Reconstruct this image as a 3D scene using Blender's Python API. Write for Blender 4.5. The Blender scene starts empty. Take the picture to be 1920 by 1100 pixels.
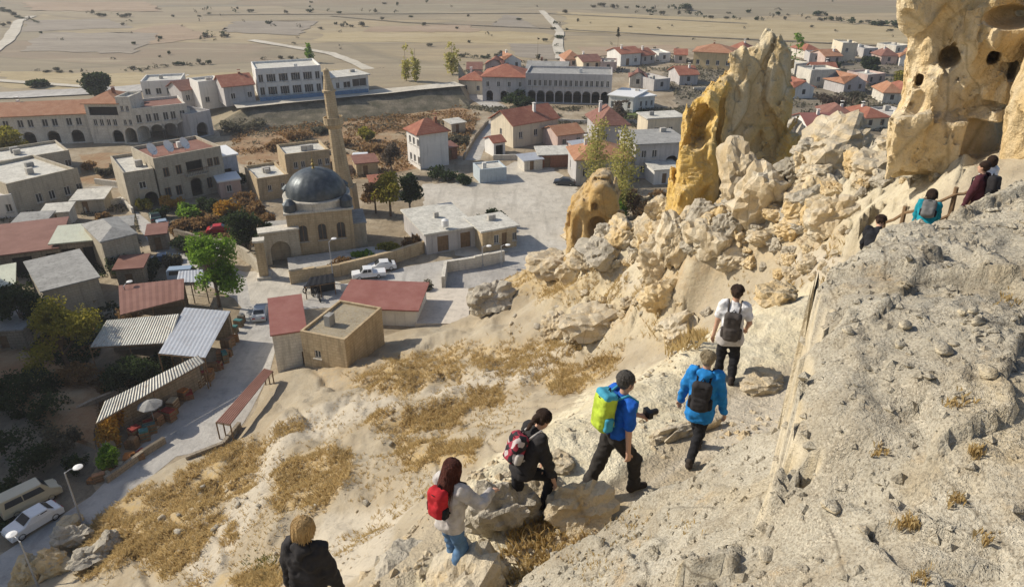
import bpy, bmesh, math, random
import numpy as np
from mathutils import Vector, Matrix
R = math.radians
random.seed(7)
rng = np.random.default_rng(11)
scene = bpy.context.scene
col = scene.collection

# ------------------------------------------------------------------ camera
CAMZ = 36.0
FOC = 1350.0                      # focal length in photo pixels (1920 wide)
PITCH = R(26.4)
cam_d = bpy.data.cameras.new('camera')
cam_d.sensor_width = 36.0
cam_d.lens = FOC / 1920.0 * 36.0
cam_d.clip_start = 0.1
cam_d.clip_end = 9000
cam = bpy.data.objects.new('camera', cam_d)
col.objects.link(cam)
cam.location = (0, 0, CAMZ)
cam.rotation_euler = (math.pi / 2 - PITCH, 0, 0)
scene.camera = cam

# ------------------------------------------------------------------ sky, sun, exposure
SUN_EL = R(36.0)
SUN_DIR = Vector((-0.97, 0.24, 0)).normalized()      # towards the sun, in plan
world = bpy.data.worlds.new('World')
scene.world = world
world.use_nodes = True
wn = world.node_tree.nodes
sky = wn.new('ShaderNodeTexSky')
sky.sky_type = 'NISHITA'
sky.sun_disc = False
sky.sun_elevation = SUN_EL
sky.sun_rotation = math.atan2(SUN_DIR.x, SUN_DIR.y)
sky.air_density = 1.0
sky.dust_density = 1.5
bg = wn['Background']
bg.inputs['Strength'].default_value = 0.105
world.node_tree.links.new(sky.outputs[0], bg.inputs[0])
sun_d = bpy.data.lights.new('sun', 'SUN')
sun_d.energy = 4.5
sun_d.angle = R(0.53)
sun_d.color = (1.0, 0.915, 0.77)
sun = bpy.data.objects.new('sun', sun_d)
col.objects.link(sun)
to_sun = Vector((SUN_DIR.x * math.cos(SUN_EL), SUN_DIR.y * math.cos(SUN_EL), math.sin(SUN_EL)))
sun.rotation_euler = (-to_sun).to_track_quat('-Z', 'Y').to_euler()
vs = scene.view_settings
vs.view_transform = 'Standard'
vs.look = 'None'
vs.gamma = 1
vs.use_curve_mapping = False
vs.exposure = 0.15
scene.cycles.max_bounces = 6
scene.cycles.diffuse_bounces = 3
scene.cycles.glossy_bounces = 2
scene.cycles.transparent_max_bounces = 6

# ------------------------------------------------------------------ plan helpers
_cp, _sp = math.cos(PITCH), math.sin(PITCH)
def ray(px, py):
    a = (px - 960.0) / FOC; b = (550.0 - py) / FOC
    return np.array([a, _cp + b * _sp, -_sp + b * _cp])
def P(px, py, z=0.0):
    """point of the horizontal plane z that the survey photo shows at (px, py)"""
    d = ray(px, py); t = (z - CAMZ) / d[2]
    return Vector((d[0] * t, d[1] * t, z))
def depth_of(p):
    return p[1] * _cp - (p[2] - CAMZ) * _sp
def mpp(p):
    """metres per photo pixel at p"""
    return depth_of(p) / FOC

# ------------------------------------------------------------------ noise
def _h3(ix, iy, iz):
    n = (ix.astype(np.int64) * 374761393 + iy.astype(np.int64) * 668265263 + iz.astype(np.int64) * 1440662683) & 0xffffffff
    n = ((n ^ (n >> 13)) * 1274126177) & 0xffffffff
    n = ((n ^ (n >> 16)) * 2246822519) & 0xffffffff
    return ((n ^ (n >> 15)) & 0xffff) / 65535.0
def vnoise(x, y, z):
    x0 = np.floor(x); y0 = np.floor(y); z0 = np.floor(z)
    fx = x - x0; fy = y - y0; fz = z - z0
    fx = fx * fx * (3 - 2 * fx); fy = fy * fy * (3 - 2 * fy); fz = fz * fz * (3 - 2 * fz)
    r = 0
    for dx in (0, 1):
        wx = fx if dx else 1 - fx
        for dy in (0, 1):
            wy = fy if dy else 1 - fy
            for dz in (0, 1):
                wz = fz if dz else 1 - fz
                r = r + wx * wy * wz * _h3(x0 + dx, y0 + dy, z0 + dz)
    return r * 2 - 1
def vnoise2(x, y, s=0):
    x0 = np.floor(x); y0 = np.floor(y); z0 = np.zeros_like(x0) + s
    fx = x - x0; fy = y - y0
    fx = fx * fx * (3 - 2 * fx); fy = fy * fy * (3 - 2 * fy)
    return ((1 - fx) * (1 - fy) * _h3(x0, y0, z0) + fx * (1 - fy) * _h3(x0 + 1, y0, z0)
            + (1 - fx) * fy * _h3(x0, y0 + 1, z0) + fx * fy * _h3(x0 + 1, y0 + 1, z0)) * 2 - 1
def fbm2(x, y, oct=4, s=0, gain=0.5):
    r = 0; a = 1.0; f = 1.0
    for i in range(oct):
        r = r + a * vnoise2(x * f + 17.3 * i, y * f + 9.1 * i, s + i); a *= gain; f *= 2.03
    return r
def fbm3(x, y, z, oct=4, gain=0.5):
    r = 0; a = 1.0; f = 1.0
    for i in range(oct):
        r = r + a * vnoise(x * f + 17.3 * i, y * f + 9.1 * i, z * f + 3.7 * i); a *= gain; f *= 2.03
    return r
def ridged2(x, y, oct=4, s=0):
    r = 0; a = 1.0; f = 1.0
    for i in range(oct):
        r = r + a * (1 - 2 * np.abs(vnoise2(x * f + 5.3 * i, y * f + 19.1 * i, s + i))); a *= 0.5; f *= 2.03
    return r
def facet(x, y, z, f=1.0, seed=0.0):
    """broken rock: every cell of a jittered lattice is its own tilted plane"""
    x = x * f + seed; y = y * f + seed * .7; z = z * f - seed * .3
    x0 = np.floor(x); y0 = np.floor(y); z0 = np.floor(z); best = np.full(x.shape, 1e9); val = np.zeros(x.shape)
    for i in (-1, 0, 1):
        for j in (-1, 0, 1):
            for k in (-1, 0, 1):
                cx, cy, cz = x0 + i, y0 + j, z0 + k
                h1 = _h3(cx, cy, cz); h2 = _h3(cx + 91, cy + 13, cz); h3 = _h3(cx, cy + 57, cz + 31)
                dx = x - cx - h1; dy = y - cy - h2; dz_ = z - cz - h3; d = dx * dx + dy * dy + dz_ * dz_
                m = d < best; best = np.where(m, d, best)
                val = np.where(m, dx * (h2 * 2 - 1) + dy * (h3 * 2 - 1) + dz_ * (h1 * 2 - 1) + (h1 + h2 - 1) * .55, val)
    return val
def sstep(a, b, x):
    t = np.clip((x - a) / (b - a), 0, 1); return t * t * (3 - 2 * t)

# ------------------------------------------------------------------ objects
def tag(o, label=None, cat=None, group=None, kind=None):
    if label: o['label'] = label
    if cat: o['category'] = cat
    if group: o['group'] = group
    if kind: o['kind'] = kind
    return o
def thing(name, label, cat, loc=(0, 0, 0), rz=0, group=None):
    o = bpy.data.objects.new(name, None); col.objects.link(o)
    o.empty_display_size = 0.3
    o.location = loc; o.rotation_euler = (0, 0, rz)
    return tag(o, label, cat, group)
def link_mesh(name, me, parent=None):
    o = bpy.data.objects.new(name, me); col.objects.link(o)
    if parent is not None: o.parent = parent
    return o
def mesh_np(name, V, F, mat=None, parent=None, smooth=False, attrs=None, mats=None, midx=None):
    """V (n,3) array, F (m,3) or (m,4) array"""
    V = np.asarray(V, dtype=np.float32); F = np.asarray(F, dtype=np.int32)
    me = bpy.data.meshes.new(name)
    n = F.shape[1]
    me.vertices.add(len(V)); me.vertices.foreach_set('co', V.ravel())
    me.loops.add(F.size); me.loops.foreach_set('vertex_index', F.ravel())
    me.polygons.add(len(F)); me.polygons.foreach_set('loop_start', np.arange(0, F.size, n, dtype=np.int32))
    me.polygons.foreach_set('loop_total', np.full(len(F), n, dtype=np.int32))
    for m in (mats or ([mat] if mat else [])): me.materials.append(m)
    if midx is not None: me.polygons.foreach_set('material_index', np.asarray(midx, dtype=np.int32))
    me.update(calc_edges=True)
    me.polygons.foreach_set('use_smooth', np.full(len(F), smooth, dtype=bool))
    if attrs:
        for k, a in attrs.items():
            at = me.attributes.new(k, 'FLOAT', 'POINT'); at.data.foreach_set('value', np.asarray(a, dtype=np.float32))
    me.validate()
    return link_mesh(name, me, parent)

class MB:
    """collects boxes, prisms and tubes, then links them as one mesh"""
    def __init__(s): s.v = []; s.f = []
    def add(s, V, F):
        b = len(s.v); s.v += [tuple(p) for p in V]; s.f += [tuple(i + b for i in f) for f in F]; return s
    def box(s, x0, x1, y0, y1, z0, z1, M=None):
        V = [(x0, y0, z0), (x1, y0, z0), (x1, y1, z0), (x0, y1, z0), (x0, y0, z1), (x1, y0, z1), (x1, y1, z1), (x0, y1, z1)]
        if M is not None: V = [M @ Vector(p) for p in V]
        return s.add(V, [(3, 2, 1, 0), (4, 5, 6, 7), (0, 1, 5, 4), (1, 2, 6, 5), (2, 3, 7, 6), (3, 0, 4, 7)])
    def prism(s, poly, z0, z1):
        n = len(poly)
        V = [(p[0], p[1], z0) for p in poly] + [(p[0], p[1], z1) for p in poly]
        F = [tuple(range(n))[::-1], tuple(range(n, 2 * n))] + [(i, (i + 1) % n, n + (i + 1) % n, n + i) for i in range(n)]
        return s.add(V, F)
    def lathe(s, prof, n=16, c=(0, 0, 0), ph=0.0):
        V = []; F = []
        for r, z in prof:
            for k in range(n):
                a = 2 * math.pi * k / n + ph; V.append((c[0] + r * math.cos(a), c[1] + r * math.sin(a), c[2] + z))
        m = len(prof)
        for i in range(m - 1):
            for k in range(n):
                F.append((i * n + k, i * n + (k + 1) % n, (i + 1) * n + (k + 1) % n, (i + 1) * n + k))
        F.append(tuple(range(n))[::-1]); F.append(tuple(range((m - 1) * n, m * n)))
        return s.add(V, F)
    def tube(s, pts, rad, n=6):
        pts = [Vector(p) for p in pts]; rs = rad if isinstance(rad, (list, tuple)) else [rad] * len(pts)
        V = []; F = []
        for i, p in enumerate(pts):
            d = (pts[min(i + 1, len(pts) - 1)] - pts[max(i - 1, 0)]).normalized()
            u = d.orthogonal().normalized() if i == 0 else (u - d * u.dot(d)).normalized()
            w = d.cross(u)
            for k in range(n):
                a = 2 * math.pi * k / n; V.append(p + (u * math.cos(a) + w * math.sin(a)) * rs[i])
        for i in range(len(pts) - 1):
            for k in range(n):
                F.append((i * n + k, i * n + (k + 1) % n, (i + 1) * n + (k + 1) % n, (i + 1) * n + k))
        F.append(tuple(range(n))[::-1]); F.append(tuple(range((len(pts) - 1) * n, len(pts) * n)))
        return s.add(V, F)
    def quad(s, a, b, c, d): return s.add([a, b, c, d], [(0, 1, 2, 3)])
    def mesh(s, name, mat):
        me = bpy.data.meshes.new(name); me.from_pydata([tuple(p) for p in s.v], [], s.f)
        if mat: me.materials.append(mat)
        me.update(); return me
    def build(s, name, mat, parent=None, smooth=False):
        me = s.mesh(name, mat)
        if smooth:
            for p in me.polygons: p.use_smooth = True
        return link_mesh(name, me, parent)

# ------------------------------------------------------------------ signed-distance solids, polygonised with surface nets
def surfnets(f, lo, hi, h):
    lo = np.array(lo, float); hi = np.array(hi, float)
    n = np.maximum(np.ceil((hi - lo) / h).astype(int) + 1, 3)
    xs = lo[0] + h * np.arange(n[0]); ys = lo[1] + h * np.arange(n[1]); zs = lo[2] + h * np.arange(n[2])
    X, Y, Z = np.meshgrid(xs, ys, zs, indexing='ij')
    D = f(X, Y, Z).astype(np.float32)
    S = D < 0
    c = np.zeros(tuple(n - 1), np.int8)
    for a in (0, 1):
        for b in (0, 1):
            for e in (0, 1):
                c += S[a:n[0] - 1 + a, b:n[1] - 1 + b, e:n[2] - 1 + e]
    act = (c > 0) & (c < 8)
    idx = -np.ones(act.shape, np.int64)
    I, J, K = np.nonzero(act)
    idx[I, J, K] = np.arange(len(I))
    acc = np.zeros((len(I), 3)); cnt = np.zeros(len(I))
    corners = [(a, b, e) for a in (0, 1) for b in (0, 1) for e in (0, 1)]
    for a in corners:
        for ax in range(3):
            if a[ax] == 1: continue
            b = list(a); b[ax] = 1
            da = D[I + a[0], J + a[1], K + a[2]]; db = D[I + b[0], J + b[1], K + b[2]]
            m = (da < 0) != (db < 0)
            t = np.where(m, da / np.where(m, da - db, 1), 0)
            p = np.array(a, float)[None, :].repeat(len(I), 0); p[:, ax] += t
            acc[m] += p[m]; cnt[m] += 1
    V = lo + h * (np.stack([I, J, K], 1) + acc / cnt[:, None])
    Fs = []
    for ax in range(3):
        u, v = (ax + 1) % 3, (ax + 2) % 3
        sl0 = [slice(None)] * 3; sl1 = [slice(None)] * 3
        sl0[ax] = slice(0, n[ax] - 1); sl1[ax] = slice(1, n[ax])
        A = S[tuple(sl0)]; B = S[tuple(sl1)]
        E = np.argwhere(A != B)
        E = E[(E[:, u] > 0) & (E[:, v] > 0) & (E[:, u] < n[u] - 1) & (E[:, v] < n[v] - 1)]
        if len(E) == 0: continue
        inside = A[E[:, 0], E[:, 1], E[:, 2]]
        q = []
        for du, dv in ((1, 1), (0, 1), (0, 0), (1, 0)):
            e = E.copy(); e[:, u] -= du; e[:, v] -= dv
            q.append(idx[e[:, 0], e[:, 1], e[:, 2]])
        q = np.stack(q, 1)
        q[~inside] = q[~inside][:, ::-1]
        Fs.append(q)
    F = np.concatenate(Fs, 0)
    F = F[(F >= 0).all(1)]
    return V, F
def smin(a, b, k):
    h = np.clip(0.5 + 0.5 * (b - a) / k, 0, 1); return b + (a - b) * h - k * h * (1 - h)
def sd_cone(X, Y, Z, a, b, ra, rb):
    """capsule that tapers from ra at a to rb at b"""
    a = np.array(a, float); d = np.array(b, float) - a; L2 = max((d * d).sum(), 1e-9)
    t = np.clip(((X - a[0]) * d[0] + (Y - a[1]) * d[1] + (Z - a[2]) * d[2]) / L2, 0, 1)
    q = np.sqrt((X - a[0] - t * d[0]) ** 2 + (Y - a[1] - t * d[1]) ** 2 + (Z - a[2] - t * d[2]) ** 2)
    return q - (ra + (rb - ra) * t)
def sd_ell(X, Y, Z, c, r):
    k = np.sqrt(((X - c[0]) / r[0]) ** 2 + ((Y - c[1]) / r[1]) ** 2 + ((Z - c[2]) / r[2]) ** 2)
    return (k - 1) * min(r)
def sd_box(X, Y, Z, c, r, rot=0.0, round=0.0):
    x = X - c[0]; y = Y - c[1]; z = Z - c[2]
    ca, sa = math.cos(rot), math.sin(rot)
    x, y = ca * x + sa * y, -sa * x + ca * y
    qx = np.abs(x) - r[0] + round; qy = np.abs(y) - r[1] + round; qz = np.abs(z) - r[2] + round
    return np.sqrt(np.maximum(qx, 0) ** 2 + np.maximum(qy, 0) ** 2 + np.maximum(qz, 0) ** 2) + np.minimum(np.maximum(qx, np.maximum(qy, qz)), 0) - round

# ------------------------------------------------------------------ materials
class NT:
    def __init__(s, name):
        s.m = bpy.data.materials.new(name); s.m.use_nodes = True
        s.t = s.m.node_tree; s.bsdf = s.t.nodes['Principled BSDF']
        s.bsdf.inputs['Roughness'].default_value = 0.9
        s.bsdf.inputs['Specular IOR Level'].default_value = 0.25
        s._pos = None
    def n(s, typ, **kw):
        o = s.t.nodes.new(typ)
        for k, v in kw.items(): setattr(o, k, v)
        return o
    def l(s, a, b): s.t.links.new(a, b)
    def pos(s):
        if s._pos is None: s._pos = s.n('ShaderNodeNewGeometry').outputs['Position']
        return s._pos
    def objco(s): return s.n('ShaderNodeTexCoord').outputs['Object']
    def mapped(s, src, scale=(1, 1, 1), rot=(0, 0, 0)):
        m = s.n('ShaderNodeMapping'); m.inputs['Scale'].default_value = scale; m.inputs['Rotation'].default_value = rot
        s.l(src, m.inputs['Vector']); return m.outputs[0]
    def noise(s, scale, detail=4, rough=0.55, src=None, dist=0.0):
        o = s.n('ShaderNodeTexNoise'); o.inputs['Scale'].default_value = scale; o.inputs['Detail'].default_value = detail
        o.inputs['Roughness'].default_value = rough; o.inputs['Distortion'].default_value = dist
        s.l(src if src is not None else s.pos(), o.inputs['Vector']); return o.outputs['Fac']
    def voro(s, scale, src=None, feature='F1', out='Distance', rand=1.0):
        o = s.n('ShaderNodeTexVoronoi', feature=feature); o.inputs['Scale'].default_value = scale
        o.inputs['Randomness'].default_value = rand
        s.l(src if src is not None else s.pos(), o.inputs['Vector']); return o.outputs[out]
    def ramp(s, fac, stops):
        o = s.n('ShaderNodeValToRGB'); e = o.color_ramp.elements
        while len(e) < len(stops): e.new(0.5)
        for i, (p, c) in enumerate(stops):
            e[i].position = p; e[i].color = (*c, 1) if len(c) == 3 else c
        s.l(fac, o.inputs[0]); return o.outputs[0]
    def rng(s, v, a, b, c=0.0, d=1.0):
        o = s.n('ShaderNodeMapRange'); o.clamp = True
        for i, x in enumerate((a, b, c, d)): o.inputs[i + 1].default_value = x
        s.l(v, o.inputs[0]); return o.outputs[0]
    def math(s, op, a, b=None):
        o = s.n('ShaderNodeMath', operation=op)
        for i, x in enumerate((a, b)):
            if x is None: continue
            if isinstance(x, (int, float)): o.inputs[i].default_value = x
            else: s.l(x, o.inputs[i])
        return o.outputs[0]
    def mix(s, fac, a, b, mode='MIX'):
        o = s.n('ShaderNodeMix', data_type='RGBA', blend_type=mode)
        for sock, x in ((o.inputs[0], fac), (o.inputs[6], a), (o.inputs[7], b)):
            if isinstance(x, (int, float)): sock.default_value = x
            elif isinstance(x, tuple): sock.default_value = (*x, 1)
            else: s.l(x, sock)
        return o.outputs[2]
    def attr(s, name): return s.n('ShaderNodeAttribute', attribute_name=name).outputs['Fac']
    def bump(s, h, strength=0.5, dist=0.1, prev=None):
        o = s.n('ShaderNodeBump'); o.inputs['Strength'].default_value = strength; o.inputs['Distance'].default_value = dist
        s.l(h, o.inputs['Height'])
        if prev is not None: s.l(prev, o.inputs['Normal'])
        return o.outputs[0]
    def out(s, color=None, normal=None, rough=None):
        if color is not None:
            if isinstance(color, tuple): s.bsdf.inputs['Base Color'].default_value = (*color, 1)
            else: s.l(color, s.bsdf.inputs['Base Color'])
        if normal is not None: s.l(normal, s.bsdf.inputs['Normal'])
        if rough is not None: s.bsdf.inputs['Roughness'].default_value = rough
        return s.m
_mc = {}
def plain(name, c, rough=0.85, var=0.25, scale=2.0, bump=0.0, spec=0.25, metal=0.0):
    """weathered paint / plaster / cloth of one colour with uneven tone"""
    k = (name,)
    if k in _mc: return _mc[k]
    t = NT(name); src = t.objco()
    n1 = t.noise(scale, 5, 0.65, src); n2 = t.noise(scale * 7, 3, 0.6, src)
    st = t.noise(scale * 1.5, 4, 0.65, t.mapped(src, (2.2, 2.2, .2)))
    f = t.math('MULTIPLY', t.math('MULTIPLY', t.rng(n1, 0.25, 0.75, 1 - var, 1 + var * 0.6), t.rng(n2, 0.2, 0.8, 1 - var * 0.5, 1 + var * 0.4)), t.rng(st, .5, .7, 1, 1 - min(.35, var * 1.6)))
    cc = t.mix(1.0, c, t.n('ShaderNodeCombineColor').outputs[0], 'MULTIPLY')
    comb = [n for n in t.t.nodes if n.type == 'COMBINE_COLOR'][-1]
    for i in range(3): t.l(f, comb.inputs[i])
    t.bsdf.inputs['Specular IOR Level'].default_value = spec
    t.bsdf.inputs['Metallic'].default_value = metal
    m = t.out(cc, t.bump(n2, bump, 0.05) if bump else None, rough)
    _mc[k] = m
    return m
# ================================================================== TERRAIN
class RBF:
    def __init__(s, pts, reg=0.02):
        s.p = np.array([(q[0], q[1]) for q in pts], float); z = np.array([q[2] for q in pts], float)
        r = np.linalg.norm(s.p[:, None] - s.p[None], axis=2)
        n = len(z); A = np.zeros((n + 3, n + 3)); A[:n, :n] = r - reg * np.eye(n)
        A[:n, n] = 1; A[:n, n + 1:] = s.p; A[n, :n] = 1; A[n + 1:, :n] = s.p.T
        s.w = np.linalg.solve(A, np.concatenate([z, np.zeros(3)])); s.n = n
    def __call__(s, x, y):
        x = np.asarray(x, float); y = np.asarray(y, float); sh = x.shape
        x = x.ravel(); y = y.ravel(); out = np.empty_like(x)
        for i in range(0, len(x), 60000):
            a = x[i:i + 60000]; b = y[i:i + 60000]
            r = np.sqrt((a[:, None] - s.p[None, :, 0]) ** 2 + (b[:, None] - s.p[None, :, 1]) ** 2)
            out[i:i + 60000] = r @ s.w[:s.n] + s.w[s.n] + a * s.w[s.n + 1] + b * s.w[s.n + 2]
        return out.reshape(sh)

# survey of the hillside: (photo x, photo y, height above the village)
HS = [
 # toe along the road
 (-60, 1180, -.3), (20, 1112, -.2), (140, 1003, -.2), (250, 907, -.2), (335, 850, -.2), (430, 832, -.2), (470, 772, -.2), (505, 705, -.2),
 (545, 700, .8), (600, 705, 1.6), (680, 690, 1.6), (720, 640, .6), (780, 605, -.2), (880, 590, .4), (960, 520, -.2), (1010, 497, -.3), (1062, 478, 0),
 # slope below the walkers
 (250, 1000, 2.2), (300, 930, 1.5), (390, 960, 4), (300, 1085, 5.0), (420, 1080, 7), (450, 850, 1.5), (500, 900, 4.5), (500, 1000, 8), (520, 1095, 11.5), (560, 760, 2.5), (620, 850, 6.5), (660, 760, 4.6),
 (700, 950, 11), (720, 850, 9.0), (800, 780, 8), (800, 700, 5), (860, 850, 12), (950, 790, 12.0), (950, 700, 8.0), (870, 640, 3.5), (960, 600, 4.5),
 (1050, 700, 11.5), (1100, 620, 10), (1000, 560, 4.6), (1180, 530, 11.5), (1140, 480, 11.0), (1300, 600, 17), (1200, 660, 13.5), (1300, 480, 20.3), (1250, 520, 16.5), (1300, 432, 20.7), (1245, 436, 18.6), (1360, 425, 21.6),
 (1080, 450, 9.5), (1150, 425, 14.5), (1250, 398, 17.5), (1400, 430, 21.5), (1450, 560, 20), (1500, 480, 23.5), (1540, 440, 25.5), (1500, 400, 23.5), (1550, 380, 25.5), (1600, 330, 27.5), (1600, 440, 27.8),
 (1350, 400, 20.6), (1450, 340, 22.5), (1580, 270, 26.5), (1680, 270, 28.2), (1700, 330, 29.3), (1800, 330, 30.3), (1900, 340, 30.6), (1980, 330, 31),
]
pts = [tuple(P(*q)) for q in HS]
# the level ledge the path follows (around 30.3 m) and the cream slab on its outer side
LEDGE = [(500, 1300, 30.4), (640, 1180, 30.3), (820, 1130, 30.35), (950, 960, 30.2), (1190, 925, 30.3), (1110, 900, 30.2), (1290, 862, 30.2), (1370, 712, 29.9), (1500, 745, 30.1),
 (1540, 640, 30.2), (1480, 610, 30.15), (1420, 630, 29.95), (1150, 1000, 30.3), (1000, 1050, 30.25), (1300, 760, 30.0), (1620, 560, 30.2), (1700, 470, 30.3), (1800, 425, 30.4), (1740, 415, 30.3), (1660, 455, 29.9), (1900, 400, 30.6),
 (1050, 850, 30.15), (1180, 760, 30.05), (930, 900, 30.1), (1250, 700, 29.95), (1340, 650, 29.95)]
pts += [tuple(P(*q)) for q in LEDGE]
# outer lip of the ledge, then the ground just past the lip
LIP = [(600, 1150, 29.9), (720, 1040, 29.9), (800, 960, 29.9), (868, 893, 29.9), (1000, 803, 29.9), (1140, 722, 29.9), (1300, 637, 29.95), (1400, 592, 30.0), (1500, 556, 30.1), (1562, 524, 30.15)]
for q in LIP:
    p = P(*q); pts.append(tuple(p))
    d = Vector((p.x, p.y, 0)).normalized()
    sl = (CAMZ - p.z) / math.hypot(p.x, p.y)
    for k, ex in ((1.2, .45), (4.0, 1.2), (9.0, 1.6)):
        pts.append((p.x + d.x * k, p.y + d.y * k, p.z - k * sl - ex))
# far side: the hill falls to the village behind the boulders and the cliff
for px, py, z in [(1080, 450, 9.5), (1150, 425, 14.5), (1250, 398, 17.5), (1330, 340, 18.5), (1450, 300, 21), (1580, 240, 25), (1700, 215, 28), (1850, 215, 30), (2000, 215, 31)]:
    p = P(px, py, z); d = Vector((p.x, p.y, 0)).normalized()
    for k, f in ((7, .55), (16, .15), (26, 0), (45, -.02)):
        pts.append((p.x + d.x * k, p.y + d.y * k, p.z * f - .5))
pts += [(14, 2, 33), (20, 8, 33), (26, 16, 32.5), (-8, -4, 27), (-14, 4, 18), (-22, 8, 8), (-30, 16, 0), (0, -8, 33), (12, -8, 35), (-30, 6, 0), (-20, -6, 10), (30, 26, 30)]
_hill = RBF(pts, 0.0)
_ledge_xy = np.array([(p.x, p.y) for p in (P(q[0], q[1], q[2]) for q in LEDGE)])
def smooth_ledge(x, y):
    """1 on the trodden ledge near the walkers, 0 away from it"""
    d = np.full(np.shape(x), 1e9)
    for a in _ledge_xy: d = np.minimum(d, np.hypot(x - a[0], y - a[1]))
    return 1 - sstep(0.5, 2.6, d)
def H(x, y):
    x = np.asarray(x, float); y = np.asarray(y, float)
    z = _hill(x, y)
    dist = np.hypot(x, y)
    led = smooth_ledge(x, y)
    amp = np.clip((dist - 8) / 30, 0, 1)
    up = sstep(-0.2, 2.5, z)
    z = z + amp * up * (0.55 * ridged2(x * .16, y * .16, 5, 3) - 0.2 + 0.22 * fbm2(x * .5, y * .5, 4, 9)) * (1 - led)
    z = z + (0.07 * fbm2(x * .8, y * .8, 3, 21) + 0.02 * fbm2(x * 4, y * 4, 3, 31)) * np.clip(up, 0, 1) * (1 - .55 * led)
    rill = np.abs(vnoise2(x * .35 + y * .28 + .5 * vnoise2(x * .2, y * .2, 4), (x * .28 - y * .35) * .12, 55)); z = z - .35 * amp * up * (1 - led) * (1 - sstep(0, .16, rill))
    return z
def Hslab(x, y, w):
    m = w > .01; d = np.zeros(x.shape); xm, ym = x[m], y[m]; q = np.zeros(xm.shape)
    d[m] = (.13 * facet(xm, ym * .8 + xm * .3, q, .4, 3.0) + .045 * facet(xm * .7, ym, q, 1.2, 8.0) + .012 * facet(xm, ym, q, 4.5, 2.0)) * w[m]
    return d
def T(px, py, tmin=3.0, tmax=140.0):
    """where the photo's line of sight meets the hillside"""
    d = ray(px, py); t = np.concatenate([np.linspace(tmin, 25, 160), np.linspace(25.1, tmax, 340)])
    x, y, z = d[0] * t, d[1] * t, CAMZ + d[2] * t
    h = np.maximum(H(x, y), 0)
    w = np.nonzero(z < h)[0]
    i = w[0] if len(w) else len(t) - 1
    return Vector((x[i], y[i], h[i]))
def inpoly(x, y, poly):
    ins = np.zeros(np.shape(x), bool); n = len(poly)
    for i in range(n):
        x0, y0 = poly[i][:2]; x1, y1 = poly[(i + 1) % n][:2]
        if y0 == y1: continue
        c = ((y0 > y) != (y1 > y)) & (x < (x1 - x0) * (y - y0) / (y1 - y0) + x0); ins ^= c
    return ins
def proj(x, y, z):
    """plan -> photo, used only to read the survey sketch of where grass and bare rock lie"""
    dz = z - CAMZ; dep = y * _cp - dz * _sp
    return 960 + FOC * x / dep, 550 - FOC * (y * _sp + dz * _cp) / dep

def grid_mesh(name, XX, YY, ZZ, mat, attrs=None, parent=None, smooth=True):
    r, c = XX.shape
    V = np.stack([XX.ravel(), YY.ravel(), ZZ.ravel()], 1)
    i = np.arange(r * c).reshape(r, c)
    F = np.stack([i[:-1, :-1].ravel(), i[:-1, 1:].ravel(), i[1:, 1:].ravel(), i[1:, :-1].ravel()], 1)
    return mesh_np(name, V, F, mat, parent, smooth, attrs)

# ---- rock and soil materials
def soil_material():
    t = NT('hillside_soil')
    n1 = t.noise(0.22, 6, 0.6); n2 = t.noise(1.7, 5, 0.65); n3 = t.noise(9.0, 4, 0.7); n4 = t.noise(38, 3, 0.7)
    c = t.ramp(n1, [(.3, (.345, .275, .18)), (.5, (.42, .355, .255)), (.7, (.485, .43, .33))])
    c = t.mix(t.rng(n2, .45, .7, 0, .7), c, (.40, .33, .225))
    c = t.mix(t.math('MULTIPLY', t.attr('grass'), t.rng(n2, .32, .6)), c, (.50, .36, .165))
    c = t.mix(t.math('MULTIPLY', t.attr('pale'), t.rng(n3, .25, .55, .5, 1)), c, t.ramp(n2, [(.35, (.62, .545, .375)), (.65, (.74, .675, .51))]))
    c = t.mix(t.math('MULTIPLY', t.attr('trail'), .85), c, (.56, .50, .40))
    c = t.mix(t.math('MULTIPLY', t.attr('ochre'), t.rng(n2, .35, .6)), c, (.47, .36, .22))
    v = t.voro(16, feature='F1'); peb = t.rng(v, .0, .42, 1, 0)
    c = t.mix(t.math('MULTIPLY', t.rng(t.voro(7, out='Color'), .74, .8), .4), c, (.34, .29, .22))
    c = t.mix(t.rng(n4, .3, .7, .28, 0), c, (.17, .14, .10))
    h = t.math('ADD', t.math('MULTIPLY', n3, .7), t.math('ADD', t.math('MULTIPLY', peb, .15), t.math('MULTIPLY', n4, .35)))
    nb = t.bump(n2, .35, .4); nb = t.bump(h, .6, .12, nb)
    return t.out(c, nb, .95)
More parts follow.
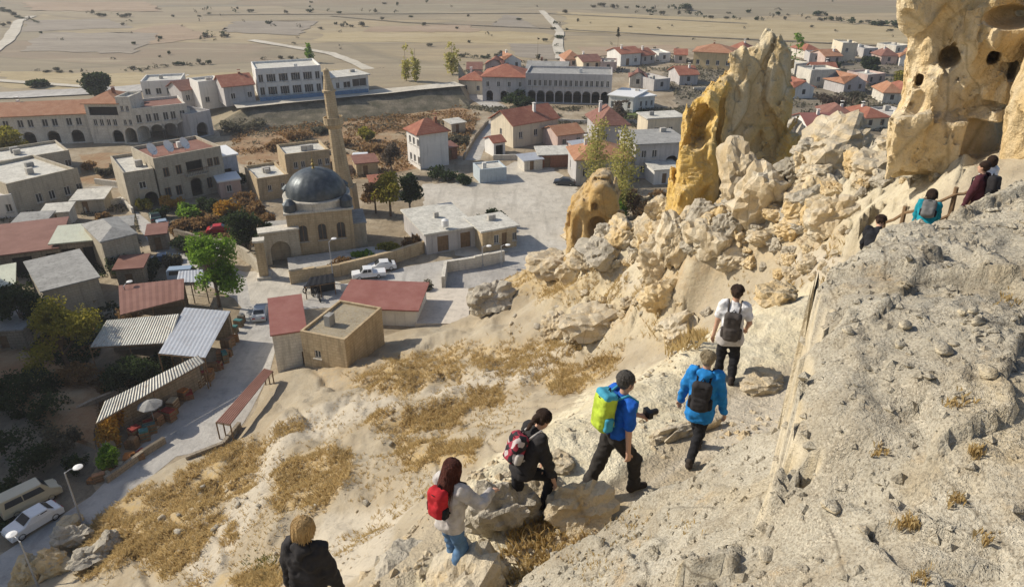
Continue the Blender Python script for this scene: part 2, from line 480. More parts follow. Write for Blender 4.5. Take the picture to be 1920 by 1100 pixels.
def tuff_material(name, base, dark, light, ochre=0.0, sc=1.0, grain=.6, att=None):
    """volcanic tuff: streaked, pitted, lichen-grey in places, ochre where freshly broken"""
    t = NT(name); src = t.pos()
    n1 = t.noise(.5 * sc, 6, .62, src); n2 = t.noise(2.6 * sc, 6, .68, src); n3 = t.noise(14 * sc, 4, .7, src)
    st = t.noise(1.1 * sc, 4, .6, t.mapped(src, (1.6, 1.6, .28)))
    c = t.ramp(n1, [(.32, dark), (.5, base), (.68, light)])
    c = t.mix(t.rng(n2, .5, .72, 0, .6), c, dark)
    ck = t.voro(.8 * sc, t.mapped(src, (1, 1, .45)), 'DISTANCE_TO_EDGE'); c = t.mix(t.rng(ck, .0, .03, .55, 0), c, tuple(x * .4 for x in dark))
    if ochre:
        c = t.mix(t.rng(st, .36, .58, 0, ochre), c, (.56, .35, .095))
        c = t.mix(t.rng(st, .62, .72, 0, ochre * .6), c, (.60, .44, .22))
    if att: c = t.mix(t.math('MULTIPLY', t.attr(att), t.rng(n2, .25, .6, .5, 1)), c, t.ramp(st, [(.3, (.52, .32, .07)), (.55, (.66, .44, .12)), (.7, (.70, .54, .25))]))
    geo = t.n('ShaderNodeSeparateXYZ'); nn = t.n('ShaderNodeNewGeometry'); t.l(nn.outputs['Normal'], geo.inputs[0])
    upf = t.math('MULTIPLY', t.rng(geo.outputs[2], .45, .85), t.rng(n2, .35, .6))
    c = t.mix(t.math('MULTIPLY', upf, .55), c, (.42, .39, .33))
    c = t.mix(t.rng(n3, .28, .5, .35, 0), c, tuple(x * .45 for x in dark))
    h = t.math('ADD', t.math('MULTIPLY', n2, 1.0), t.math('MULTIPLY', n3, .45))
    nb = t.bump(h, min(1, grain * 1.2), .16 / sc); nb = t.bump(t.noise(45 * sc, 3, .7, src), .5, .03, nb)
    return t.out(c, nb, .95)
M_soil = soil_material()
M_tuff = tuff_material('pale_tuff', (.58, .50, .365), (.44, .37, .26), (.68, .62, .50), .25)
M_tuff_y = tuff_material('ochre_tuff', (.64, .54, .36), (.54, .43, .25), (.73, .66, .51), .35, .55, .6, 'ochre')
M_tuff_c = tuff_material('cliff_tuff', (.66, .55, .37), (.56, .44, .26), (.74, .66, .50), .45, .6)
M_tuff_g = tuff_material('grey_tuff', (.46, .41, .325), (.31, .275, .21), (.56, .51, .42), .0, .9)

# ---- hillside
tt = np.linspace(-1.12, 1.05, 660)
yy = [1.2]
while yy[-1] < 122: yy.append(yy[-1] + max(.05, .0078 * yy[-1]))
yy = np.array(yy)
XX = yy[:, None] * tt[None, :] ; YY = np.repeat(yy[:, None], len(tt), 1)
XX = XX + np.sign(tt)[None, :] * 2.0 * (np.abs(tt)[None, :] ** 2)
ZZ = H(XX, YY)
ix, iy = proj(XX, YY, ZZ)
wob = 14 * fbm2(XX * .4, YY * .4, 3, 77)
def sketch(polys, soft=0):
    m = np.zeros(XX.shape)
    for p in polys: m = np.maximum(m, inpoly(ix + wob, iy + wob * .6, p).astype(float))
    return m
GRASS_POLY = [
 [(130, 1010), (330, 880), (440, 830), (500, 830), (480, 900), (380, 960), (300, 1020), (150, 1100)],
 [(520, 870), (640, 835), (655, 880), (600, 940), (515, 960)],
 [(690, 770), (880, 755), (880, 790), (780, 815), (690, 800)], [(745, 830), (900, 825), (890, 870), (760, 875)],
 [(880, 735), (955, 725), (950, 765), (885, 765)], [(500, 795), (560, 785), (560, 815), (505, 820)],
 [(1010, 715), (1140, 665), (1190, 640), (1130, 720), (1060, 745)], [(880, 655), (1080, 640), (1060, 690), (900, 705)],
 [(730, 660), (880, 650), (860, 700), (700, 720)], [(640, 690), (790, 715), (760, 745), (650, 715)],
 [(890, 480), (1080, 500), (1260, 540), (1250, 580), (1060, 570), (900, 530)], [(1190, 600), (1310, 610), (1330, 660), (1250, 650)],
 [(960, 980), (1170, 930), (1100, 1030), (1010, 1090), (900, 1100)], [(330, 1100), (520, 1060), (520, 1100)], [(260, 1030), (420, 970), (440, 1010), (300, 1090)]]
PALE_POLY = [[(868, 893), (1000, 800), (1140, 718), (1300, 635), (1400, 588), (1500, 548), (1570, 515), (1570, 640), (1400, 690), (1330, 760), (1220, 850), (1080, 950), (930, 1010), (850, 1000)],
 [(740, 1100), (880, 1000), (1000, 1010), (960, 1100)]]
TRAIL_POLY = [[(1200, 920), (1330, 820), (1380, 730), (1560, 690), (1560, 790), (1430, 830), (1270, 880), (1160, 960)],
 [(500, 790), (640, 735), (760, 745), (640, 800), (540, 850), (400, 1100), (330, 1100), (470, 900)], [(1110, 505), (1190, 515), (1230, 560), (1200, 600), (1215, 560), (1170, 530)],
 [(760, 740), (1010, 650), (1100, 640), (1000, 720), (880, 740)], [(600, 960), (760, 940), (700, 1060), (640, 1100), (560, 1050)], [(1480, 480), (1590, 470), (1580, 520), (1480, 530)]]
OCHRE_POLY = [[(1230, 480), (1480, 440), (1600, 430), (1590, 460), (1400, 500), (1230, 540)], [(1010, 580), (1180, 570), (1180, 610), (1020, 640)], [(1180, 540), (1270, 530), (1270, 590), (1200, 600)], [(580, 640), (720, 640), (700, 720), (590, 720)]]
def blur(m, n=2):
    for _ in range(n):
        m = (m + np.roll(m, 1, 0) + np.roll(m, -1, 0) + np.roll(m, 1, 1) + np.roll(m, -1, 1)) / 5
    return m
pale_m = blur(sketch(PALE_POLY), 4); trail_m = blur(sketch(TRAIL_POLY), 4); rub_m = blur(sketch([[(1070, 460), (1250, 395), (1480, 270), (1700, 240), (1830, 320), (1600, 470), (1400, 500), (1200, 520), (1000, 530)], [(1010, 570), (1250, 520), (1300, 620), (1040, 650)]]), 6)
ZZ = ZZ + Hslab(XX, YY, np.clip(pale_m - trail_m, 0, 1)) 
mr = rub_m > .02
ZZ[mr] += (.5 * facet(XX[mr], YY[mr], ZZ[mr], .4, 5.) + .3 * facet(XX[mr], YY[mr], ZZ[mr], 1.0, 9.)) * rub_m[mr]
XX = XX.copy(); gm = blur(sketch(GRASS_POLY), 9)
grid = dict(grass=gm.ravel(), pale=np.clip(pale_m + rub_m * .7, 0, 1).ravel(), trail=blur(sketch(TRAIL_POLY), 3).ravel(), ochre=blur(sketch(OCHRE_POLY), 3).ravel())
hill_o = grid_mesh('hillside', XX, YY, ZZ, M_soil, grid)
tag(hill_o, kind='structure')

# ---- rock outcrop in front of the camera
def outcrop_material():
    t = NT('outcrop_tuff')
    n1 = t.noise(.8, 5, .6); n2 = t.noise(4.5, 5, .65); n3 = t.noise(22, 4, .7); n4 = t.noise(70, 3, .75)
    c = t.ramp(n1, [(.3, (.33, .295, .23)), (.5, (.405, .37, .295)), (.7, (.49, .455, .375))])
    c = t.mix(t.rng(n2, .48, .7, 0, .7), c, (.27, .22, .15))
    c = t.mix(t.rng(t.noise(.55, 6, .7), .48, .62, 0, .65), c, (.27, .245, .20))
    c = t.mix(t.rng(t.noise(2.2, 6, .75), .58, .7, 0, .6), c, (.50, .35, .18))
    ce = t.voro(1.1, t.mapped(t.pos(), (1, .6, 1)), 'DISTANCE_TO_EDGE'); c = t.mix(t.math('MULTIPLY', t.rng(ce, 0, .012, .8, 0), t.rng(n1, .42, .55)), c, (.09, .075, .055))
    c = t.mix(t.rng(t.noise(1.3, 4, .6), .55, .72, 0, .5), c, (.50, .38, .20))
    v = t.voro(150); vc = t.voro(120, out='Color'); gm_ = t.rng(t.noise(3.1, 4, .65), .42, .6)
    sep = t.n('ShaderNodeSeparateColor'); t.l(vc, sep.inputs[0])
    c = t.mix(t.math('MULTIPLY', gm_, t.rng(sep.outputs[0], .6, .75, 0, .6)), c, (.58, .52, .41))
    c = t.mix(t.rng(sep.outputs[1], .74, .84, 0, .55), c, (.21, .175, .125))
    c = t.mix(t.rng(n4, .3, .55, .5, 0), c, (.13, .11, .08))
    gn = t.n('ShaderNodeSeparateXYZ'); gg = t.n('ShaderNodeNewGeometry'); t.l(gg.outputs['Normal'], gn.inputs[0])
    c = t.mix(t.rng(gn.outputs[2], .5, .28), c, t.ramp(n2, [(.35, (.46, .385, .26)), (.65, (.60, .535, .41))]))  # steep faces: fresh-rock cream, with the sunlit flank's brightness in the colour
    peb = t.rng(v, 0, .5, 1, 0)
    h = t.math('ADD', t.math('MULTIPLY', t.math('MULTIPLY', peb, gm_), .3), t.math('ADD', t.math('MULTIPLY', n3, .8), t.math('MULTIPLY', n4, .6)))
    nb = t.bump(n2, .6, .10); nb = t.bump(h, .7, .02, nb)
    return t.out(c, nb, .95)
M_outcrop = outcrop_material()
def pdist(x, y, poly):
    """signed distance to a plan polygon, negative inside"""
    d = np.full(np.shape(x), 1e9); n = len(poly)
    for i in range(n):
        ax, ay = poly[i][:2]; bx, by = poly[(i + 1) % n][:2]
        ex, ey = bx - ax, by - ay; t = np.clip(((x - ax) * ex + (y - ay) * ey) / (ex * ex + ey * ey), 0, 1)
        d = np.minimum(d, np.hypot(x - ax - t * ex, y - ay - t * ey))
    return np.where(inpoly(x, y, poly), -d, d)
STEP = [(1562, 528, 34.2), (1560, 580, 34.2), (1563, 640, 34.2), (1556, 700, 34.2), (1558, 760, 34.18), (1546, 820, 34.12), (1538, 885, 34.0), (1500, 940, 33.85), (1440, 1000, 33.6), (1380, 1100, 33.4)]
RIM_R = [(1940, 341, 34.42), (1870, 361, 34.4), (1820, 386, 34.36), (1760, 420, 34.3), (1700, 432, 34.3), (1640, 447, 34.27), (1580, 484, 34.22)]
RIM_L = [(960, 1135, 31.9), (1000, 1100, 32.05), (1090, 1030, 32.4), (1200, 925, 32.7), (1300, 872, 32.9), (1390, 830, 33.05), (1460, 802, 33.2), (1535, 792, 33.35), (1620, 770, 33.4), (1760, 750, 33.4)]
OC_R = STEP + RIM_R + [(1700, 1100, 34.12), (1920, 1100, 34.25), (1700, 700, 34.28), (1800, 500, 34.3), (1920, 700, 34.42), (1600, 800, 34.2), (1650, 560, 34.25), (1720, 880, 34.2)]
OC_L = RIM_L + [(1300, 1100, 33.15), (1450, 900, 33.35), (1200, 1030, 32.65), (1350, 970, 33.1), (1480, 850, 33.35), (1540, 900, 33.55), (1540, 1000, 33.7)]
_zr = RBF([tuple(P(*q)) for q in OC_R] + [(0, 0, 34.1), (2, -2, 34.3), (6, 0, 34.6), (9, 5, 34.7)], .3)
_zl = RBF([tuple(P(*q)) for q in OC_L] + [(0.1, 1.6, 33.2), (0, 0, 33.8)], .3)
POLY_R = [tuple(P(*q))[:2] for q in RIM_R + STEP] + [(-.6, .9), (-.6, -4), (9, -4), (11, 6)]
POLY_L = [tuple(P(*q))[:2] for q in RIM_L] + [(5, 2), (3, 0), (-.9, .6)]
def oc_detail(x, y):
    q = np.zeros(np.shape(x))
    return .06 * fbm2(x * 1.1, y * 1.1, 3, 5) + .11 * facet(x, y * .8, q, .8, 4.) + .05 * facet(x, y, q, 2.4, 6.) + .022 * facet(x, y, q, 6.5, 2.) + .01 * facet(x, y, q, 15., 7.) + .01 * fbm2(x * 9, y * 9, 3, 15) + .006 * np.abs(fbm2(x * 26, y * 26, 2, 40))
def OCH(x, y, full=False):
    x = np.asarray(x, float); y = np.asarray(y, float)
    nz = .07 * fbm2(x * 2.3, y * 2.3, 3, 71) + .09 * facet(x, y, np.zeros(x.shape), 1.7, 12.) + .05 * facet(x, y, np.zeros(x.shape), 4.5, 3.)
    dr = pdist(x, y, POLY_R) + nz; dl = pdist(x, y, POLY_L) + nz
    fall = lambda d, k: np.where(d > -.10, (d + .10) ** 2 / .4, 0) * (d < .06) + (d >= .06) * (.064 + k * (d - .06))
    a = _zr(x, y) - fall(dr, 34.0); b = _zl(x, y) - fall(dl, 4.0)
    r_ = np.maximum(-smin(-a, -b, .05), 26.5) + oc_detail(x, y)
    return (r_, dr, a > b - .05) if full else r_
gx = np.arange(-2.2, 8.6, .025); gy = np.arange(-2.0, 8.6, .025)
OX, OY = np.meshgrid(gx, gy)
OZ, dR, isR = OCH(OX, OY, True)
crk = np.abs(vnoise2(OX * .9 + .4 * vnoise2(OX * 4, OY * 4, 2), OY * .5 + .3 * vnoise2(OX * 3, OY * 3, 3), 61)); OZ -= .05 * (1 - sstep(0, .025, crk)) * sstep(.1, .4, vnoise2(OX * .7, OY * .7, 62))
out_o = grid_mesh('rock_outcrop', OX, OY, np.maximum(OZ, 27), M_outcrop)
tag(out_o, kind='structure')
def TO(px, py):
    """line of sight onto the outcrop"""
    d = ray(px, py); t = np.linspace(1.2, 12, 900)
    x, y, z = d[0] * t, d[1] * t, CAMZ + d[2] * t
    w = np.nonzero(z < OCH(x, y))[0]; i = w[0] if len(w) else 899
    return Vector((x[i], y[i], z[i]))
# ================================================================== PLAIN
def plain_material():
    t = NT('plain_fields'); src = t.pos()
    w = t.n('ShaderNodeVectorMath', operation='ADD')
    nz = t.n('ShaderNodeTexNoise'); nz.inputs['Scale'].default_value = .006; nz.inputs['Detail'].default_value = 3
    t.l(src, nz.inputs['Vector'])
    sc = t.n('ShaderNodeVectorMath', operation='SCALE'); sc.inputs['Scale'].default_value = 60; t.l(nz.outputs['Color'], sc.inputs[0])
    t.l(src, w.inputs[0]); t.l(sc.outputs[0], w.inputs[1])
    cell = t.voro(.014, t.mapped(w.outputs[0], (.5, 1.3, 1), (0, 0, .12)), 'F1', 'Color', .9)
    sep = t.n('ShaderNodeSeparateColor'); t.l(cell, sep.inputs[0])
    c = t.ramp(sep.outputs[0], [(0, (.205, .175, .12)), (.25, (.33, .27, .18)), (.5, (.25, .19, .135)), (.75, (.38, .30, .18)), (1, (.20, .185, .145))])
    n1 = t.noise(.03, 5, .6, src); n2 = t.noise(.25, 5, .65, t.mapped(src, (.5, 1.6, 1))); n3 = t.noise(1.2, 4, .7, src)
    c = t.mix(t.rng(n1, .42, .64, 0, .5), c, (.25, .22, .15))
    ed = t.voro(.014, t.mapped(w.outputs[0], (.5, 1.3, 1), (0, 0, .12)), 'DISTANCE_TO_EDGE', 'Distance', .9)
    c = t.mix(t.rng(ed, .012, .03, .6, 0), c, (.20, .17, .115))
    n4 = t.noise(.05, 5, .7, t.mapped(src, (.3, 1.8, 1), (0, 0, .08)))
    c = t.mix(t.rng(n4, .5, .64, 0, .6), c, (.22, .18, .13)); c = t.mix(t.rng(n4, .34, .46, .5, 0), c, (.44, .375, .26))
    c = t.mix(t.rng(n2, .46, .7, 0, .55), c, (.24, .20, .14))
    c = t.mix(t.rng(n2, .25, .42, .35, 0), c, (.45, .39, .27))
    c = t.mix(t.rng(n3, .5, .75, 0, .4), c, (.20, .175, .12))
    return t.out(c, t.bump(n3, .5, .3), .97)
M_plain = plain_material()
N = 140
gx = np.concatenate([np.linspace(-3500, -320, 14), np.linspace(-300, 300, 121), np.linspace(320, 3500, 14)])
gy = np.concatenate([np.linspace(-400, -20, 6), np.linspace(0, 700, 141), np.linspace(760, 6500, 16)])
PX, PY = np.meshgrid(gx, gy)
PZ = np.zeros_like(PX)
far = sstep(900, 2500, PY)
PZ = PZ + far * (3.0 * fbm2(PX * .006, PY * .006, 3, 90))
tag(grid_mesh('plain', PX, PY, PZ, M_plain), kind='structure')

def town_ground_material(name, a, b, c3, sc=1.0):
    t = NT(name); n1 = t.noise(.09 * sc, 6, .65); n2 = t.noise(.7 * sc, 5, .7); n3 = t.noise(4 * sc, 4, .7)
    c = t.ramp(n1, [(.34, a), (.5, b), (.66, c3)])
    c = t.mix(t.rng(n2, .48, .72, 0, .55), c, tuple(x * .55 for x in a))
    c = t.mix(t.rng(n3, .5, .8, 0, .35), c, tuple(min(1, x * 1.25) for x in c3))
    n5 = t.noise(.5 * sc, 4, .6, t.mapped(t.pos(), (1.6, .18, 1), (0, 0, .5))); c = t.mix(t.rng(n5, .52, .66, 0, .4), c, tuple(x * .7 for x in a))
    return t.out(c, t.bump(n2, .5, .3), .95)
M_dirt = town_ground_material('town_dirt', (.22, .17, .11), (.32, .26, .18), (.43, .37, .28), 1.6)
M_red = town_ground_material('red_scrub_soil', (.27, .15, .075), (.31, .205, .115), (.36, .29, .19), 2.2)
M_lot = town_ground_material('gravel_lot', (.41, .375, .315), (.49, .45, .385), (.55, .515, .45), 1.0)
M_road = town_ground_material('worn_paving', (.36, .34, .315), (.43, .41, .38), (.49, .47, .435), 1.2)
M_track = town_ground_material('dusty_track', (.46, .42, .34), (.52, .475, .395), (.57, .53, .45), .6)
M_lawn = town_ground_material('lawn', (.085, .12, .03), (.12, .15, .045), (.17, .19, .07), 2)
M_grey = town_ground_material('scrub_soil_and_shade', (.15, .125, .09), (.20, .17, .125), (.27, .235, .175), 2.5)  # dark scrub soil; on the left yard sheet it also deepens the shade
def field_material(name, a, b, c3):
    t = NT(name); src = t.pos(); n1 = t.noise(.05, 5, .65, t.mapped(src, (.35, 1.6, 1), (0, 0, .06))); n2 = t.noise(.35, 5, .7, t.mapped(src, (.3, 1.8, 1), (0, 0, -.05))); n3 = t.noise(1.1, 4, .7)
    c = t.ramp(n1, [(.32, a), (.5, b), (.68, c3)])
    c = t.mix(t.rng(n2, .48, .66, 0, .6), c, tuple(x * .62 for x in a)); c = t.mix(t.rng(n2, .3, .44, .45, 0), c, tuple(min(1, x * 1.15) for x in c3))
    c = t.mix(t.rng(n3, .55, .75, 0, .5), c, tuple(x * .5 for x in a))
    return t.out(c, t.bump(n3, .4, .3), .97)
M_field1 = field_material('stubble_field', (.34, .265, .15), (.39, .315, .185), (.43, .355, .225))
M_field2 = field_material('fallow_field', (.245, .21, .165), (.285, .245, .195), (.33, .285, .225))
M_field3 = field_material('ploughed_field', (.30, .22, .15), (.34, .255, .175), (.38, .295, .21))
_layer = [0.004]
def sheet(name, poly, mat, z=None, wob=0.0, layer=None):
    """flat ground sheet through photo points"""
    if z is None:
        z = _layer[0]; _layer[0] += .003
    p = [P(a, b, z) for a, b in poly]
    if wob:
        q = []
        for i in range(len(p)):
            a, b = p[i], p[(i + 1) % len(p)]; n = max(1, int((b - a).length / (wob * 2.5)))
            for k in range(n):
                c = a.lerp(b, k / n); q.append(Vector((c.x + random.uniform(-wob, wob), c.y + random.uniform(-wob, wob), z)))
        p = q
    me = bpy.data.meshes.new(name); bm = bmesh.new()
    f = bm.faces.new([bm.verts.new(v) for v in p]); bmesh.ops.triangulate(bm, faces=[f]); bmesh.ops.recalc_face_normals(bm, faces=bm.faces)
    for f in bm.faces:
        if f.normal.z < 0: f.normal_flip()
    bm.to_mesh(me); bm.free(); me.materials.append(mat)
    return tag(link_mesh(name, me), kind='structure')
def strip(name, line, w, mat, z=None):
    if z is None:
        z = _layer[0]; _layer[0] += .003
    p = [P(a, b, z) for a, b in line]; L = []; Rr = []
    pts = []
    for i in range(len(p) - 1):
        for k in range(4): pts.append(p[i].lerp(p[i + 1], k / 4))
    pts.append(p[-1])
    for i, q in enumerate(pts):
        d = (pts[min(i + 1, len(pts) - 1)] - pts[max(i - 1, 0)]).normalized(); nrm = Vector((-d.y, d.x, 0)); ww = w / 2 * random.uniform(.85, 1.15)
        L.append(q + nrm * ww); Rr.append(q - nrm * ww)
    m = MB(); n = len(pts); m.add(L + Rr, [(i, n + i, n + i + 1, i + 1) for i in range(n - 1)])
    return tag(m.build(name, mat), kind='structure')
sheet('town_ground', [(-700, 300), (-60, 196), (400, 175), (800, 160), (1000, 110), (1300, 90), (2300, 95), (2300, 420), (1300, 520), (600, 900), (0, 1300), (-700, 1300)], M_dirt, .004)
# fields on the plain
sheet('field', [(0, 132), (340, 140), (700, 128), (640, 160), (230, 168), (0, 165)], M_field1, 0.042, 2)
sheet('field', [(590, 78), (1040, 82), (1030, 62), (820, 55), (600, 62)], M_field1, 0.054, 2)
sheet('field', [(920, 50), (1010, 55), (970, 30), (945, 28)], M_field2, 0.066, 1)
sheet('field', [(970, 108), (1045, 112), (1040, 84), (955, 82)], M_field2, 0.078, 1)
sheet('field', [(30, 60), (260, 52), (200, 36), (60, 38)], M_field2, 0.090, 2)
sheet('field', [(1060, 60), (1700, 85), (1720, 50), (1050, 22)], M_field1, 0.102, 3)
sheet('field', [(270, 85), (400, 70), (330, 45), (250, 55)], M_field3, 0.114, 2)
sheet('field', [(680, 60), (900, 60), (880, 46), (700, 50)], M_field3, 0.126, 2)
sheet('field', [(40, 95), (250, 100), (300, 62), (80, 62)], M_field2, 0.138, 2)
sheet('field', [(60, 20), (300, 22), (280, 4), (40, 4)], M_field3, 0.150, 2)
sheet('field', [(420, 60), (560, 66), (600, 40), (440, 40)], M_field2, 0.162, 2)
sheet('field', [(1100, 105), (1280, 100), (1260, 84), (1080, 88)], M_field3, 0.174, 2)
strip('track', [(-20, 100), (15, 75), (28, 55), (34, 40), (60, 30)], 4.5, M_track, .25)
strip('track', [(1015, 20), (1035, 40), (1050, 60), (1045, 85), (1052, 110)], 3.5, M_track, .25)
strip('track', [(470, 75), (560, 90), (620, 100), (660, 115), (700, 134)], 3.5, M_track, .25)
strip('track', [(-40, 148), (200, 165), (420, 150), (700, 142)], 3, M_track, .26)
strip('valley_road', [(-30, 180), (140, 172), (300, 162), (440, 158)], 9, M_road, .27)
strip('field_bank', [(380, 28), (700, 26), (1020, 25), (1400, 44)], 3, M_grey, .24)
strip('field_bank', [(620, 30), (760, 42), (1000, 52), (1250, 66), (1700, 88)], 2.5, M_grey, .24)
# town ground patches
sheet('red_scrub_ground', [(440, 240), (560, 205), (740, 195), (860, 190), (900, 215), (870, 290), (760, 320), (640, 340), (520, 330), (430, 300)], M_red, .012, 1.0)
sheet('scrub_ground', [(150, 290), (260, 285), (250, 345), (150, 345)], M_red, .012, .6)
sheet('scrub_ground', [(1240, 130), (1700, 110), (1700, 250), (1500, 260), (1280, 220)], M_grey, .012, 1.0)
sheet('lawn', [(1100, 212), (1235, 204), (1262, 214), (1240, 222), (1130, 224)], M_lawn, .02, .3)
sheet('gravel_lot', [(790, 345), (900, 342), (960, 305), (1010, 295), (1080, 350), (1080, 420), (1085, 520), (990, 540), (980, 470), (860, 480), (800, 420)], M_lot, .016, .3)
sheet('street', [(870, 300), (905, 240), (930, 215), (905, 200), (850, 165), (872, 160), (950, 200), (955, 222), (915, 262), (900, 300)], M_road, .018)
sheet('street', [(480, 560), (560, 530), (660, 535), (760, 500), (880, 480), (990, 470), (1060, 500), (1000, 520), (880, 540), (800, 560), (640, 575), (560, 580), (520, 640), (505, 700), (470, 770), (430, 835), (330, 855), (140, 1010), (20, 1120), (-200, 1300), (-300, 1200), (0, 1040), (170, 930), (300, 800), (400, 700), (440, 620), (450, 580)], M_road, .020)
sheet('street', [(275, 415), (330, 470), (420, 500), (500, 520), (520, 570), (470, 600), (440, 560), (360, 520), (290, 470), (262, 430)], M_road, .023)
sheet('street', [(150, 352), (240, 345), (262, 430), (285, 420), (250, 392), (232, 352)], M_road, .026)
sheet('yard', [(460, 510), (540, 500), (640, 530), (560, 570), (470, 570)], M_lot, .028)

sheet('yard_painted_shade', [(-80, 560), (210, 590), (330, 680), (190, 800), (170, 930), (0, 1035), (-120, 1040)], M_grey, .0145, .4)  # dark ground colour laid here to deepen the shade under the trees
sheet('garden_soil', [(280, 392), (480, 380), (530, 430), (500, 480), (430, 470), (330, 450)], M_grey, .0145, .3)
# ================================================================== ROCKS
def uz(px, py, y):
    """photo point on the vertical plane at plan depth y -> (x, z)"""
    d = ray(px, py); t = y / d[1]; return (d[0] * t, CAMZ + d[2] * t)
def poly_sd(U, W, poly):
    return pdist(U, W, poly)

def rounded(sd2, yd, t, r):
    a = sd2 + r; b = np.abs(yd) - t + r
    return np.sqrt(np.maximum(a, 0) ** 2 + np.maximum(b, 0) ** 2) - r + np.minimum(np.maximum(a, b), 0)

def near(d, X, Y, Z, g, band=1.1):
    m = np.abs(d) < band; d = d.copy(); d[m] += g(X[m], Y[m], Z[m]); return d
# ---- the tall yellow pinnacle
Y0 = P(1370, 400, 19.6).y
pin = [uz(a, b, Y0) for a, b in [(1250, 440), (1258, 380), (1266, 320), (1276, 270), (1288, 212), (1305, 182), (1335, 152), (1372, 132), (1382, 108), (1410, 80), (1444, 57), (1460, 58), (1474, 84), (1480, 130), (1487, 175), (1492, 214), (1482, 240), (1474, 300), (1478, 380), (1480, 440)]]
cx0, cz0 = uz(1318, 228, Y0); cu = uz(1340, 228, Y0)[0] - cx0
zb = uz(1370, 400, Y0)[1]
def f_pin(X, Y, Z):
    X = X - (Y - Y0) * .27
    sd2 = poly_sd(X, Z, pin)
    hh = np.clip((Z - zb) / 11.0, 0, 1)
    t = 2.7 * (1 - hh) + .8 * hh
    yo = Y - Y0 - .5 * hh
    # left buttress steps forward, the broad right face lies back
    fwd = .9 * sstep(uz(1360, 300, Y0)[0], uz(1335, 300, Y0)[0], X)
    d = rounded(sd2, yo + fwd * .6, t + fwd * .5, 1.0)
    d = near(d, X, Y, Z, lambda x, y, z: .2 * vnoise(x * .35, y * .35, z * .22) + .55 * facet(x, y, z * .5, .38, 2.) + .36 * facet(x, y, z * .45, .9, 7.) + .2 * facet(x, y, z * .6, 2.1, 3.) + .1)
    cave = smin(sd_ell(X, Y, Z, (cx0 - .05, Y0 - 2.3, cz0 + .6), (cu * 1.05, 2.0, cu * 1.3)), sd_ell(X, Y, Z, (cx0 - .2, Y0 - 2.3, cz0 - .3), (cu * 1.0, 1.9, cu * 1.3)), .3)
    cave = near(cave, X, Y, Z, lambda x, y, z: .25 * facet(x, y, z, 1.1, 11.) + .1 * facet(x, y, z, 2.6, 4.))
    d = np.maximum(d, -cave)
    crack = np.abs(X - uz(1349, 300, Y0)[0] - .35 * np.sin(Z * .9) - .12 * np.sin(Z * 2.7)) + np.maximum(0, (Y - Y0 + 1.2)) * 9
    d = np.maximum(d, .16 - crack)
    return d
xs = [p[0] for p in pin]
V, F = surfnets(f_pin, (min(xs) - 1, Y0 - 5.0, zb - 4), (max(xs) + 1, Y0 + 4.5, max(p[1] for p in pin) + 1), .11)
lx = V[:, 0] - (V[:, 1] - Y0) * .27
och = np.clip(sstep(uz(1362, 300, Y0)[0], uz(1335, 300, Y0)[0], lx + .3 * vnoise(V[:, 0], V[:, 1], V[:, 2])) + .8 * sstep(uz(1462, 200, Y0)[0], uz(1480, 200, Y0)[0], lx) + .5 * sstep(.1, .5, vnoise(V[:, 0] * .5, V[:, 1] * .5, V[:, 2] * .25)), 0, 1) * sstep(uz(1400, 90, Y0)[1], uz(1400, 160, Y0)[1], V[:, 2] + 0)
o = mesh_np('rock_pinnacle', V, F, M_tuff_y, None, False, {'ochre': och})
tag(o, 'tall yellow tuff pinnacle with a hollow in its left face', 'rock')

# ---- small rock with the cave mouth
Y1 = P(1112, 440, 11.5).y
pin1 = [uz(a, b, Y1) for a, b in [(1062, 490), (1070, 430), (1073, 385), (1085, 370), (1100, 350), (1112, 330), (1130, 325), (1145, 328), (1155, 352), (1160, 395), (1168, 430), (1180, 490)]]
ca = uz(1119, 410, Y1)
def f_cave(X, Y, Z):
    X = X - (Y - Y1) * .10
    d = rounded(poly_sd(X, Z, pin1), Y - Y1, 2.4, .9)
    d = near(d, X, Y, Z, lambda x, y, z: .4 * facet(x, y, z * .7, .5, 4.) + .25 * facet(x, y, z * .7, 1.3, 9.) - .15 * np.abs(vnoise(x * 1.4, y * 1.4, z * .5)) + .08)
    d = np.maximum(d, -sd_ell(X, Y, Z, (ca[0], Y1 - 2.2, ca[1]), (.85, 1.8, .95)))
    b = uz(1115, 372, Y1); d = np.maximum(d, -sd_ell(X, Y, Z, (b[0], Y1 - 2.4, b[1]), (.3, .9, .45)))
    b = uz(1083, 415, Y1); d = np.maximum(d, -sd_ell(X, Y, Z, (b[0], Y1 - 2.3, b[1]), (.5, .8, 1.3)))
    return d
V, F = surfnets(f_cave, (min(p[0] for p in pin1) - 1, Y1 - 4, min(p[1] for p in pin1)), (max(p[0] for p in pin1) + 1, Y1 + 4, max(p[1] for p in pin1) + 1), .16)
tag(mesh_np('cave_rock', V, F, tuff_material('brown_tuff', (.46, .33, .17), (.36, .24, .11), (.54, .45, .30), .5, .5), None, True), 'small brown rock with a dark cave mouth above the gravel lot', 'rock')

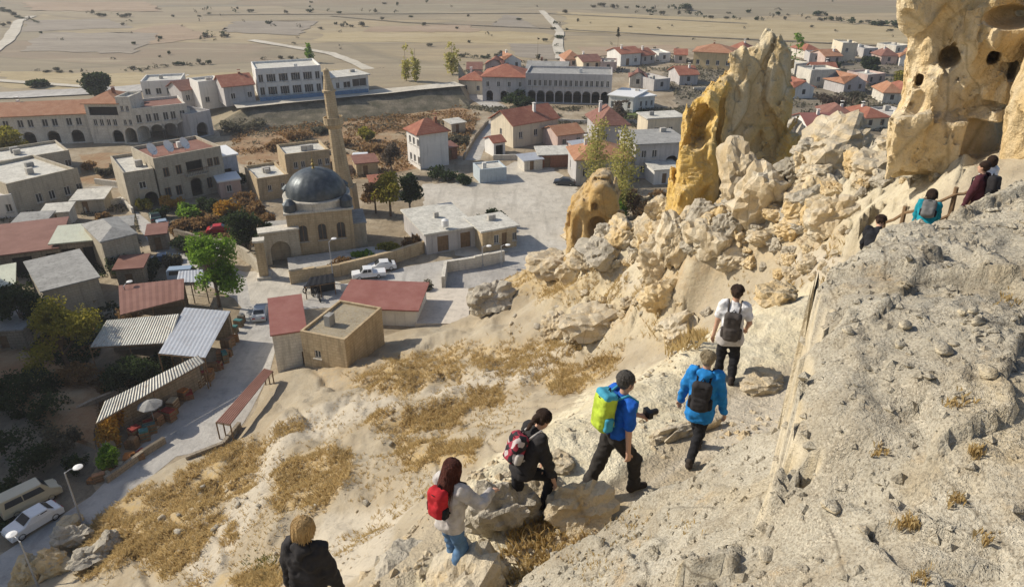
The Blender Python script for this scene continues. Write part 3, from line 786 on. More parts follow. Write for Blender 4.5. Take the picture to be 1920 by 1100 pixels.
# ---- the cliff on the right
Y2 = 21.0
SH = .52
def q2(px, py, y=Y2):
    a, b = uz(px, py, y); return (a - (y - Y2) * SH, b)
colp = [q2(a, b) for a, b in [(1672, 330), (1678, 240), (1694, 205), (1700, 140), (1708, 90), (1718, 40), (1732, -20), (1745, -130), (1760, -190), (2150, -190), (2150, 330)]]
blk = [q2(a, b, Y2 - .9) for a, b in [(1668, 330), (1670, 226), (1690, 214), (1760, 216), (1800, 222), (1880, 218), (1888, 330)]]
def f_cliff(X, Y, Z):
    X = X - (Y - Y2) * SH
    hh = np.clip((Z - 30) / 8, 0, 1)
    d = rounded(poly_sd(X, Z, colp), Y - Y2 - 2.2 - .7 * hh, 2.6, .6)
    d = smin(d, rounded(poly_sd(X, Z, blk), Y - Y2 + .25, .95, .2), .15)
    for px, py, y, r in ((1840, 60, Y2 - .3, (.75, .8, 2.0)), (1895, 60, Y2 - .8, (.7, .9, .5)), (1760, 170, Y2 - .2, (.7, .5, .8)), (1870, 170, Y2 - .4, (.55, .7, .7)), (1750, -40, Y2 - .1, (.9, .9, 1.2))):
        a = q2(px, py, y); d = smin(d, sd_ell(X, Y, Z, (a[0], y, a[1]), r), .35)
    # near pale column at the right edge
    a = q2(1935, 350, 18.3); b = q2(1935, 180, 18.5); c = q2(1985, -20, 19)
    e = smin(sd_cone(X, Y, Z, (a[0] + .3, 18.4, a[1] - 1), (b[0] + .3, 18.6, b[1]), 1.05, .8), sd_cone(X, Y, Z, (b[0] + .3, 18.6, b[1]), (c[0] + .4, 19.3, c[1]), .8, .8), .3)
    d = smin(d, e, .2)
    d = near(d, X, Y, Z, lambda x, y, z: .1 * vnoise(x * .6, y * .6, z * .4) + .28 * facet(x, y, z * .5, .7, 3.) + .12 * facet(x, y, z * .5, 1.7, 8.) + .05 * facet(x, y, z * .7, 4.0, 5.) + .03)
    def hole(px, py, y, r, dep=.8):
        p = q2(px, py, y); return sd_ell(X, Y, Z, (p[0], y, p[1]), (r[0], dep, r[1]))
    d = np.maximum(d, -hole(1781, 108, Y2 - .3, (.33, .30), 1.0))
    for px, py, w, h, y in ((1724, 153, .11, .2, Y2 - .2), (1862, 105, .17, .2, Y2 - .8), (1898, 130, .12, .25, Y2 - .9)):
        p = q2(px, py, y); d = np.maximum(d, -sd_box(X, Y, Z, (p[0], y, p[1]), (w, .8, h), 0, .03))
    p = q2(1718, 195, Y2 - .6); d = np.maximum(d, -sd_box(X, Y, Z, (p[0], Y2 - .6, p[1]), (.24, .35, .34), 0, .2))
    p = q2(1838, 268, Y2 - 1.1); d = np.maximum(d, -sd_box(X, Y, Z, (p[0] + .05, Y2 - 1.1, p[1]), (.55, .75, .55), 0, .08))
    p = q2(1895, 32, Y2 - 1.2); d = np.maximum(d, -sd_ell(X, Y, Z, (p[0], Y2 - 1.3, p[1]), (.7, .9, .3)))
    p = q2(1838, 200, Y2 - 1.0); d = np.maximum(d, -sd_ell(X, Y, Z, (p[0], Y2 - 1.0, p[1]), (.75, .5, .16)))
    return d
V, F = surfnets(f_cliff, (q2(1640, 300)[0] - 1.8, 16.6, 28.8), (19.5, 25.0, 39.0), .085)
tag(mesh_np('carved_cliff', V, F, M_tuff_c, None, False), 'carved tuff cliff with a round hole and small windows at the right edge', 'cliff')

# ---- boulders
def boulder_mesh(name, seed, sub=4, rough=.10, flat=.85, mat=None):
    r = np.random.default_rng(seed)
    bm = bmesh.new(); bmesh.ops.create_icosphere(bm, subdivisions=sub, radius=1.0)
    V = np.array([v.co[:] for v in bm.verts]); F = np.array([[v.index for v in f.verts] for f in bm.faces]); bm.free()
    n = r.normal(size=(16, 3)); n[:, 2] *= .8; n /= np.linalg.norm(n, axis=1)[:, None]
    h = r.uniform(.55, .95, 16)
    dp = V @ n.T
    rad = np.where(dp > .05, h[None, :] / np.maximum(dp, .05), 9).min(1)
    rad = np.minimum(rad, 1.12)
    s = r.uniform(0, 50, 3)
    A = V * rad[:, None]
    rad = rad + rough * (1.6 * facet(A[:, 0], A[:, 1], A[:, 2], 1.3, s[0]) + .9 * facet(A[:, 0], A[:, 1], A[:, 2] * 1.3, 3.0, s[1]) + .4 * facet(A[:, 0], A[:, 1], A[:, 2], 7.0, s[2])) + .05 * vnoise(A[:, 0] * 2, A[:, 1] * 2 + s[0], A[:, 2] * 2)
    V = V * rad[:, None]
    me = bpy.data.meshes.new(name); me.from_pydata(V.tolist(), [], F.tolist())
    me.polygons.foreach_set('use_smooth', np.full(len(F), sub < 3)); me.update()
    return me
BM = [boulder_mesh('boulder', 100 + i, 4, .13) for i in range(8)]
BMs = [boulder_mesh('stone', 200 + i, 2, .12) for i in range(6)]
_bm_cache = {}
def bmesh_of(i, mat, small=False):
    src = (BMs if small else BM); i %= len(src); k = (i, mat.name, small)
    if k not in _bm_cache:
        me = src[i].copy(); me.materials.append(mat); _bm_cache[k] = me
    return _bm_cache[k]
def boulder(px, py, w, h, label, mat=None, i=0, rot=(0, 0, 0), at=None, deep=None, name='boulder', group=None, cat='boulder', z=None, sink=.25, small=False):
    """px,py: foot of the boulder; w,h: size in photo pixels"""
    p = at or (P(px, py, z) if z is not None else T(px, py))
    s = mpp(p); a = w * s / 2 / .95; b = h * s / 2 / .9
    dp = deep * s / 2 if deep else (a + b) / 2
    o = link_mesh(name, bmesh_of(i, mat or M_tuff, small))
    o.scale = (a, dp, b); o.rotation_euler = rot
    o.location = (p.x, p.y + dp * .5, p.z + b * (1 - sink * 2))
    return tag(o, label, cat, group)
boulder(1488, 282, 68, 66, 'rounded grey boulder perched beside the yellow pinnacle', M_tuff_g, 0, (0, 0, .4))
boulder(1448, 408, 125, 112, 'big grey-tan block in front of the yellow pinnacle', M_tuff, 1, (.1, .2, 1), deep=110)
boulder(1388, 385, 100, 130, 'steep pale rock leaning on the right foot of the pinnacle', M_tuff, 2, (0, .3, 2), deep=90)
boulder(1585, 305, 170, 95, 'broad pale tilted slab between pinnacle and cliff', M_tuff, 3, (0, -.35, .3))
boulder(1650, 335, 105, 56, 'smooth pale boulder at the foot of the cliff', M_tuff, 4, (0, -.15, .8))
boulder(1556, 450, 92, 92, 'large pale block with a shaded brown right side', M_tuff, 5, (0, -.25, .2))
boulder(1530, 352, 72, 50, 'middling pale boulder under the tilted slab', M_tuff, 6)
boulder(1525, 300, 60, 45, 'grey boulder wedged beside the rounded boulder', M_tuff_g, 7)
boulder(1242, 492, 110, 72, 'rough pale boulder pile below the pinnacle', M_tuff, 1, (0, 0, 2.5))
boulder(1170, 464, 80, 62, 'pinkish boulder with a flat face near the cave rock', M_tuff_c, 5, (0, 0, 2))
boulder(1128, 500, 110, 60, 'low grey boulder below the cave rock', M_tuff_g, 3, (0, 0, 1))
boulder(1222, 418, 60, 62, 'small yellow rock left of the pinnacle foot', M_tuff_y, 6)
boulder(1255, 418, 60, 50, 'yellow block with a hollow under the pinnacle', M_tuff_y, 2)
boulder(1268, 478, 105, 92, 'tall cream boulder at the left foot of the yellow pinnacle', M_tuff, 1, (0, .2, 1.4), deep=70)
boulder(1318, 474, 96, 90, 'angular cream boulder at the middle of the pinnacle foot', M_tuff, 4, (.1, -.2, 2.2), deep=70)
boulder(1362, 470, 84, 76, 'grey cream boulder at the right foot of the pinnacle', M_tuff_g, 6, (0, .1, .5), deep=60)
boulder(1215, 462, 70, 60, 'pale boulder left of the pinnacle foot', M_tuff, 7, (0, .1, 1.5))
boulder(1045, 520, 95, 52, 'pale rock at the edge of the gravel lot', M_tuff, 4)
boulder(915, 588, 90, 68, 'dark-faced boulder beside the pale yard', M_tuff_g, 5, (0, 0, .6))
boulder(1278, 640, 125, 66, 'rounded tan mound behind the white-shirted walker', M_tuff, 0, (0, 0, 1.1), sink=.35)
boulder(1245, 585, 75, 62, 'brown shaded mound beside the small trail', M_tuff_c, 7, sink=.3)
boulder(1120, 632, 150, 62, 'long rock ledge with a dark hollow side', M_tuff, 3, (0, .12, .15), sink=.3)
boulder(1045, 640, 75, 66, 'pointed pale rock at the left end of the ledge', M_tuff, 6, (0, 0, .4), sink=.3)
boulder(1470, 575, 80, 62, 'eroded tan rock behind the cream slab', M_tuff_c, 4, sink=.35)
boulder(1370, 505, 70, 40, 'cream rock lying on the ochre slope', M_tuff, 2, (0, -.2, 0))
boulder(1440, 465, 60, 34, 'low pale rock under the boulder field', M_tuff, 7)
# heaps that bury the feet of the pinnacle and of the cave rock
def heap(px, ytop, Yp, w, label, mat, i, rot=(0, 0, 0)):
    x, ztop = uz(px, ytop, Yp); zg = float(H(np.array([x]), np.array([Yp]))[0]); b = min(1.5, max(.7, (ztop - zg + .6) / 1.75))
    s_ = mpp(Vector((x, Yp, zg))); o = link_mesh('boulder', bmesh_of(i, mat)); o.scale = (w * s_ / 1.9, w * s_ / 2.6, b); o.rotation_euler = rot; o.location = (x, Yp, zg - .6 + b * .9); return tag(o, label, 'boulder')
for k_, (px, yt, w, lb, mt_) in enumerate([(1252, 408, 90, 'cream boulder hiding the left foot of the yellow pinnacle', M_tuff), (1296, 402, 95, 'tall cream block hiding the front foot of the yellow pinnacle', M_tuff), (1340, 412, 90, 'rough grey block before the crack of the pinnacle', M_tuff_g), (1384, 396, 95, 'cream block before the right half of the pinnacle', M_tuff), (1425, 405, 80, 'cream block beside the big grey-tan block', M_tuff), (1278, 428, 70, 'lower cream boulder in the pinnacle heap', M_tuff), (1322, 432, 76, 'lower ochre boulder in the pinnacle heap', M_tuff_c), (1366, 430, 70, 'lower grey boulder in the pinnacle heap', M_tuff_g)]):
    heap(px, yt, Y0 - (5.0 if k_ < 5 else 6.6), w, lb, mt_, k_ + 1, (0, 0, k_ * 1.3))
for k_, (px, yt, w, lb, mt_) in enumerate([(1078, 452, 70, 'pale boulder at the left foot of the cave rock', M_tuff), (1120, 446, 75, 'pale boulder below the cave mouth', M_tuff), (1160, 438, 65, 'ochre boulder at the right foot of the cave rock', M_tuff_c)]):
    heap(px, yt, Y1 - 4.0, w, lb, mt_, k_ + 3, (0, 0, k_ * 1.7))
# near rocks below the path
boulder(1085, 1012, 135, 135, 'big cream boulder with a shaded side beside the path', M_tuff, 5, (.1, -.1, .2), z=30.1, deep=120, sink=.2)
boulder(950, 1010, 150, 130, 'grey boulder below the black-jacketed walker', M_tuff_g, 1, (0, 0, .7), z=30.1, deep=110, sink=.22)
boulder(1015, 965, 120, 85, 'cream stone in front of the black-jacketed walker', M_tuff, 2, (0, .2, 2), z=30.1, sink=.25)
boulder(1048, 895, 80, 48, 'cream knob on the slab between two walkers', M_tuff, 6, z=30.1)
boulder(880, 1205, 240, 215, 'broad pale rock below the red backpack', M_tuff, 3, (0, -.1, .3), z=30.0, sink=.3, deep=200)
boulder(770, 1110, 160, 80, 'low grey rock at the bottom of the picture', M_tuff_g, 4, (0, 0, 1.2), z=29.9, sink=.3)
boulder(1270, 830, 170, 46, 'long cream ledge beside the blue jacket', M_tuff, 0, (0, -.25, .3), z=30.1, sink=.3, deep=60)
boulder(1440, 735, 110, 40, 'flat cracked stone at the feet of the white-shirted walker', M_tuff, 3, (0, 0, .2), z=30.0, sink=.3)
# rocks along the road at the bottom left
for i, (px, py, w, h) in enumerate([(95, 1080, 80, 60), (135, 1035, 70, 55), (45, 1100, 70, 50), (160, 1070, 75, 45), (120, 1000, 50, 30), (200, 1040, 60, 40)]):
    boulder(px, py, w, h, ['long low boulder nearest the bottom left street lamp', 'middle boulder of the roadside heap', 'boulder at the very bottom left of the roadside heap', 'flat boulder upslope of the roadside heap', 'smallest boulder at the top of the roadside heap', 'rightmost boulder above the roadside heap'][i], M_tuff_g if i % 2 else M_tuff_c, i, (0, 0, i), group='roadside boulders at the bottom left')
# rubble between the pinnacle and the cliff
RUB = [[(1190, 425), (1350, 395), (1420, 405), (1560, 380), (1600, 440), (1400, 470), (1250, 500)], [(1480, 300), (1700, 260), (1800, 330), (1620, 380), (1500, 400)], [(1080, 450), (1200, 430), (1250, 490), (1100, 510)], [(1390, 480), (1570, 455), (1600, 500), (1500, 545), (1400, 540)], [(1000, 560), (1250, 520), (1330, 600), (1050, 650)]]
r = random.Random(3); n = 0
for poly, cnt in zip(RUB, (105, 85, 36, 34, 22)):
    k = 0
    while k < cnt:
        px = r.uniform(min(p[0] for p in poly), max(p[0] for p in poly)); py = r.uniform(min(p[1] for p in poly), max(p[1] for p in poly))
        if not inpoly(np.array(px), np.array(py), poly): continue
        w = r.choice([14, 16, 18, 20, 24, 28, 34, 44, 60, 75]) if cnt > 35 else r.choice([10, 13, 16, 20, 26, 34]); k += 1
        mt_ = r.choice([M_tuff, M_tuff, M_tuff_g, M_tuff_c])
        lb = f"{'large' if w > 40 else 'middling' if w > 22 else 'small'} {'grey' if mt_ is M_tuff_g else 'ochre' if mt_ is M_tuff_c else 'cream'} boulder in the rubble {['in front of the yellow pinnacle', 'between pinnacle and carved cliff', 'around the small cave rock', 'on the slope behind the white shirt', 'around the mid-slope ledge'][RUB.index(poly)]}"
        boulder(px, py, w, w * r.uniform(.55, .9), lb, mt_, r.randrange(8), (r.uniform(-.4, .4), r.uniform(-.4, .4), r.uniform(0, 6)), group='boulders in the rubble', sink=.3)
# single stones lying about on the slope and on the outcrop
for i in range(46):
    px, py = r.choice([(r.uniform(520, 900), r.uniform(760, 1080)), (r.uniform(900, 1250), r.uniform(560, 700)), (r.uniform(300, 520), r.uniform(880, 1080))])
    w = r.uniform(7, 20)
    boulder(px, py, w, w * .65, 'small pale stone lying on the dry slope', r.choice([M_tuff, M_tuff_g]), r.randrange(6), (0, 0, r.uniform(0, 6)), group='stones on the dry slope', name='stone', cat='stone', small=True)
OLAB = ['largest pale stone near the right edge of the outcrop', 'flat stone left of the largest stone on the outcrop', 'upright stone in the middle of the upper outcrop', 'right stone of the pair on the upper outcrop', 'left stone of the pair on the upper outcrop', 'stone nearest the broken left edge of the outcrop', 'low stone below the upright stone on the outcrop', 'stone just below the pair on the upper outcrop', 'long stone on the lower outcrop near the step', 'broad stone at the lowest left of the outcrop', 'small stone low on the outcrop right of the step', 'smallest stone above the flat stone on the outcrop']
for k_, (px, py, w, h) in enumerate(((1858, 715, 48, 34), (1770, 665, 44, 26), (1700, 620, 30, 26), (1825, 592, 26, 18), (1805, 590, 20, 14), (1592, 628, 22, 18), (1690, 655, 28, 16), (1835, 610, 30, 18), (1560, 960, 40, 24), (1440, 1050, 46, 22), (1620, 1000, 26, 16), (1790, 650, 20, 12))):
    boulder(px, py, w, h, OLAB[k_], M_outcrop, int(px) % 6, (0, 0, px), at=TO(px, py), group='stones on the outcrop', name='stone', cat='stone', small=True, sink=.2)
# ================================================================== BUILDINGS: tools
def stone_wall_material(name, a, b, mortar=.75, blk=(2.2, 4.5)):
    t = NT(name); src = t.objco()
    br = t.n('ShaderNodeTexBrick'); br.inputs['Scale'].default_value = 1.0
    sepv = t.n('ShaderNodeSeparateXYZ'); t.l(src, sepv.inputs[0])
    cmb = t.n('ShaderNodeCombineXYZ'); t.l(t.math('ADD', sepv.outputs[0], sepv.outputs[1]), cmb.inputs[0]); t.l(sepv.outputs[2], cmb.inputs[1])
    t.l(cmb.outputs[0], br.inputs['Vector'])
    br.inputs['Brick Width'].default_value = .55; br.inputs['Row Height'].default_value = .3; br.inputs['Mortar Size'].default_value = .018
    br.inputs['Color1'].default_value = (*a, 1); br.inputs['Color2'].default_value = (*b, 1)
    br.inputs['Mortar'].default_value = (*tuple(x * mortar for x in a), 1)
    n1 = t.noise(.6, 5, .65, src); n2 = t.noise(5, 4, .7, src)
    c = t.mix(t.rng(n1, .4, .7, 0, .45), br.outputs[0], tuple(x * .62 for x in a))
    c = t.mix(t.rng(n2, .5, .75, 0, .4), c, tuple(min(1, x * 1.25) for x in b))
    st = t.noise(1.0, 3, .6, t.mapped(src, (2.5, 2.5, .22)))
    c = t.mix(t.rng(st, .5, .68, 0, .5), c, tuple(x * .5 for x in a))
    return t.out(c, t.bump(t.math('ADD', n2, t.math('MULTIPLY', br.outputs['Fac'], -.6)), .5, .06), .93)
def tile_material(name, a, b, c3):
    t = NT(name); src = t.objco()
    n1 = t.noise(.8, 5, .65, src); n2 = t.noise(6, 4, .7, src)
    w = t.n('ShaderNodeTexWave', wave_type='BANDS', bands_direction='X'); w.inputs['Scale'].default_value = 1.6; w.inputs['Distortion'].default_value = .4
    t.l(src, w.inputs['Vector'])
    w2 = t.n('ShaderNodeTexWave', wave_type='BANDS', bands_direction='Y'); w2.inputs['Scale'].default_value = 1.0; w2.inputs['Distortion'].default_value = .6
    t.l(src, w2.inputs['Vector'])
    c = t.ramp(n1, [(.3, a), (.5, b), (.7, c3)])
    c = t.mix(t.rng(n2, .45, .75, 0, .6), c, tuple(x * .5 for x in a))
    c = t.mix(t.rng(w2.outputs['Fac'], .0, .35, .35, 0), c, tuple(x * .5 for x in a))
    h = t.math('ADD', w.outputs['Fac'], t.math('MULTIPLY', w2.outputs['Fac'], .5))
    return t.out(c, t.bump(h, .6, .06), .85)
M_tile = tile_material('red_roof_tiles', (.27, .10, .065), (.35, .135, .085), (.42, .20, .13))
M_tile2 = tile_material('orange_roof_tiles', (.34, .155, .085), (.42, .21, .12), (.46, .27, .17))
M_tile3 = tile_material('brown_roof_tiles', (.20, .095, .07), (.26, .125, .095), (.31, .17, .13))
M_stone = stone_wall_material('cut_stone', (.44, .385, .295), (.50, .45, .355))
M_stone_w = stone_wall_material('pale_cut_stone', (.60, .56, .48), (.68, .64, .56))
M_stone_y = stone_wall_material('sandy_cut_stone', (.45, .345, .21), (.53, .42, .27))
M_stone_d = stone_wall_material('dark_rubble_wall', (.27, .225, .17), (.34, .29, .225), .5)
M_plw = plain('white_plaster', (.70, .68, .64), var=.12, scale=.6)
M_plc = plain('cream_plaster', (.66, .58, .44), var=.14, scale=.6)
M_ply = plain('yellow_plaster', (.62, .47, .25), var=.14, scale=.6)
M_plg = plain('grey_plaster', (.46, .44, .43), var=.18, scale=.6)
M_plp = plain('pink_plaster', (.55, .42, .37), var=.18, scale=.6)
M_roofw = plain('whitewashed_roof', (.58, .56, .50), var=.3, scale=.8)
M_roofg = plain('grey_roof', (.33, .325, .31), var=.3, scale=.7)
M_conc = plain('concrete', (.47, .445, .40), var=.25, scale=.8)
M_glass = plain('dark_glass', (.035, .04, .045), rough=.25, var=.3, spec=.5)
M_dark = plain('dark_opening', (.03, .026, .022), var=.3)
M_frame = plain('white_frame', (.62, .60, .56), var=.1)
M_wood = plain('weathered_wood', (.23, .15, .085), var=.35, scale=3)
M_metal = plain('galvanised_metal', (.42, .43, .45), rough=.5, var=.25, metal=.3)
M_black = plain('black_paint', (.02, .02, .022), rough=.5, var=.3)
M_white = plain('white_paint', (.75, .75, .74), rough=.45, var=.06)
M_lead = NT('lead_dome')
_t = M_lead; _s = _t.objco(); _n = _t.noise(1.2, 5, .65, _s)
M_lead = _t.out(_t.ramp(_n, [(.3, (.05, .06, .068)), (.5, (.075, .088, .098)), (.72, (.13, .145, .155))]), _t.bump(_t.noise(3, 3, .5, _s), .2, .1), .42)
_t.bsdf.inputs['Metallic'].default_value = .35
M_blue = plain('blue_paint', (.12, .22, .36), var=.2)
M_brick = plain('brown_brick', (.27, .12, .07), var=.35, scale=3)
def corrugated_material(name, a, b, rust=.5):
    t = NT(name); src = t.objco(); n1 = t.noise(.5, 5, .7, src); n2 = t.noise(3, 5, .7, t.mapped(src, (2.5, .6, 1)))
    c = t.mix(t.rng(n1, .4, .65), a, b)
    c = t.mix(t.rng(n2, .52, .68, 0, rust), c, (.26, .15, .09))
    t.bsdf.inputs['Metallic'].default_value = .2
    return t.out(c, t.bump(n2, .2, .03), .6)
M_cor_w = corrugated_material('whitish_corrugated_sheet', (.55, .54, .48), (.42, .41, .37), .75)
M_cor_b = corrugated_material('bluish_sheet_roof', (.42, .45, .50), (.36, .38, .42), .35)
M_cor_r = corrugated_material('red_sheet_roof', (.27, .105, .085), (.33, .15, .125), .2)
M_cor_br = corrugated_material('brown_sheet_roof', (.20, .095, .07), (.255, .13, .10), .25)
M_cor_p = corrugated_material('pale_green_sheet_roof', (.52, .54, .44), (.44, .46, .38), .3)

def hgt(px, pyb, pyt, z=0.0):
    """height of something standing at photo (px, pyb) whose top shows at pyt"""
    p = P(px, pyb, z); return uz(px, pyt, p.y)[1] - z

def facade(mb, w, h, holes, m, rev=.18, v0=0.0):
    """wall with real openings; m(u, v, d) maps to local space, d inwards"""
    us = sorted({0.0, w, *[x for q in holes for x in q[:2]]}); vs_ = sorted({v0, h, *[x for q in holes for x in q[2:4]]})
    for i in range(len(us) - 1):
        for j in range(len(vs_) - 1):
            u0, u1, a, b = us[i], us[i + 1], vs_[j], vs_[j + 1]
            cu, cv = (u0 + u1) / 2, (a + b) / 2
            if any(q[0] < cu < q[1] and q[2] < cv < q[3] for q in holes): continue
            mb.quad(m(u0, a, 0), m(u1, a, 0), m(u1, b, 0), m(u0, b, 0))
    for q in holes:
        u0, u1, a, b = q[:4]; kind = q[4] if len(q) > 4 else 'w'
        d = {'a': .55, 'd': .25}.get(kind, rev)
        if kind == 'a' or kind == 'aw':
            r = (u1 - u0) / 2; c = (u0 + u1) / 2; vs0 = max(a, b - r); N = 10
            arc = [(c + r * math.cos(math.pi * k / N), vs0 + (b - vs0) * math.sin(math.pi * k / N)) for k in range(N + 1)]
            for k in range(N):
                e = (u1, b) if k < N / 2 else (u0, b)
                mb.add([m(*arc[k], 0), m(*e, 0), m(*arc[k + 1], 0)], [(0, 1, 2)])
            mb.add([m(u1, b, 0), m(u0, b, 0), m(c, vs0 + (b - vs0), 0)], [(0, 1, 2)])
            loop = [(u0, a), (u1, a), *arc, (u0, a)]
        else: loop = [(u0, a), (u1, a), (u1, b), (u0, b), (u0, a)]
        for k in range(len(loop) - 1):
            p, s_ = loop[k], loop[k + 1]
            if p == s_: continue
            mb.quad(m(*p, 0), m(*p, d), m(*s_, d), m(*s_, 0))

def row(u0, u1, n, w, v0, v1, kind='w', pair=0):
    out = []
    for k in range(n):
        c = u0 + (u1 - u0) * (k + .5) / n
        if pair:
            for s in (-1, 1): out.append((c + s * pair - w / 2, c + s * pair + w / 2, v0, v1, kind))
        else: out.append((c - w / 2, c + w / 2, v0, v1, kind))
    return out

def roof_mesh(kind, w, d, h, rise, ov, mat, parent, th=.14):
    m = MB()
    x0, x1, y0, y1 = -ov, w + ov, -ov, d + ov
    if kind == 'flat':
        m.box(.12, w - .12, .12, d - .12, h - .25, h - .12)
        o = m.build('roof', mat, parent); return o
    if kind == 'slab':
        m.box(x0, x1, y0, y1, h, h + .22); return m.build('roof', mat, parent)
    if kind in ('gx', 'gy'):
        if kind == 'gx': R0, R1 = (x0, (y0 + y1) / 2), (x1, (y0 + y1) / 2); A = [(x0, y0), (x1, y0), (x1, y1), (x0, y1)]
        else: R0, R1 = ((x0 + x1) / 2, y0), ((x0 + x1) / 2, y1); A = [(x0, y1), (x0, y0), (x1, y0), (x1, y1)]
        b = [(*p, h - .05) for p in A]; r0, r1 = (*R0, h + rise), (*R1, h + rise)
        up = lambda p: (p[0], p[1], p[2] + th)
        V = [*b, r0, r1, *[up(p) for p in b], up(r0), up(r1)]
        F = [(6, 7, 11, 10), (8, 9, 10, 11), (0, 4, 5, 1), (2, 5, 4, 3), (0, 1, 7, 6), (2, 3, 9, 8), (0, 6, 10, 4), (4, 10, 9, 3), (1, 5, 11, 7), (5, 2, 8, 11)]
        m.add(V, F)
    elif kind == 'hip':
        i = min(w, d) / 2 + ov
        if w >= d: r0, r1 = (x0 + i, d / 2, h + rise), (x1 - i + 1e-3, d / 2, h + rise)
        else: r0, r1 = (w / 2, y0 + i, h + rise), (w / 2, y1 - i + 1e-3, h + rise)
        b = [(x0, y0, h - .05), (x1, y0, h - .05), (x1, y1, h - .05), (x0, y1, h - .05)]; t_ = [(p[0], p[1], p[2] + th) for p in b]
        V = [*b, *t_, (r0[0], r0[1], r0[2] + th), (r1[0], r1[1], r1[2] + th)]
        if w >= d: F = [(4, 5, 9, 8), (5, 6, 9), (6, 7, 8, 9), (7, 4, 8)]
        else: F = [(4, 5, 8), (5, 6, 9, 8), (6, 7, 9), (7, 4, 8, 9)]
        m.add(V, F + [(3, 2, 1, 0), (0, 1, 5, 4), (1, 2, 6, 5), (2, 3, 7, 6), (3, 0, 4, 7)])
    elif kind == 'shed':
        V = [(x0, y0, h), (x1, y0, h), (x1, y1, h + rise), (x0, y1, h + rise)]; V += [(p[0], p[1], p[2] + th) for p in V]
        m.add(V, [(3, 2, 1, 0), (4, 5, 6, 7), (0, 1, 5, 4), (1, 2, 6, 5), (2, 3, 7, 6), (3, 0, 4, 7)])
    o = m.build('roof', mat, parent)
    return o

_wm = {}
def pane(parent, M4, w, h, frame=True, mat=None, fmat=None, name='window'):
    k = (round(w, 2), round(h, 2), (mat or M_glass).name)
    if k not in _wm: _wm[k] = MB().box(0, w, .0, .03, 0, h).mesh('window_pane', mat or M_glass)
    o = link_mesh(name, _wm[k], parent); o.matrix_local = M4
    if frame:
        k2 = k + ('f', (fmat or M_frame).name)
        if k2 not in _wm:
            m = MB(); t = min(.09, w * .12)
            m.box(0, t, -.04, 0, 0, h).box(w - t, w, -.04, 0, 0, h).box(t, w - t, -.04, 0, 0, t).box(t, w - t, -.04, 0, h - t, h).box(w / 2 - t * .4, w / 2 + t * .4, -.035, 0, t, h - t)
            _wm[k2] = m.mesh('window_frame', fmat or M_frame)
        f = link_mesh('window_frame', _wm[k2], o)
        k3 = ('sill', round(w, 2))
        if k3 not in _wm: _wm[k3] = MB().box(-.1, w + .1, -.26, -.131, -.1, -.01).mesh('sill', M_conc)
        link_mesh('sill', _wm[k3], o)
    return o

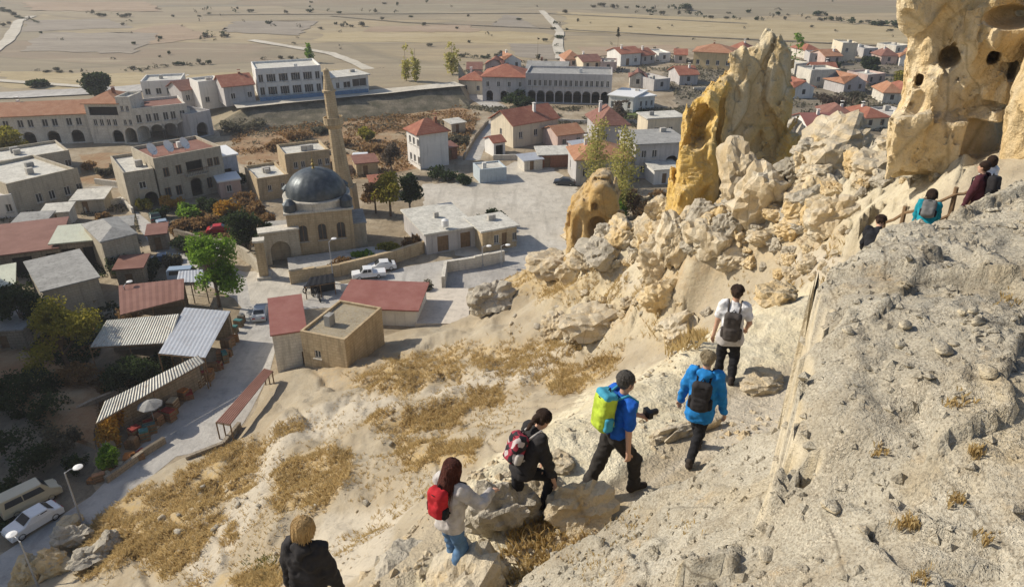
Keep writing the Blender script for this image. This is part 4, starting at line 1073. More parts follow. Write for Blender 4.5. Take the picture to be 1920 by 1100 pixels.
def bldg(name, label, front, depth, h, wall, roof=('flat',), rmat=None, fh=(), lh=(), rh=(), z=0.0, cat='building', group=None, left=None, frame=True, parapet=.35, detail=True, fmat=None, z0=None):
    """front: two photo points (foot of the facade, left then right); left: photo point of the left rear foot; openings given in fractions (u0,u1) and metres"""
    A, B = P(*front[0], z), P(*front[1], z)
    u = (B - A); w = u.length; rz = math.atan2(u.y, u.x)
    if left is not None: depth = max(2.0, (P(*left, z) - A).length)
    o = thing(name, label, cat, A, rz, group)
    d = depth
    rk = roof[0]
    hw = h + (parapet if rk == 'flat' else 0)
    m = MB(); zf = -.5
    fr = [q for q in fh]; le = [q for q in lh]; ri = [q for q in rh]
    facade(m, w, hw, fr, lambda a, b, c: (a, c, b), v0=zf)
    facade(m, d, hw, le, lambda a, b, c: (c, d - a, b), v0=zf)
    facade(m, d, hw, ri, lambda a, b, c: (w - c, a, b), v0=zf)
    facade(m, w, hw, [], lambda a, b, c: (w - a, d - c, b), v0=zf)
    if rk == 'flat':
        for x0, x1, y0, y1 in ((0, w, 0, .22), (0, w, d - .22, d), (0, .22, .22, d - .22), (w - .22, w, .22, d - .22)):
            m.quad((x0, y0, hw), (x1, y0, hw), (x1, y1, hw), (x0, y1, hw))
        for a, b in (((.22, .22), (w - .22, .22)), ((w - .22, .22), (w - .22, d - .22)), ((w - .22, d - .22), (.22, d - .22)), ((.22, d - .22), (.22, .22))):
            m.quad((*b, h - .2), (*a, h - .2), (*a, hw), (*b, hw))
    elif rk in ('gx', 'gy'):
        rise = roof[1]
        if rk == 'gx':
            m.add([(0, 0, h), (0, d / 2, h + rise), (0, d, h)], [(0, 1, 2)]); m.add([(w, 0, h), (w, d, h), (w, d / 2, h + rise)], [(0, 1, 2)])
        else:
            m.add([(0, 0, h), (w, 0, h), (w / 2, 0, h + rise)], [(0, 1, 2)]); m.add([(0, d, h), (w / 2, d, h + rise), (w, d, h)], [(0, 1, 2)])
    elif rk == 'shed':
        rise = roof[1]
        m.add([(0, 0, h), (0, d, h + rise), (0, d, h)], [(0, 1, 2)]); m.add([(w, 0, h), (w, d, h), (w, d, h + rise)], [(0, 1, 2)])
        m.quad((w, d, h), (0, d, h), (0, d, h + rise), (w, d, h + rise))
    m.build('wall', wall, o)
    ro = None
    if rk != 'none': ro = roof_mesh(rk, w, d, h, roof[1] if len(roof) > 1 else 0, roof[2] if len(roof) > 2 else .35, rmat or M_roofw, o)
    if ro is not None and rk in ('hip', 'gx', 'gy') and w > 4.5 and random.random() < .75:
        cx_, cy_ = w * random.uniform(.25, .75), d * random.uniform(.3, .6); zc = h + roof[1] * .4
        MB().box(cx_ - .25, cx_ + .25, cy_ - .25, cy_ + .25, zc - .3, h + roof[1] + random.uniform(.3, .8)).box(cx_ - .32, cx_ + .32, cy_ - .32, cy_ + .32, h + roof[1] + .85, h + roof[1] + .95).build('chimney', M_brick if random.random() < .5 else M_plw, ro)
    if rk in ('flat', 'slab') and w > 4.0:
        for _ in range(random.choice([1, 1, 2])):
            mk = MB(); a_, b_ = w * random.uniform(.15, .8), d * random.uniform(.25, .8); e_ = random.uniform(.3, .6); mk.box(a_ - e_, a_ + e_, b_ - e_ * .7, b_ + e_ * .7, h - .1, h + random.uniform(.5, 1.0))
            mk.build('roof_vent', random.choice([M_conc, M_plw, M_roofg]), o)
    for holes, Mk in ((fr, lambda q, dd: Matrix.Translation((q[0], dd, q[2]))),
                      (le, lambda q, dd: Matrix.Translation((dd, d - q[0], q[2])) @ Matrix.Rotation(-math.pi / 2, 4, 'Z')),
                      (ri, lambda q, dd: Matrix.Translation((w - dd, q[0], q[2])) @ Matrix.Rotation(math.pi / 2, 4, 'Z'))):
        for q in holes:
            kd = q[4] if len(q) > 4 else 'w'
            if kd == 'a': continue
            if kd == 'd': pane(o, Mk(q, .2), q[1] - q[0], q[3] - q[2], False, M_wood, name='door')
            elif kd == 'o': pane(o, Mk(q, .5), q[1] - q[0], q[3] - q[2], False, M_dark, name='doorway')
            else: pane(o, Mk(q, .13), q[1] - q[0], q[3] - q[2], frame and kd != 'aw', None, fmat)
    return o, w, d
def width(front, z=0.0): return (P(*front[1], z) - P(*front[0], z)).length
# ---- mosque
f = ((548, 488), (668, 475)); A, B = P(*f[0]), P(*f[1]); W = (B - A).length; rz = math.atan2((B - A).y, (B - A).x)
hw = hgt(600, 481, 397)
mq = thing('mosque', 'sandy stone mosque with a dark lead dome', 'mosque', A, rz)
D = W * .95
m = MB()
fh = row(W * .08, W * .95, 3, 1.05, 2.3, 4.4, 'aw')
facade(m, W, hw, fh, lambda a, b, c: (a, c, b), v0=-.5)
facade(m, D, hw, row(D * .08, D * .95, 3, 1.05, 2.3, 4.4, 'aw'), lambda a, b, c: (c, D - a, b), v0=-.5)
facade(m, D, hw, [], lambda a, b, c: (W - c, a, b), v0=-.5); facade(m, W, hw, [], lambda a, b, c: (W - a, D - c, b), v0=-.5)
m.quad((0, 0, hw), (W, 0, hw), (W, D, hw), (0, D, hw))
m.build('wall', M_stone_y, mq)
for q in fh:
    pane(mq, Matrix.Translation((q[0], .14, q[2])), q[1] - q[0], q[3] - q[2], True, None, M_wood)
for q in row(D * .08, D * .95, 3, 1.05, 2.3, 4.4, 'aw'):
    pane(mq, Matrix.Translation((.14, D - q[0], q[2])) @ Matrix.Rotation(-math.pi / 2, 4, 'Z'), q[1] - q[0], q[3] - q[2], True, None, M_wood)
m = MB().box(-.25, W + .25, -.25, D + .25, hw, hw + .22); m.build('cornice', M_stone_w, mq)
rd = W * .47; cx, cy = W / 2, D / 2
m = MB().lathe([(rd + .25, 0), (rd + .25, .75), (rd + .45, .8), (rd + .45, 1.02), (rd, 1.05)], 32, (cx, cy, hw + .22)); m.build('drum', M_stone_w, mq)
n = 40; prof = [(rd * math.cos(a) ** .92 if a < 1.55 else .05, rd * .86 * math.sin(a)) for a in [math.pi / 2 * k / 14 for k in range(15)]]
m = MB(); V = []; F = []
for r_, z_ in prof:
    for k in range(n * 2):
        a = math.pi * k / n; rr = r_ * (1.012 if k % 4 == 0 else 1.0); V.append((cx + rr * math.cos(a), cy + rr * math.sin(a), hw + 1.27 + z_))
for i in range(14):
    for k in range(2 * n): F.append((i * 2 * n + k, i * 2 * n + (k + 1) % (2 * n), (i + 1) * 2 * n + (k + 1) % (2 * n), (i + 1) * 2 * n + k))
m.add(V, F); dm = m.build('dome', M_lead, mq, True)
MB().lathe([(.22, 0), (.1, .2), (.25, .5), (.08, .75), (.16, .95), (.03, 1.2), (.02, 1.9)], 10, (cx, cy, hw + 1.25 + rd * .86)).build('finial', plain('brass', (.35, .25, .08), rough=.4, metal=.6), dm)
for sx, sy in ((0, 0), (1, 0), (0, 1), (1, 1)):
    MB().lathe([(.75, 0), (.75, .9), (.85, .95), (.6, 1.2), (.3, 1.45), (.03, 1.55)], 8, (.55 + sx * (W - 1.1), .55 + sy * (D - 1.1), hw + .22)).build('corner_turret', M_lead, mq)
for x0, x1, y0, y1, h_ in ((-2.6, -.02, .6, D * .7, hw * .55), (W + .02, W + 1.6, 1.0, D * .8, hw * .6)):
    b = MB().box(x0, x1, y0, y1, -.5, h_).build('annex', M_stone, mq)
    MB().box(x0 - .15, x1 + .12, y0 - .15, y1 + .15, h_ + .003, h_ + .18).build('annex_roof', M_roofg, b)
# mosque terrace, gate pillar and steps
m = MB(); p = [P(*q) for q in ((545, 528), (640, 513), (742, 488), (700, 474), (540, 496))]; m.prism(p, -.2, .9)
tag(m.build('mosque_terrace', M_conc), kind='structure')
g = P(496, 520); o = thing('gate_pillar', 'sandy stone pillar left of the mosque terrace', 'pillar', g, rz)
MB().box(-.5, .5, -.5, .5, -.3, 4.6).build('shaft', M_stone_y, o); MB().box(-.65, .65, -.65, .65, 4.6, 4.85).build('cap', M_stone_w, o); MB().box(-.8, .8, -.8, .8, -.3, .35).build('base', M_stone_w, o)
m = MB(); facade(m, 4.5, 4.2, [(1.0, 3.3, 0, 3.0, 'a')], lambda a, b, c: (a, c, b), v0=-.3); m.quad((0, 0, 4.2), (4.5, 0, 4.2), (4.5, 1.6, 4.2), (0, 1.6, 4.2)); m.quad((0, 1.6, -.3), (0, 0, -.3), (0, 0, 4.2), (0, 1.6, 4.2)); m.quad((4.5, 0, -.3), (4.5, 1.6, -.3), (4.5, 1.6, 4.2), (4.5, 0, 4.2)); m.quad((4.5, 1.6, -.3), (0, 1.6, -.3), (0, 1.6, 4.2), (4.5, 1.6, 4.2))
o = thing('courtyard_gate', 'stone courtyard gate with an arch left of the mosque', 'gate', P(496, 500), rz + .1); m.build('arch_wall', M_stone, o); MB().box(-.15, 4.65, -.15, 1.75, 4.203, 4.4).build('coping', M_stone_w, o)
# ---- minaret, a little out of plumb
pb = P(652, 398); mt = thing('minaret', 'slender sandy stone minaret rising behind the dome', 'minaret', pb)
H_ = uz(615, 128, pb.y)[1]
mt.rotation_euler = (0, R(-2.6), 0)
k = H_ / 24.0; s = mpp(pb)
r0 = 15.5 * s; r1 = 11.5 * s
zbal = uz(622, 232, pb.y)[1]; ztop = uz(617, 172, pb.y)[1]
MB().box(-r0 * 1.25, r0 * 1.25, -r0 * 1.25, r0 * 1.25, -.5, H_ * .2).build('plinth', M_stone_y, mt)
MB().lathe([(r0 * 1.2, H_ * .2), (r0, H_ * .26), (r1, zbal - .6)], 12).build('shaft', M_stone_y, mt)
MB().lathe([(r1, zbal - .6), (r1 * 1.5, zbal), (r1 * 1.55, zbal + .95), (r1 * 1.42, zbal + .95), (r1 * 1.42, zbal + .15), (r1 * .9, zbal + .15)], 16).build('balcony', M_stone_y, mt)
MB().lathe([(r1 * .95, zbal + .15), (r1 * .85, ztop)], 12).build('upper_shaft', M_stone_y, mt)
MB().lathe([(r1 * 1.05, ztop), (r1 * 1.05, ztop + .25), (r1 * .85, ztop + .3), (r1 * .52, H_ - 1.3), (r1 * .45, H_ - .2), (.1, H_)], 12).build('cap', M_stone_y, mt)
# ================================================================== TOWN
Z5 = 3.5     # height of the upper terrace with the white hotel
# ---- embankment under the upper road
def embankment():
    top = [(395, 205), (470, 196), (560, 188), (660, 178), (760, 168), (860, 158), (880, 168)]
    m = MB(); V = []
    for i, (px, py) in enumerate(top):
        p = P(px, py, Z5); b = Vector((p.x, p.y, 0)); d = Vector((b.x, b.y, 0)).normalized()
        hh = Z5 if 0 < i < len(top) - 1 else .1
        V += [(p.x + d.x * 34, p.y + d.y * 34, hh), (p.x, p.y, hh), (p.x - d.x * 5.5 , p.y - d.y * 5.5, hh * .42 + random.uniform(-.3, .3)), (p.x - d.x * 11, p.y - d.y * 11, -.2)]
    F = []
    for i in range(len(top) - 1):
        for k in range(1, 3): F.append((4 * i + k, 4 * i + k + 1, 4 * i + k + 5, 4 * i + k + 4))
    m.add(V, [f[::-1] for f in F])
    o = m.build('embankment', town_ground_material('embankment_scrub', (.085, .08, .05), (.15, .13, .09), (.25, .21, .15), 4.5)); tag(o, kind='structure')
    m2 = MB(); m2.add(V, [(4 * i + 4, 4 * i + 5, 4 * i + 1, 4 * i) for i in range(len(top) - 1)]); tag(m2.build('upper_terrace', M_plain), kind='structure')
    strip('upper_road', [(440, 198), (560, 187), (660, 177), (760, 167), (862, 157)], 5.5, M_track, Z5 + .03)
embankment()

def wins(f, h0=1.0, hs=2.9, n=3, floors=2, w=.95, wh=1.35, u0=.06, u1=.94, pair=0, skip=()):
    W = width(f[0], f[1]) if isinstance(f, tuple) and len(f) == 2 and not isinstance(f[0][0], (int, float)) else f
    out = []
    for k in range(floors):
        if k in skip: continue
        out += row(W * u0, W * u1, n, w, h0 + k * hs, h0 + k * hs + wh, 'w', pair)
    return out
# ---- arcaded hotel on the left
f = ((-60, 279), (176, 267)); W = width(f)
bldg('hotel_wing', 'long stone hotel wing with arches under an orange tiled roof', f, 9, 5.6, M_stone_w, ('gx', 1.7, .5), M_tile2,
     row(W * .02, W * .98, 5, 1.05, 3.4, 4.9, 'w', .85) + row(W * .02, W * .98, 5, 2.2, .2, 2.6, 'a'), cat='hotel', detail=True)
f = ((176, 269), (238, 269)); W = width(f)
bldg('hotel_block', 'middle hotel block with a balcony and red tiled roof', f, 8, 7.6, M_stone_w, ('hip', 1.6, .5), M_tile2,
     row(W * .1, W * .9, 2, .8, 3.4, 4.7, 'w', .6) + [(W * .1, W * .95, 5.4, 7.0, 'o')] + [(W * .62, W * .95, .2, 2.6, 'a')], cat='hotel')
f = ((236, 270), (262, 270)); W = width(f)
bldg('hotel_tower', 'narrow pale hotel tower beside the balcony block', f, 5, 8.6, M_stone_w, ('flat',), M_roofw,
     row(0, W, 1, .6, 6.2, 7.3, 'w', .5) + row(0, W, 1, .6, 3.6, 4.7, 'w', .5) + [(W * .1, W * .95, .2, 3.1, 'a')], cat='hotel')
f = ((262, 270), (360, 258)); W = width(f)
bldg('hotel_wing', 'pale stone hotel wing with five dark arches and paired windows', f, 9, 6.4, M_stone_w, ('flat',), M_tile3,
     row(W * .02, W * .98, 3, 1.0, 3.9, 5.5, 'w', .85) + row(W * .0, W * 1.0, 4, 2.7, .1, 3.3, 'a'), cat='hotel')
f = ((362, 262), (402, 252)); W = width(f)
bldg('hotel_annex', 'grey shaded hotel annex at the end of the arcade', f, 8, 4.6, M_plg, ('flat',), M_roofg, row(0, W, 1, 2.6, .2, 2.9, 'a'), cat='hotel')
f = ((270, 186), (345, 182)); W = width(f)
bldg('terrace_building', 'low white flat-roofed building behind the arcaded hotel', f, 9, 3.6, M_plw, ('flat',), M_roofw, row(0, W, 4, 1.2, .9, 2.3), z=2.5)
f = ((345, 198), (384, 192)); W = width(f)
bldg('house', 'small house with dark red roof behind the arcaded hotel', f, 7, 3.2, M_plg, ('gx', 1.6, .4), M_tile3, row(0, W, 2, 1, .9, 2.2), z=2.0, cat='house')
f = ((380, 202), (425, 196)); W = width(f)
bldg('house', 'bluish white cube house between two red roofs', f, 6, 5.2, M_plw, ('flat',), M_roofw, row(0, W, 2, 1, 1.0, 2.2), z=2.0, cat='house')
f = ((424, 196), (480, 190)); W = width(f)
bldg('house', 'red-roofed house touching the white hotel', f, 8, 3.6, M_plg, ('gx', 1.8, .4), M_tile, row(0, W, 2, 1, .9, 2.2), z=Z5, cat='house')
# ---- white hotel on the terrace
f = ((487, 187), (607, 178)); W = width(f, Z5)
o, w, d = bldg('white_hotel', 'white two-storey hotel with rows of dark windows behind the minaret', f, 11, 6.2, M_plw, ('flat',), M_roofw,
     row(W * .03, W * .97, 5, 1.05, .8, 2.6, 'w', .85) + row(W * .03, W * .97, 5, 1.05, 3.6, 5.3, 'w', .85), [(1, 2, 1, 2.4), (5, 6, 1, 2.4), (3, 4, 4, 5.4)], z=Z5, cat='hotel')
f = ((625, 178), (692, 170)); W = width(f, Z5)
bldg('glazed_pavilion', 'low white pavilion with dark glazing and blue base right of the minaret', f, 8, 3.6, M_plw, ('slab', 0, .5), M_roofw, [(W * .55, W * .95, 1.2, 3.0), (W * .1, W * .2, 1.2, 2.6), (W * .3, W * .5, 1.2, 2.6)], z=Z5)
m = MB(); A, B = P(488, 190, Z5), P(690, 173, Z5); u = (B - A).normalized(); nrm = Vector((u.y, -u.x, 0))
for a, b in ((0, 1),): m.add([A + nrm * .4, B + nrm * .4, B + nrm * .15, A + nrm * .15, *[q + Vector((0, 0, .8)) for q in (A + nrm * .4, B + nrm * .4, B + nrm * .15, A + nrm * .15)]], [(0, 1, 5, 4), (1, 2, 6, 5), (2, 3, 7, 6), (3, 0, 4, 7), (4, 5, 6, 7)])
tag(m.build('parapet_wall', M_blue), 'long blue parapet wall in front of the white hotel', 'wall')
# ---- grey arcaded hotel in the middle distance
f = ((905, 190), (985, 192)); W = width(f)
bldg('grey_hotel', 'grey stone hotel part under a broad red tiled roof', f, 10, 5.8, M_plg, ('hip', 2.2, .5), M_tile, row(0, W, 4, .8, 3.5, 4.8) + row(0, W, 3, 1.6, .2, 2.6, 'a'), cat='hotel')
f = ((985, 193), (1145, 197)); W = width(f)
bldg('grey_hotel', 'long grey two-storey hotel with tall arched windows', f, 11, 6.6, M_plg, ('flat',), M_roofg,
     row(W * .02, W * .98, 8, .8, 4.0, 5.5, 'w', .65) + row(W * .02, W * .98, 9, 1.9, .2, 3.0, 'a'), cat='hotel')
f = ((988, 158), (1060, 160)); W = width(f)
bldg('grey_roofed_hall', 'grey sheet-roofed hall behind the long grey hotel', f, 9, 3.4, M_plg, ('gx', 1.6, .5), M_roofg, row(0, W, 4, 1, 1, 2.2), z=2)
f = ((862, 176), (908, 178)); W = width(f)
bldg('house', 'cream house with red roof at the end of the upper road', f, 8, 3.4, M_plc, ('hip', 1.6, .4), M_tile, row(0, W, 2, .9, 1, 2.2), cat='house')
f = ((1140, 207), (1186, 212)); W = width(f)
bldg('white_lodge', 'white flat-roofed lodge beside the green lawn', f, 9, 3.4, M_plw, ('slab', 0, .3), M_white, row(0, W, 3, .7, .8, 2.2), cat='house')
f = ((1186, 208), (1226, 204)); W = width(f)
bldg('white_lodge', 'low pale wing of the lodge with a row of small windows', f, 7, 2.9, M_plw, ('slab', 0, .3), M_white, row(0, W, 4, .6, .8, 2.0), cat='house')
# ---- houses around the gravel lot
f = ((787, 318), (842, 309)); W = width(f); L = (744, 311)
o, w, d = bldg('white_house', 'tall white house with red hipped roof and blank right wall', f, 0, 6.0, M_plw, ('hip', 1.9, .45), M_tile, [], left=L, cat='house',
     lh=[(x, x + .9, v, v + 1.3) for x in (1.0, 2.6, 4.3) for v in (.9, 3.9)])
f = ((950, 275), (1000, 268)); W = width(f)
bldg('cream_house', 'cream gabled house with red tiled roof beside the lane', ((962, 278), (1045, 262)), 8, 4.2, M_plc, ('gx', 2.2, .4), M_tile, row(0, width(((962, 278), (1045, 262))), 3, .9, 1.6, 2.9), lh=[(3, 3.8, 1.8, 3.0)], left=(927, 262), cat='house')
bldg('garage', 'small white garage with a dark door and red roof', ((926, 294), (947, 291)), 0, 2.5, M_plw, ('gx', .8, .25), M_tile, [(.4, 1.9, 0, 2.0, 'o')], left=(908, 285), cat='garage')
bldg('house', 'little pink-walled house with orange roof right of the cream house', ((1045, 282), (1092, 276)), 6, 2.7, M_plp, ('gx', 1.2, .3), M_tile2, [(1, 1.9, .9, 2.0), (4, 4.9, .9, 2.0)], cat='house')
bldg('brick_shed', 'long brown brick shed at the top of the lot', ((1010, 315), (1068, 313)), 4.0, 2.2, M_brick, ('shed', .4, .25), M_roofw, [(1, 2, .0, 1.8, 'd')], cat='shed')
bldg('cube_shed', 'pale blue-grey cube shed beside the gravel lot', ((900, 344), (950, 339)), 0, 2.2, plain('pale_blue_plaster', (.44, .50, .54), var=.15), ('flat',), M_roofw, [], left=(893, 330), cat='shed', parapet=.1)
bldg('house', 'red-roofed house behind the poplars with bright left wall', ((1079, 348), (1180, 345)), 0, 4.2, M_plg, ('hip', 1.9, .4), M_tile2, row(0, width(((1079, 348), (1180, 345))), 3, .9, 1.4, 2.7), lh=[(2, 2.8, 1.4, 2.7)], left=(1066, 322), cat='house')
bldg('house', 'brown pyramid-roofed house behind the poplars', ((1120, 275), (1175, 273)), 9, 4.0, M_plg, ('hip', 2.6, .5), M_tile3, row(0, width(((1120, 275), (1175, 273))), 2, .9, 1.2, 2.4), cat='house')
bldg('cream_house', 'cream flat-roofed house left of the yellow pinnacle', ((1212, 262), (1280, 258)), 0, 4.0, M_plc, ('slab', 0, .3), M_roofw, [(1.5, 2.4, 1, 2.3), (4.5, 5.4, 1, 2.3)], left=(1194, 250), cat='house')
bldg('grey_house', 'grey two-storey house with a dark arch left of the pinnacle', ((1188, 335), (1285, 330)), 9, 5.6, M_plg, ('slab', 0, .25), M_roofg, [(1, 1.9, 3.4, 4.7), (1, 1.9, .8, 2.1), (2.8, 3.7, 3.4, 4.7), (5.2, 7.4, .1, 3.6, 'a')], cat='house')
# ---- stone hotel with satellite dishes
f = ((306, 384), (428, 356)); W = width(f)
sh, sw, sd_ = bldg('stone_hotel', 'sand-grey stone hotel with balcony and three dishes on its flat roof', f, 9, 6.7, M_stone, ('flat',), M_tile3,
     row(W * .05, W * .42, 2, .85, 4.0, 5.4) + row(W * .75, W * .95, 2, .85, 4.2, 5.5) + row(W * .03, W * .35, 2, .9, .9, 2.4) + [(W * .45, W * .62, .1, 3.0, 'a'), (W * .70, W * .78, .9, 2.6), (W * .83, W * .92, .9, 2.6), (W * .44, W * .68, 3.9, 5.6, 'o')], cat='hotel', fmat=M_wood)
m = MB().box(W * .40, W * .72, -.9, 0, 3.5, 3.65)
bo = m.build('balcony', M_stone, sh)
m = MB()
for k in range(14): m.box(W * .40 + k * W * .32 / 13 - .02, W * .40 + k * W * .32 / 13 + .02, -.9, -.86, 3.65, 4.5)
m.box(W * .40, W * .72, -.92, -.84, 4.5, 4.56); m.build('railing', M_wood, bo)
f = ((248, 396), (303, 386)); W = width(f)
bldg('hotel_wing', 'plain stone wing with one window and an arch beside the stone hotel', f, 8, 5.4, M_stone, ('flat',), M_roofw, [(W * .42, W * .66, 3.0, 4.1), (W * .5, W * .95, .0, 2.4, 'a')], left=(234, 358), cat='hotel')
m = MB()
DM = None
def dish(loc, rz, label):
    o = thing('satellite_dish', label, 'satellite dish', loc, rz, 'dishes on the stone hotel roof'); o.scale = (1.2, 1.2, 1.2)
    m = MB(); n = 14
    prof = [(.02 + .68 * k / 5, .16 * (k / 5) ** 2) for k in range(6)]; V = []; F = []
    for r_, z_ in prof:
        for k in range(n): a = 2 * math.pi * k / n; V.append((r_ * math.cos(a), r_ * math.sin(a) * 1.15, z_))
    for i in range(5):
        for k in range(n): F.append((i * n + k, i * n + (k + 1) % n, (i + 1) * n + (k + 1) % n, (i + 1) * n + k))
    m.add(V, F); m.add([(v[0], v[1], v[2] - .03) for v in V], [f[::-1] for f in F])
    b = m.build('reflector', M_white, o); b.location = (0, 0, .95); b.rotation_euler = (R(62), 0, 0)
    MB().tube([(0, 0, 0), (0, .1, .85)], .05, 8).build('mast', M_metal, o)
    MB().tube([(0, -.1, .5), (0, -.85, .95)], .025, 6).build('feed_arm', M_metal, o)
lab = ['leftmost satellite dish on the stone hotel roof', 'middle satellite dish on the stone hotel roof', 'rightmost satellite dish on the stone hotel roof']
for k, px in enumerate((308, 336, 364)):
    q = sh.matrix_basis @ Vector((sw * (.1 + .24 * k), 3.0, 6.5)); dish(q, R(75), lab[k])
f = ((408, 350), (452, 342)); W = width(f)
bldg('blue_white_house', 'small blue and white house right of the stone hotel', f, 6, 4.6, plain('pale_blue_plaster2', (.42, .47, .56), var=.2), ('slab', 0, .3), M_white, [(W * .3, W * .7, .6, 2.6, 'o'), (W * .2, W * .4, 3.2, 4.2)], cat='house')
bldg('garden_house', 'white-roofed hut with lilac front beside the autumn bushes', ((415, 372), (455, 366)), 4, 2.5, M_plp, ('slab', 0, .2), M_white, [(1, 1.8, .8, 1.9)], cat='shed')
bldg('sandy_house', 'small sandy house with two windows left of the dome', ((488, 378), (547, 368)), 6, 3.2, M_stone_y, ('flat',), M_roofw, [(1.4, 2.0, 1.4, 2.3), (3.4, 4.0, 1.4, 2.3)], cat='house', left=(478, 350))
bldg('sandy_house', 'long sandy house behind the dome beside the minaret', ((540, 336), (622, 325)), 7, 3.8, M_stone_y, ('flat',), M_roofw, [(1.2, 1.9, 1.6, 2.7), (2.4, 3.1, 1.6, 2.7), (5.2, 5.9, 1.6, 2.7), (6.4, 7.1, 1.6, 2.7)], cat='house')
# ---- buildings on the left edge
bldg('terraced_building', 'long shaded stone building with several dark windows at the left edge', ((30, 405), (155, 372)), 10, 4.4, M_stone, ('flat',), M_roofw,
     [(x, x + .9, 1.0, 2.4) for x in (3.2, 5.0, 7.2, 9.0)], left=(-40, 372), cat='building')
bldg('upper_building', 'pale flat-roofed building behind the shaded stone building', ((-30, 352), (140, 322)), 9, 3.4, M_stone, ('flat',), M_roofw, [(3, 4, 1, 2.2), (8, 9, 1, 2.2), (12, 13, 1, 2.2)])
bldg('white_annex', 'white cube annex at the left edge below the terraced building', ((-40, 416), (34, 406)), 5, 3.0, M_plw, ('flat',), M_roofw, [(3.6, 4.4, .8, 2.0)], cat='house')
bldg('narrow_stone_house', 'narrow grey stone house with bare front wall beside the lane', ((208, 522), (272, 505)), 7.5, 4.6, M_stone, ('hip', .7, .15), M_roofg, [(1.2, 1.9, .3, 2.1, 'd')], cat='house', rh=[(2, 2.8, 2.4, 3.4)])
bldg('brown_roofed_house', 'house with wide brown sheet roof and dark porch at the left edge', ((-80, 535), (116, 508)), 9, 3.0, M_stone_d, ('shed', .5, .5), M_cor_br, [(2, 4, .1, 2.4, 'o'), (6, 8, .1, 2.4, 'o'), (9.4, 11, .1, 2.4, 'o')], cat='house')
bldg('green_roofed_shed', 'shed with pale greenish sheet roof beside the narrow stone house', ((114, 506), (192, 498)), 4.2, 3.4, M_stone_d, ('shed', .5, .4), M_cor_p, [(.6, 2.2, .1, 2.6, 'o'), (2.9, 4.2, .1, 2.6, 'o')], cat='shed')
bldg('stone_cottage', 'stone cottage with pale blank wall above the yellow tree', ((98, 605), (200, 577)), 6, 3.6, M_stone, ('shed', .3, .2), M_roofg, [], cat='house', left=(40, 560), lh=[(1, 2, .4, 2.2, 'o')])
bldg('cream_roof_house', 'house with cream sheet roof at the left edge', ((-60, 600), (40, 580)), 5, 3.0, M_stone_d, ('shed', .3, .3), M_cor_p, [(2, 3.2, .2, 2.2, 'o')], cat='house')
# ---- houses at the foot of the hill
bldg('red_roofed_house', 'small stone house with red roof and narrow door at the hill foot', ((522, 700), (583, 690)), 0, 4.0, M_stone_w, ('shed', .5, .15), M_cor_r, [(2.3, 2.75, .4, 1.9, 'd')], left=(505, 640), cat='house')
bldg('old_stone_house', 'old sandy stone house with flat earth roof built into the slope', ((655, 715), (722, 650)), 0, 4.2, M_stone_y, ('flat',), tuff_material('earth_roof', (.33, .27, .17), (.24, .19, .12), (.40, .33, .22), 0, 1.5), [], left=(583, 690), cat='house', z=.3, parapet=.12, lh=[(1.2, 1.9, 1.8, 2.6)])
bldg('red_metal_house', 'low building with broad red metal roof beside the street', ((640, 606), (782, 612)), 5.2, 1.9, M_plw, ('shed', .4, .35), M_cor_r, [(2, 2.9, .6, 1.5)], cat='building')
m = MB(); p = [P(778, 606, .5), P(880, 606, .5), P(878, 540, .5), P(792, 540, .5)]
m.prism(p, -.3, .5)
tag(m.build('yard_slab', plain('pale_screed', (.60, .54, .46), var=.15, scale=.5)), kind='structure')
def wall_line(pts, hgt_, th, mat, label, name='low_wall', z=0.0):
    m = MB()
    for (a, b) in zip(pts[:-1], pts[1:]):
        A, B = P(*a, z), P(*b, z); u = (B - A).normalized(); n = Vector((-u.y, u.x, 0)) * th / 2
        n_ = max(1, int((B - A).length / 2.0))
        for k in range(n_):
            a_, b_ = A.lerp(B, k / n_), A.lerp(B, (k + 1) / n_); hh = hgt_ * random.uniform(.93, 1.05)
            q = [a_ - n, b_ - n, b_ + n, a_ + n]; m.add([(*v[:2], z - .3) for v in q] + [(*v[:2], z + hh) for v in q], [(3, 2, 1, 0), (4, 5, 6, 7), (0, 1, 5, 4), (1, 2, 6, 5), (2, 3, 7, 6), (3, 0, 4, 7)])
    return tag(m.build(name, mat), label, 'wall')
wall_line([(832, 542), (836, 510), (890, 502), (945, 490)], 1.5, .4, M_stone_w, 'pale roadside wall behind the pale yard')
wall_line([(640, 545), (770, 540)], .8, .3, M_plw, 'white low wall behind the red metal roof')
wall_line([(545, 532), (640, 516), (740, 492), (805, 470)], 1.6, .5, M_stone_y, 'brown retaining wall in front of the mosque')
wall_line([(330, 445), (390, 462), (470, 470)], 1.2, .4, M_stone_d, 'dark garden wall beside the red car')
wall_line([(432, 470), (470, 495), (495, 520)], 1.6, .4, M_stone, 'stone wall left of the mosque gate')
wall_line([(985, 300), (925, 300)], 1.0, .3, M_stone_w, 'pale garden wall below the cream house')
wall_line([(870, 300), (890, 262), (915, 232)], .9, .3, M_stone_d, 'dark wall along the lane')
wall_line([(160, 400), (230, 380), (250, 400)], .9, .3, M_stone_w, 'pale broken wall beside the blue car')
# low flat buildings at the edge of the lot
bldg('market_building', 'low building with wide white flat roof beside the lot', ((800, 478), (892, 462)), 10, 2.7, M_plg, ('slab', 0, .3), M_roofw, [(1.5, 3.0, .1, 2.2, 'd'), (4.6, 6.0, .1, 2.2, 'd')], left=(735, 436))
bldg('kiosk', 'sandy kiosk with grey door and flat roof at the edge of the lot', ((905, 474), (968, 462)), 5, 2.8, M_stone_y, ('slab', 0, .3), M_roofw, [(1.6, 2.3, .9, 2.1), (2.7, 3.4, .1, 2.2, 'd'), (4.2, 4.8, .9, 2.0)], cat='kiosk')
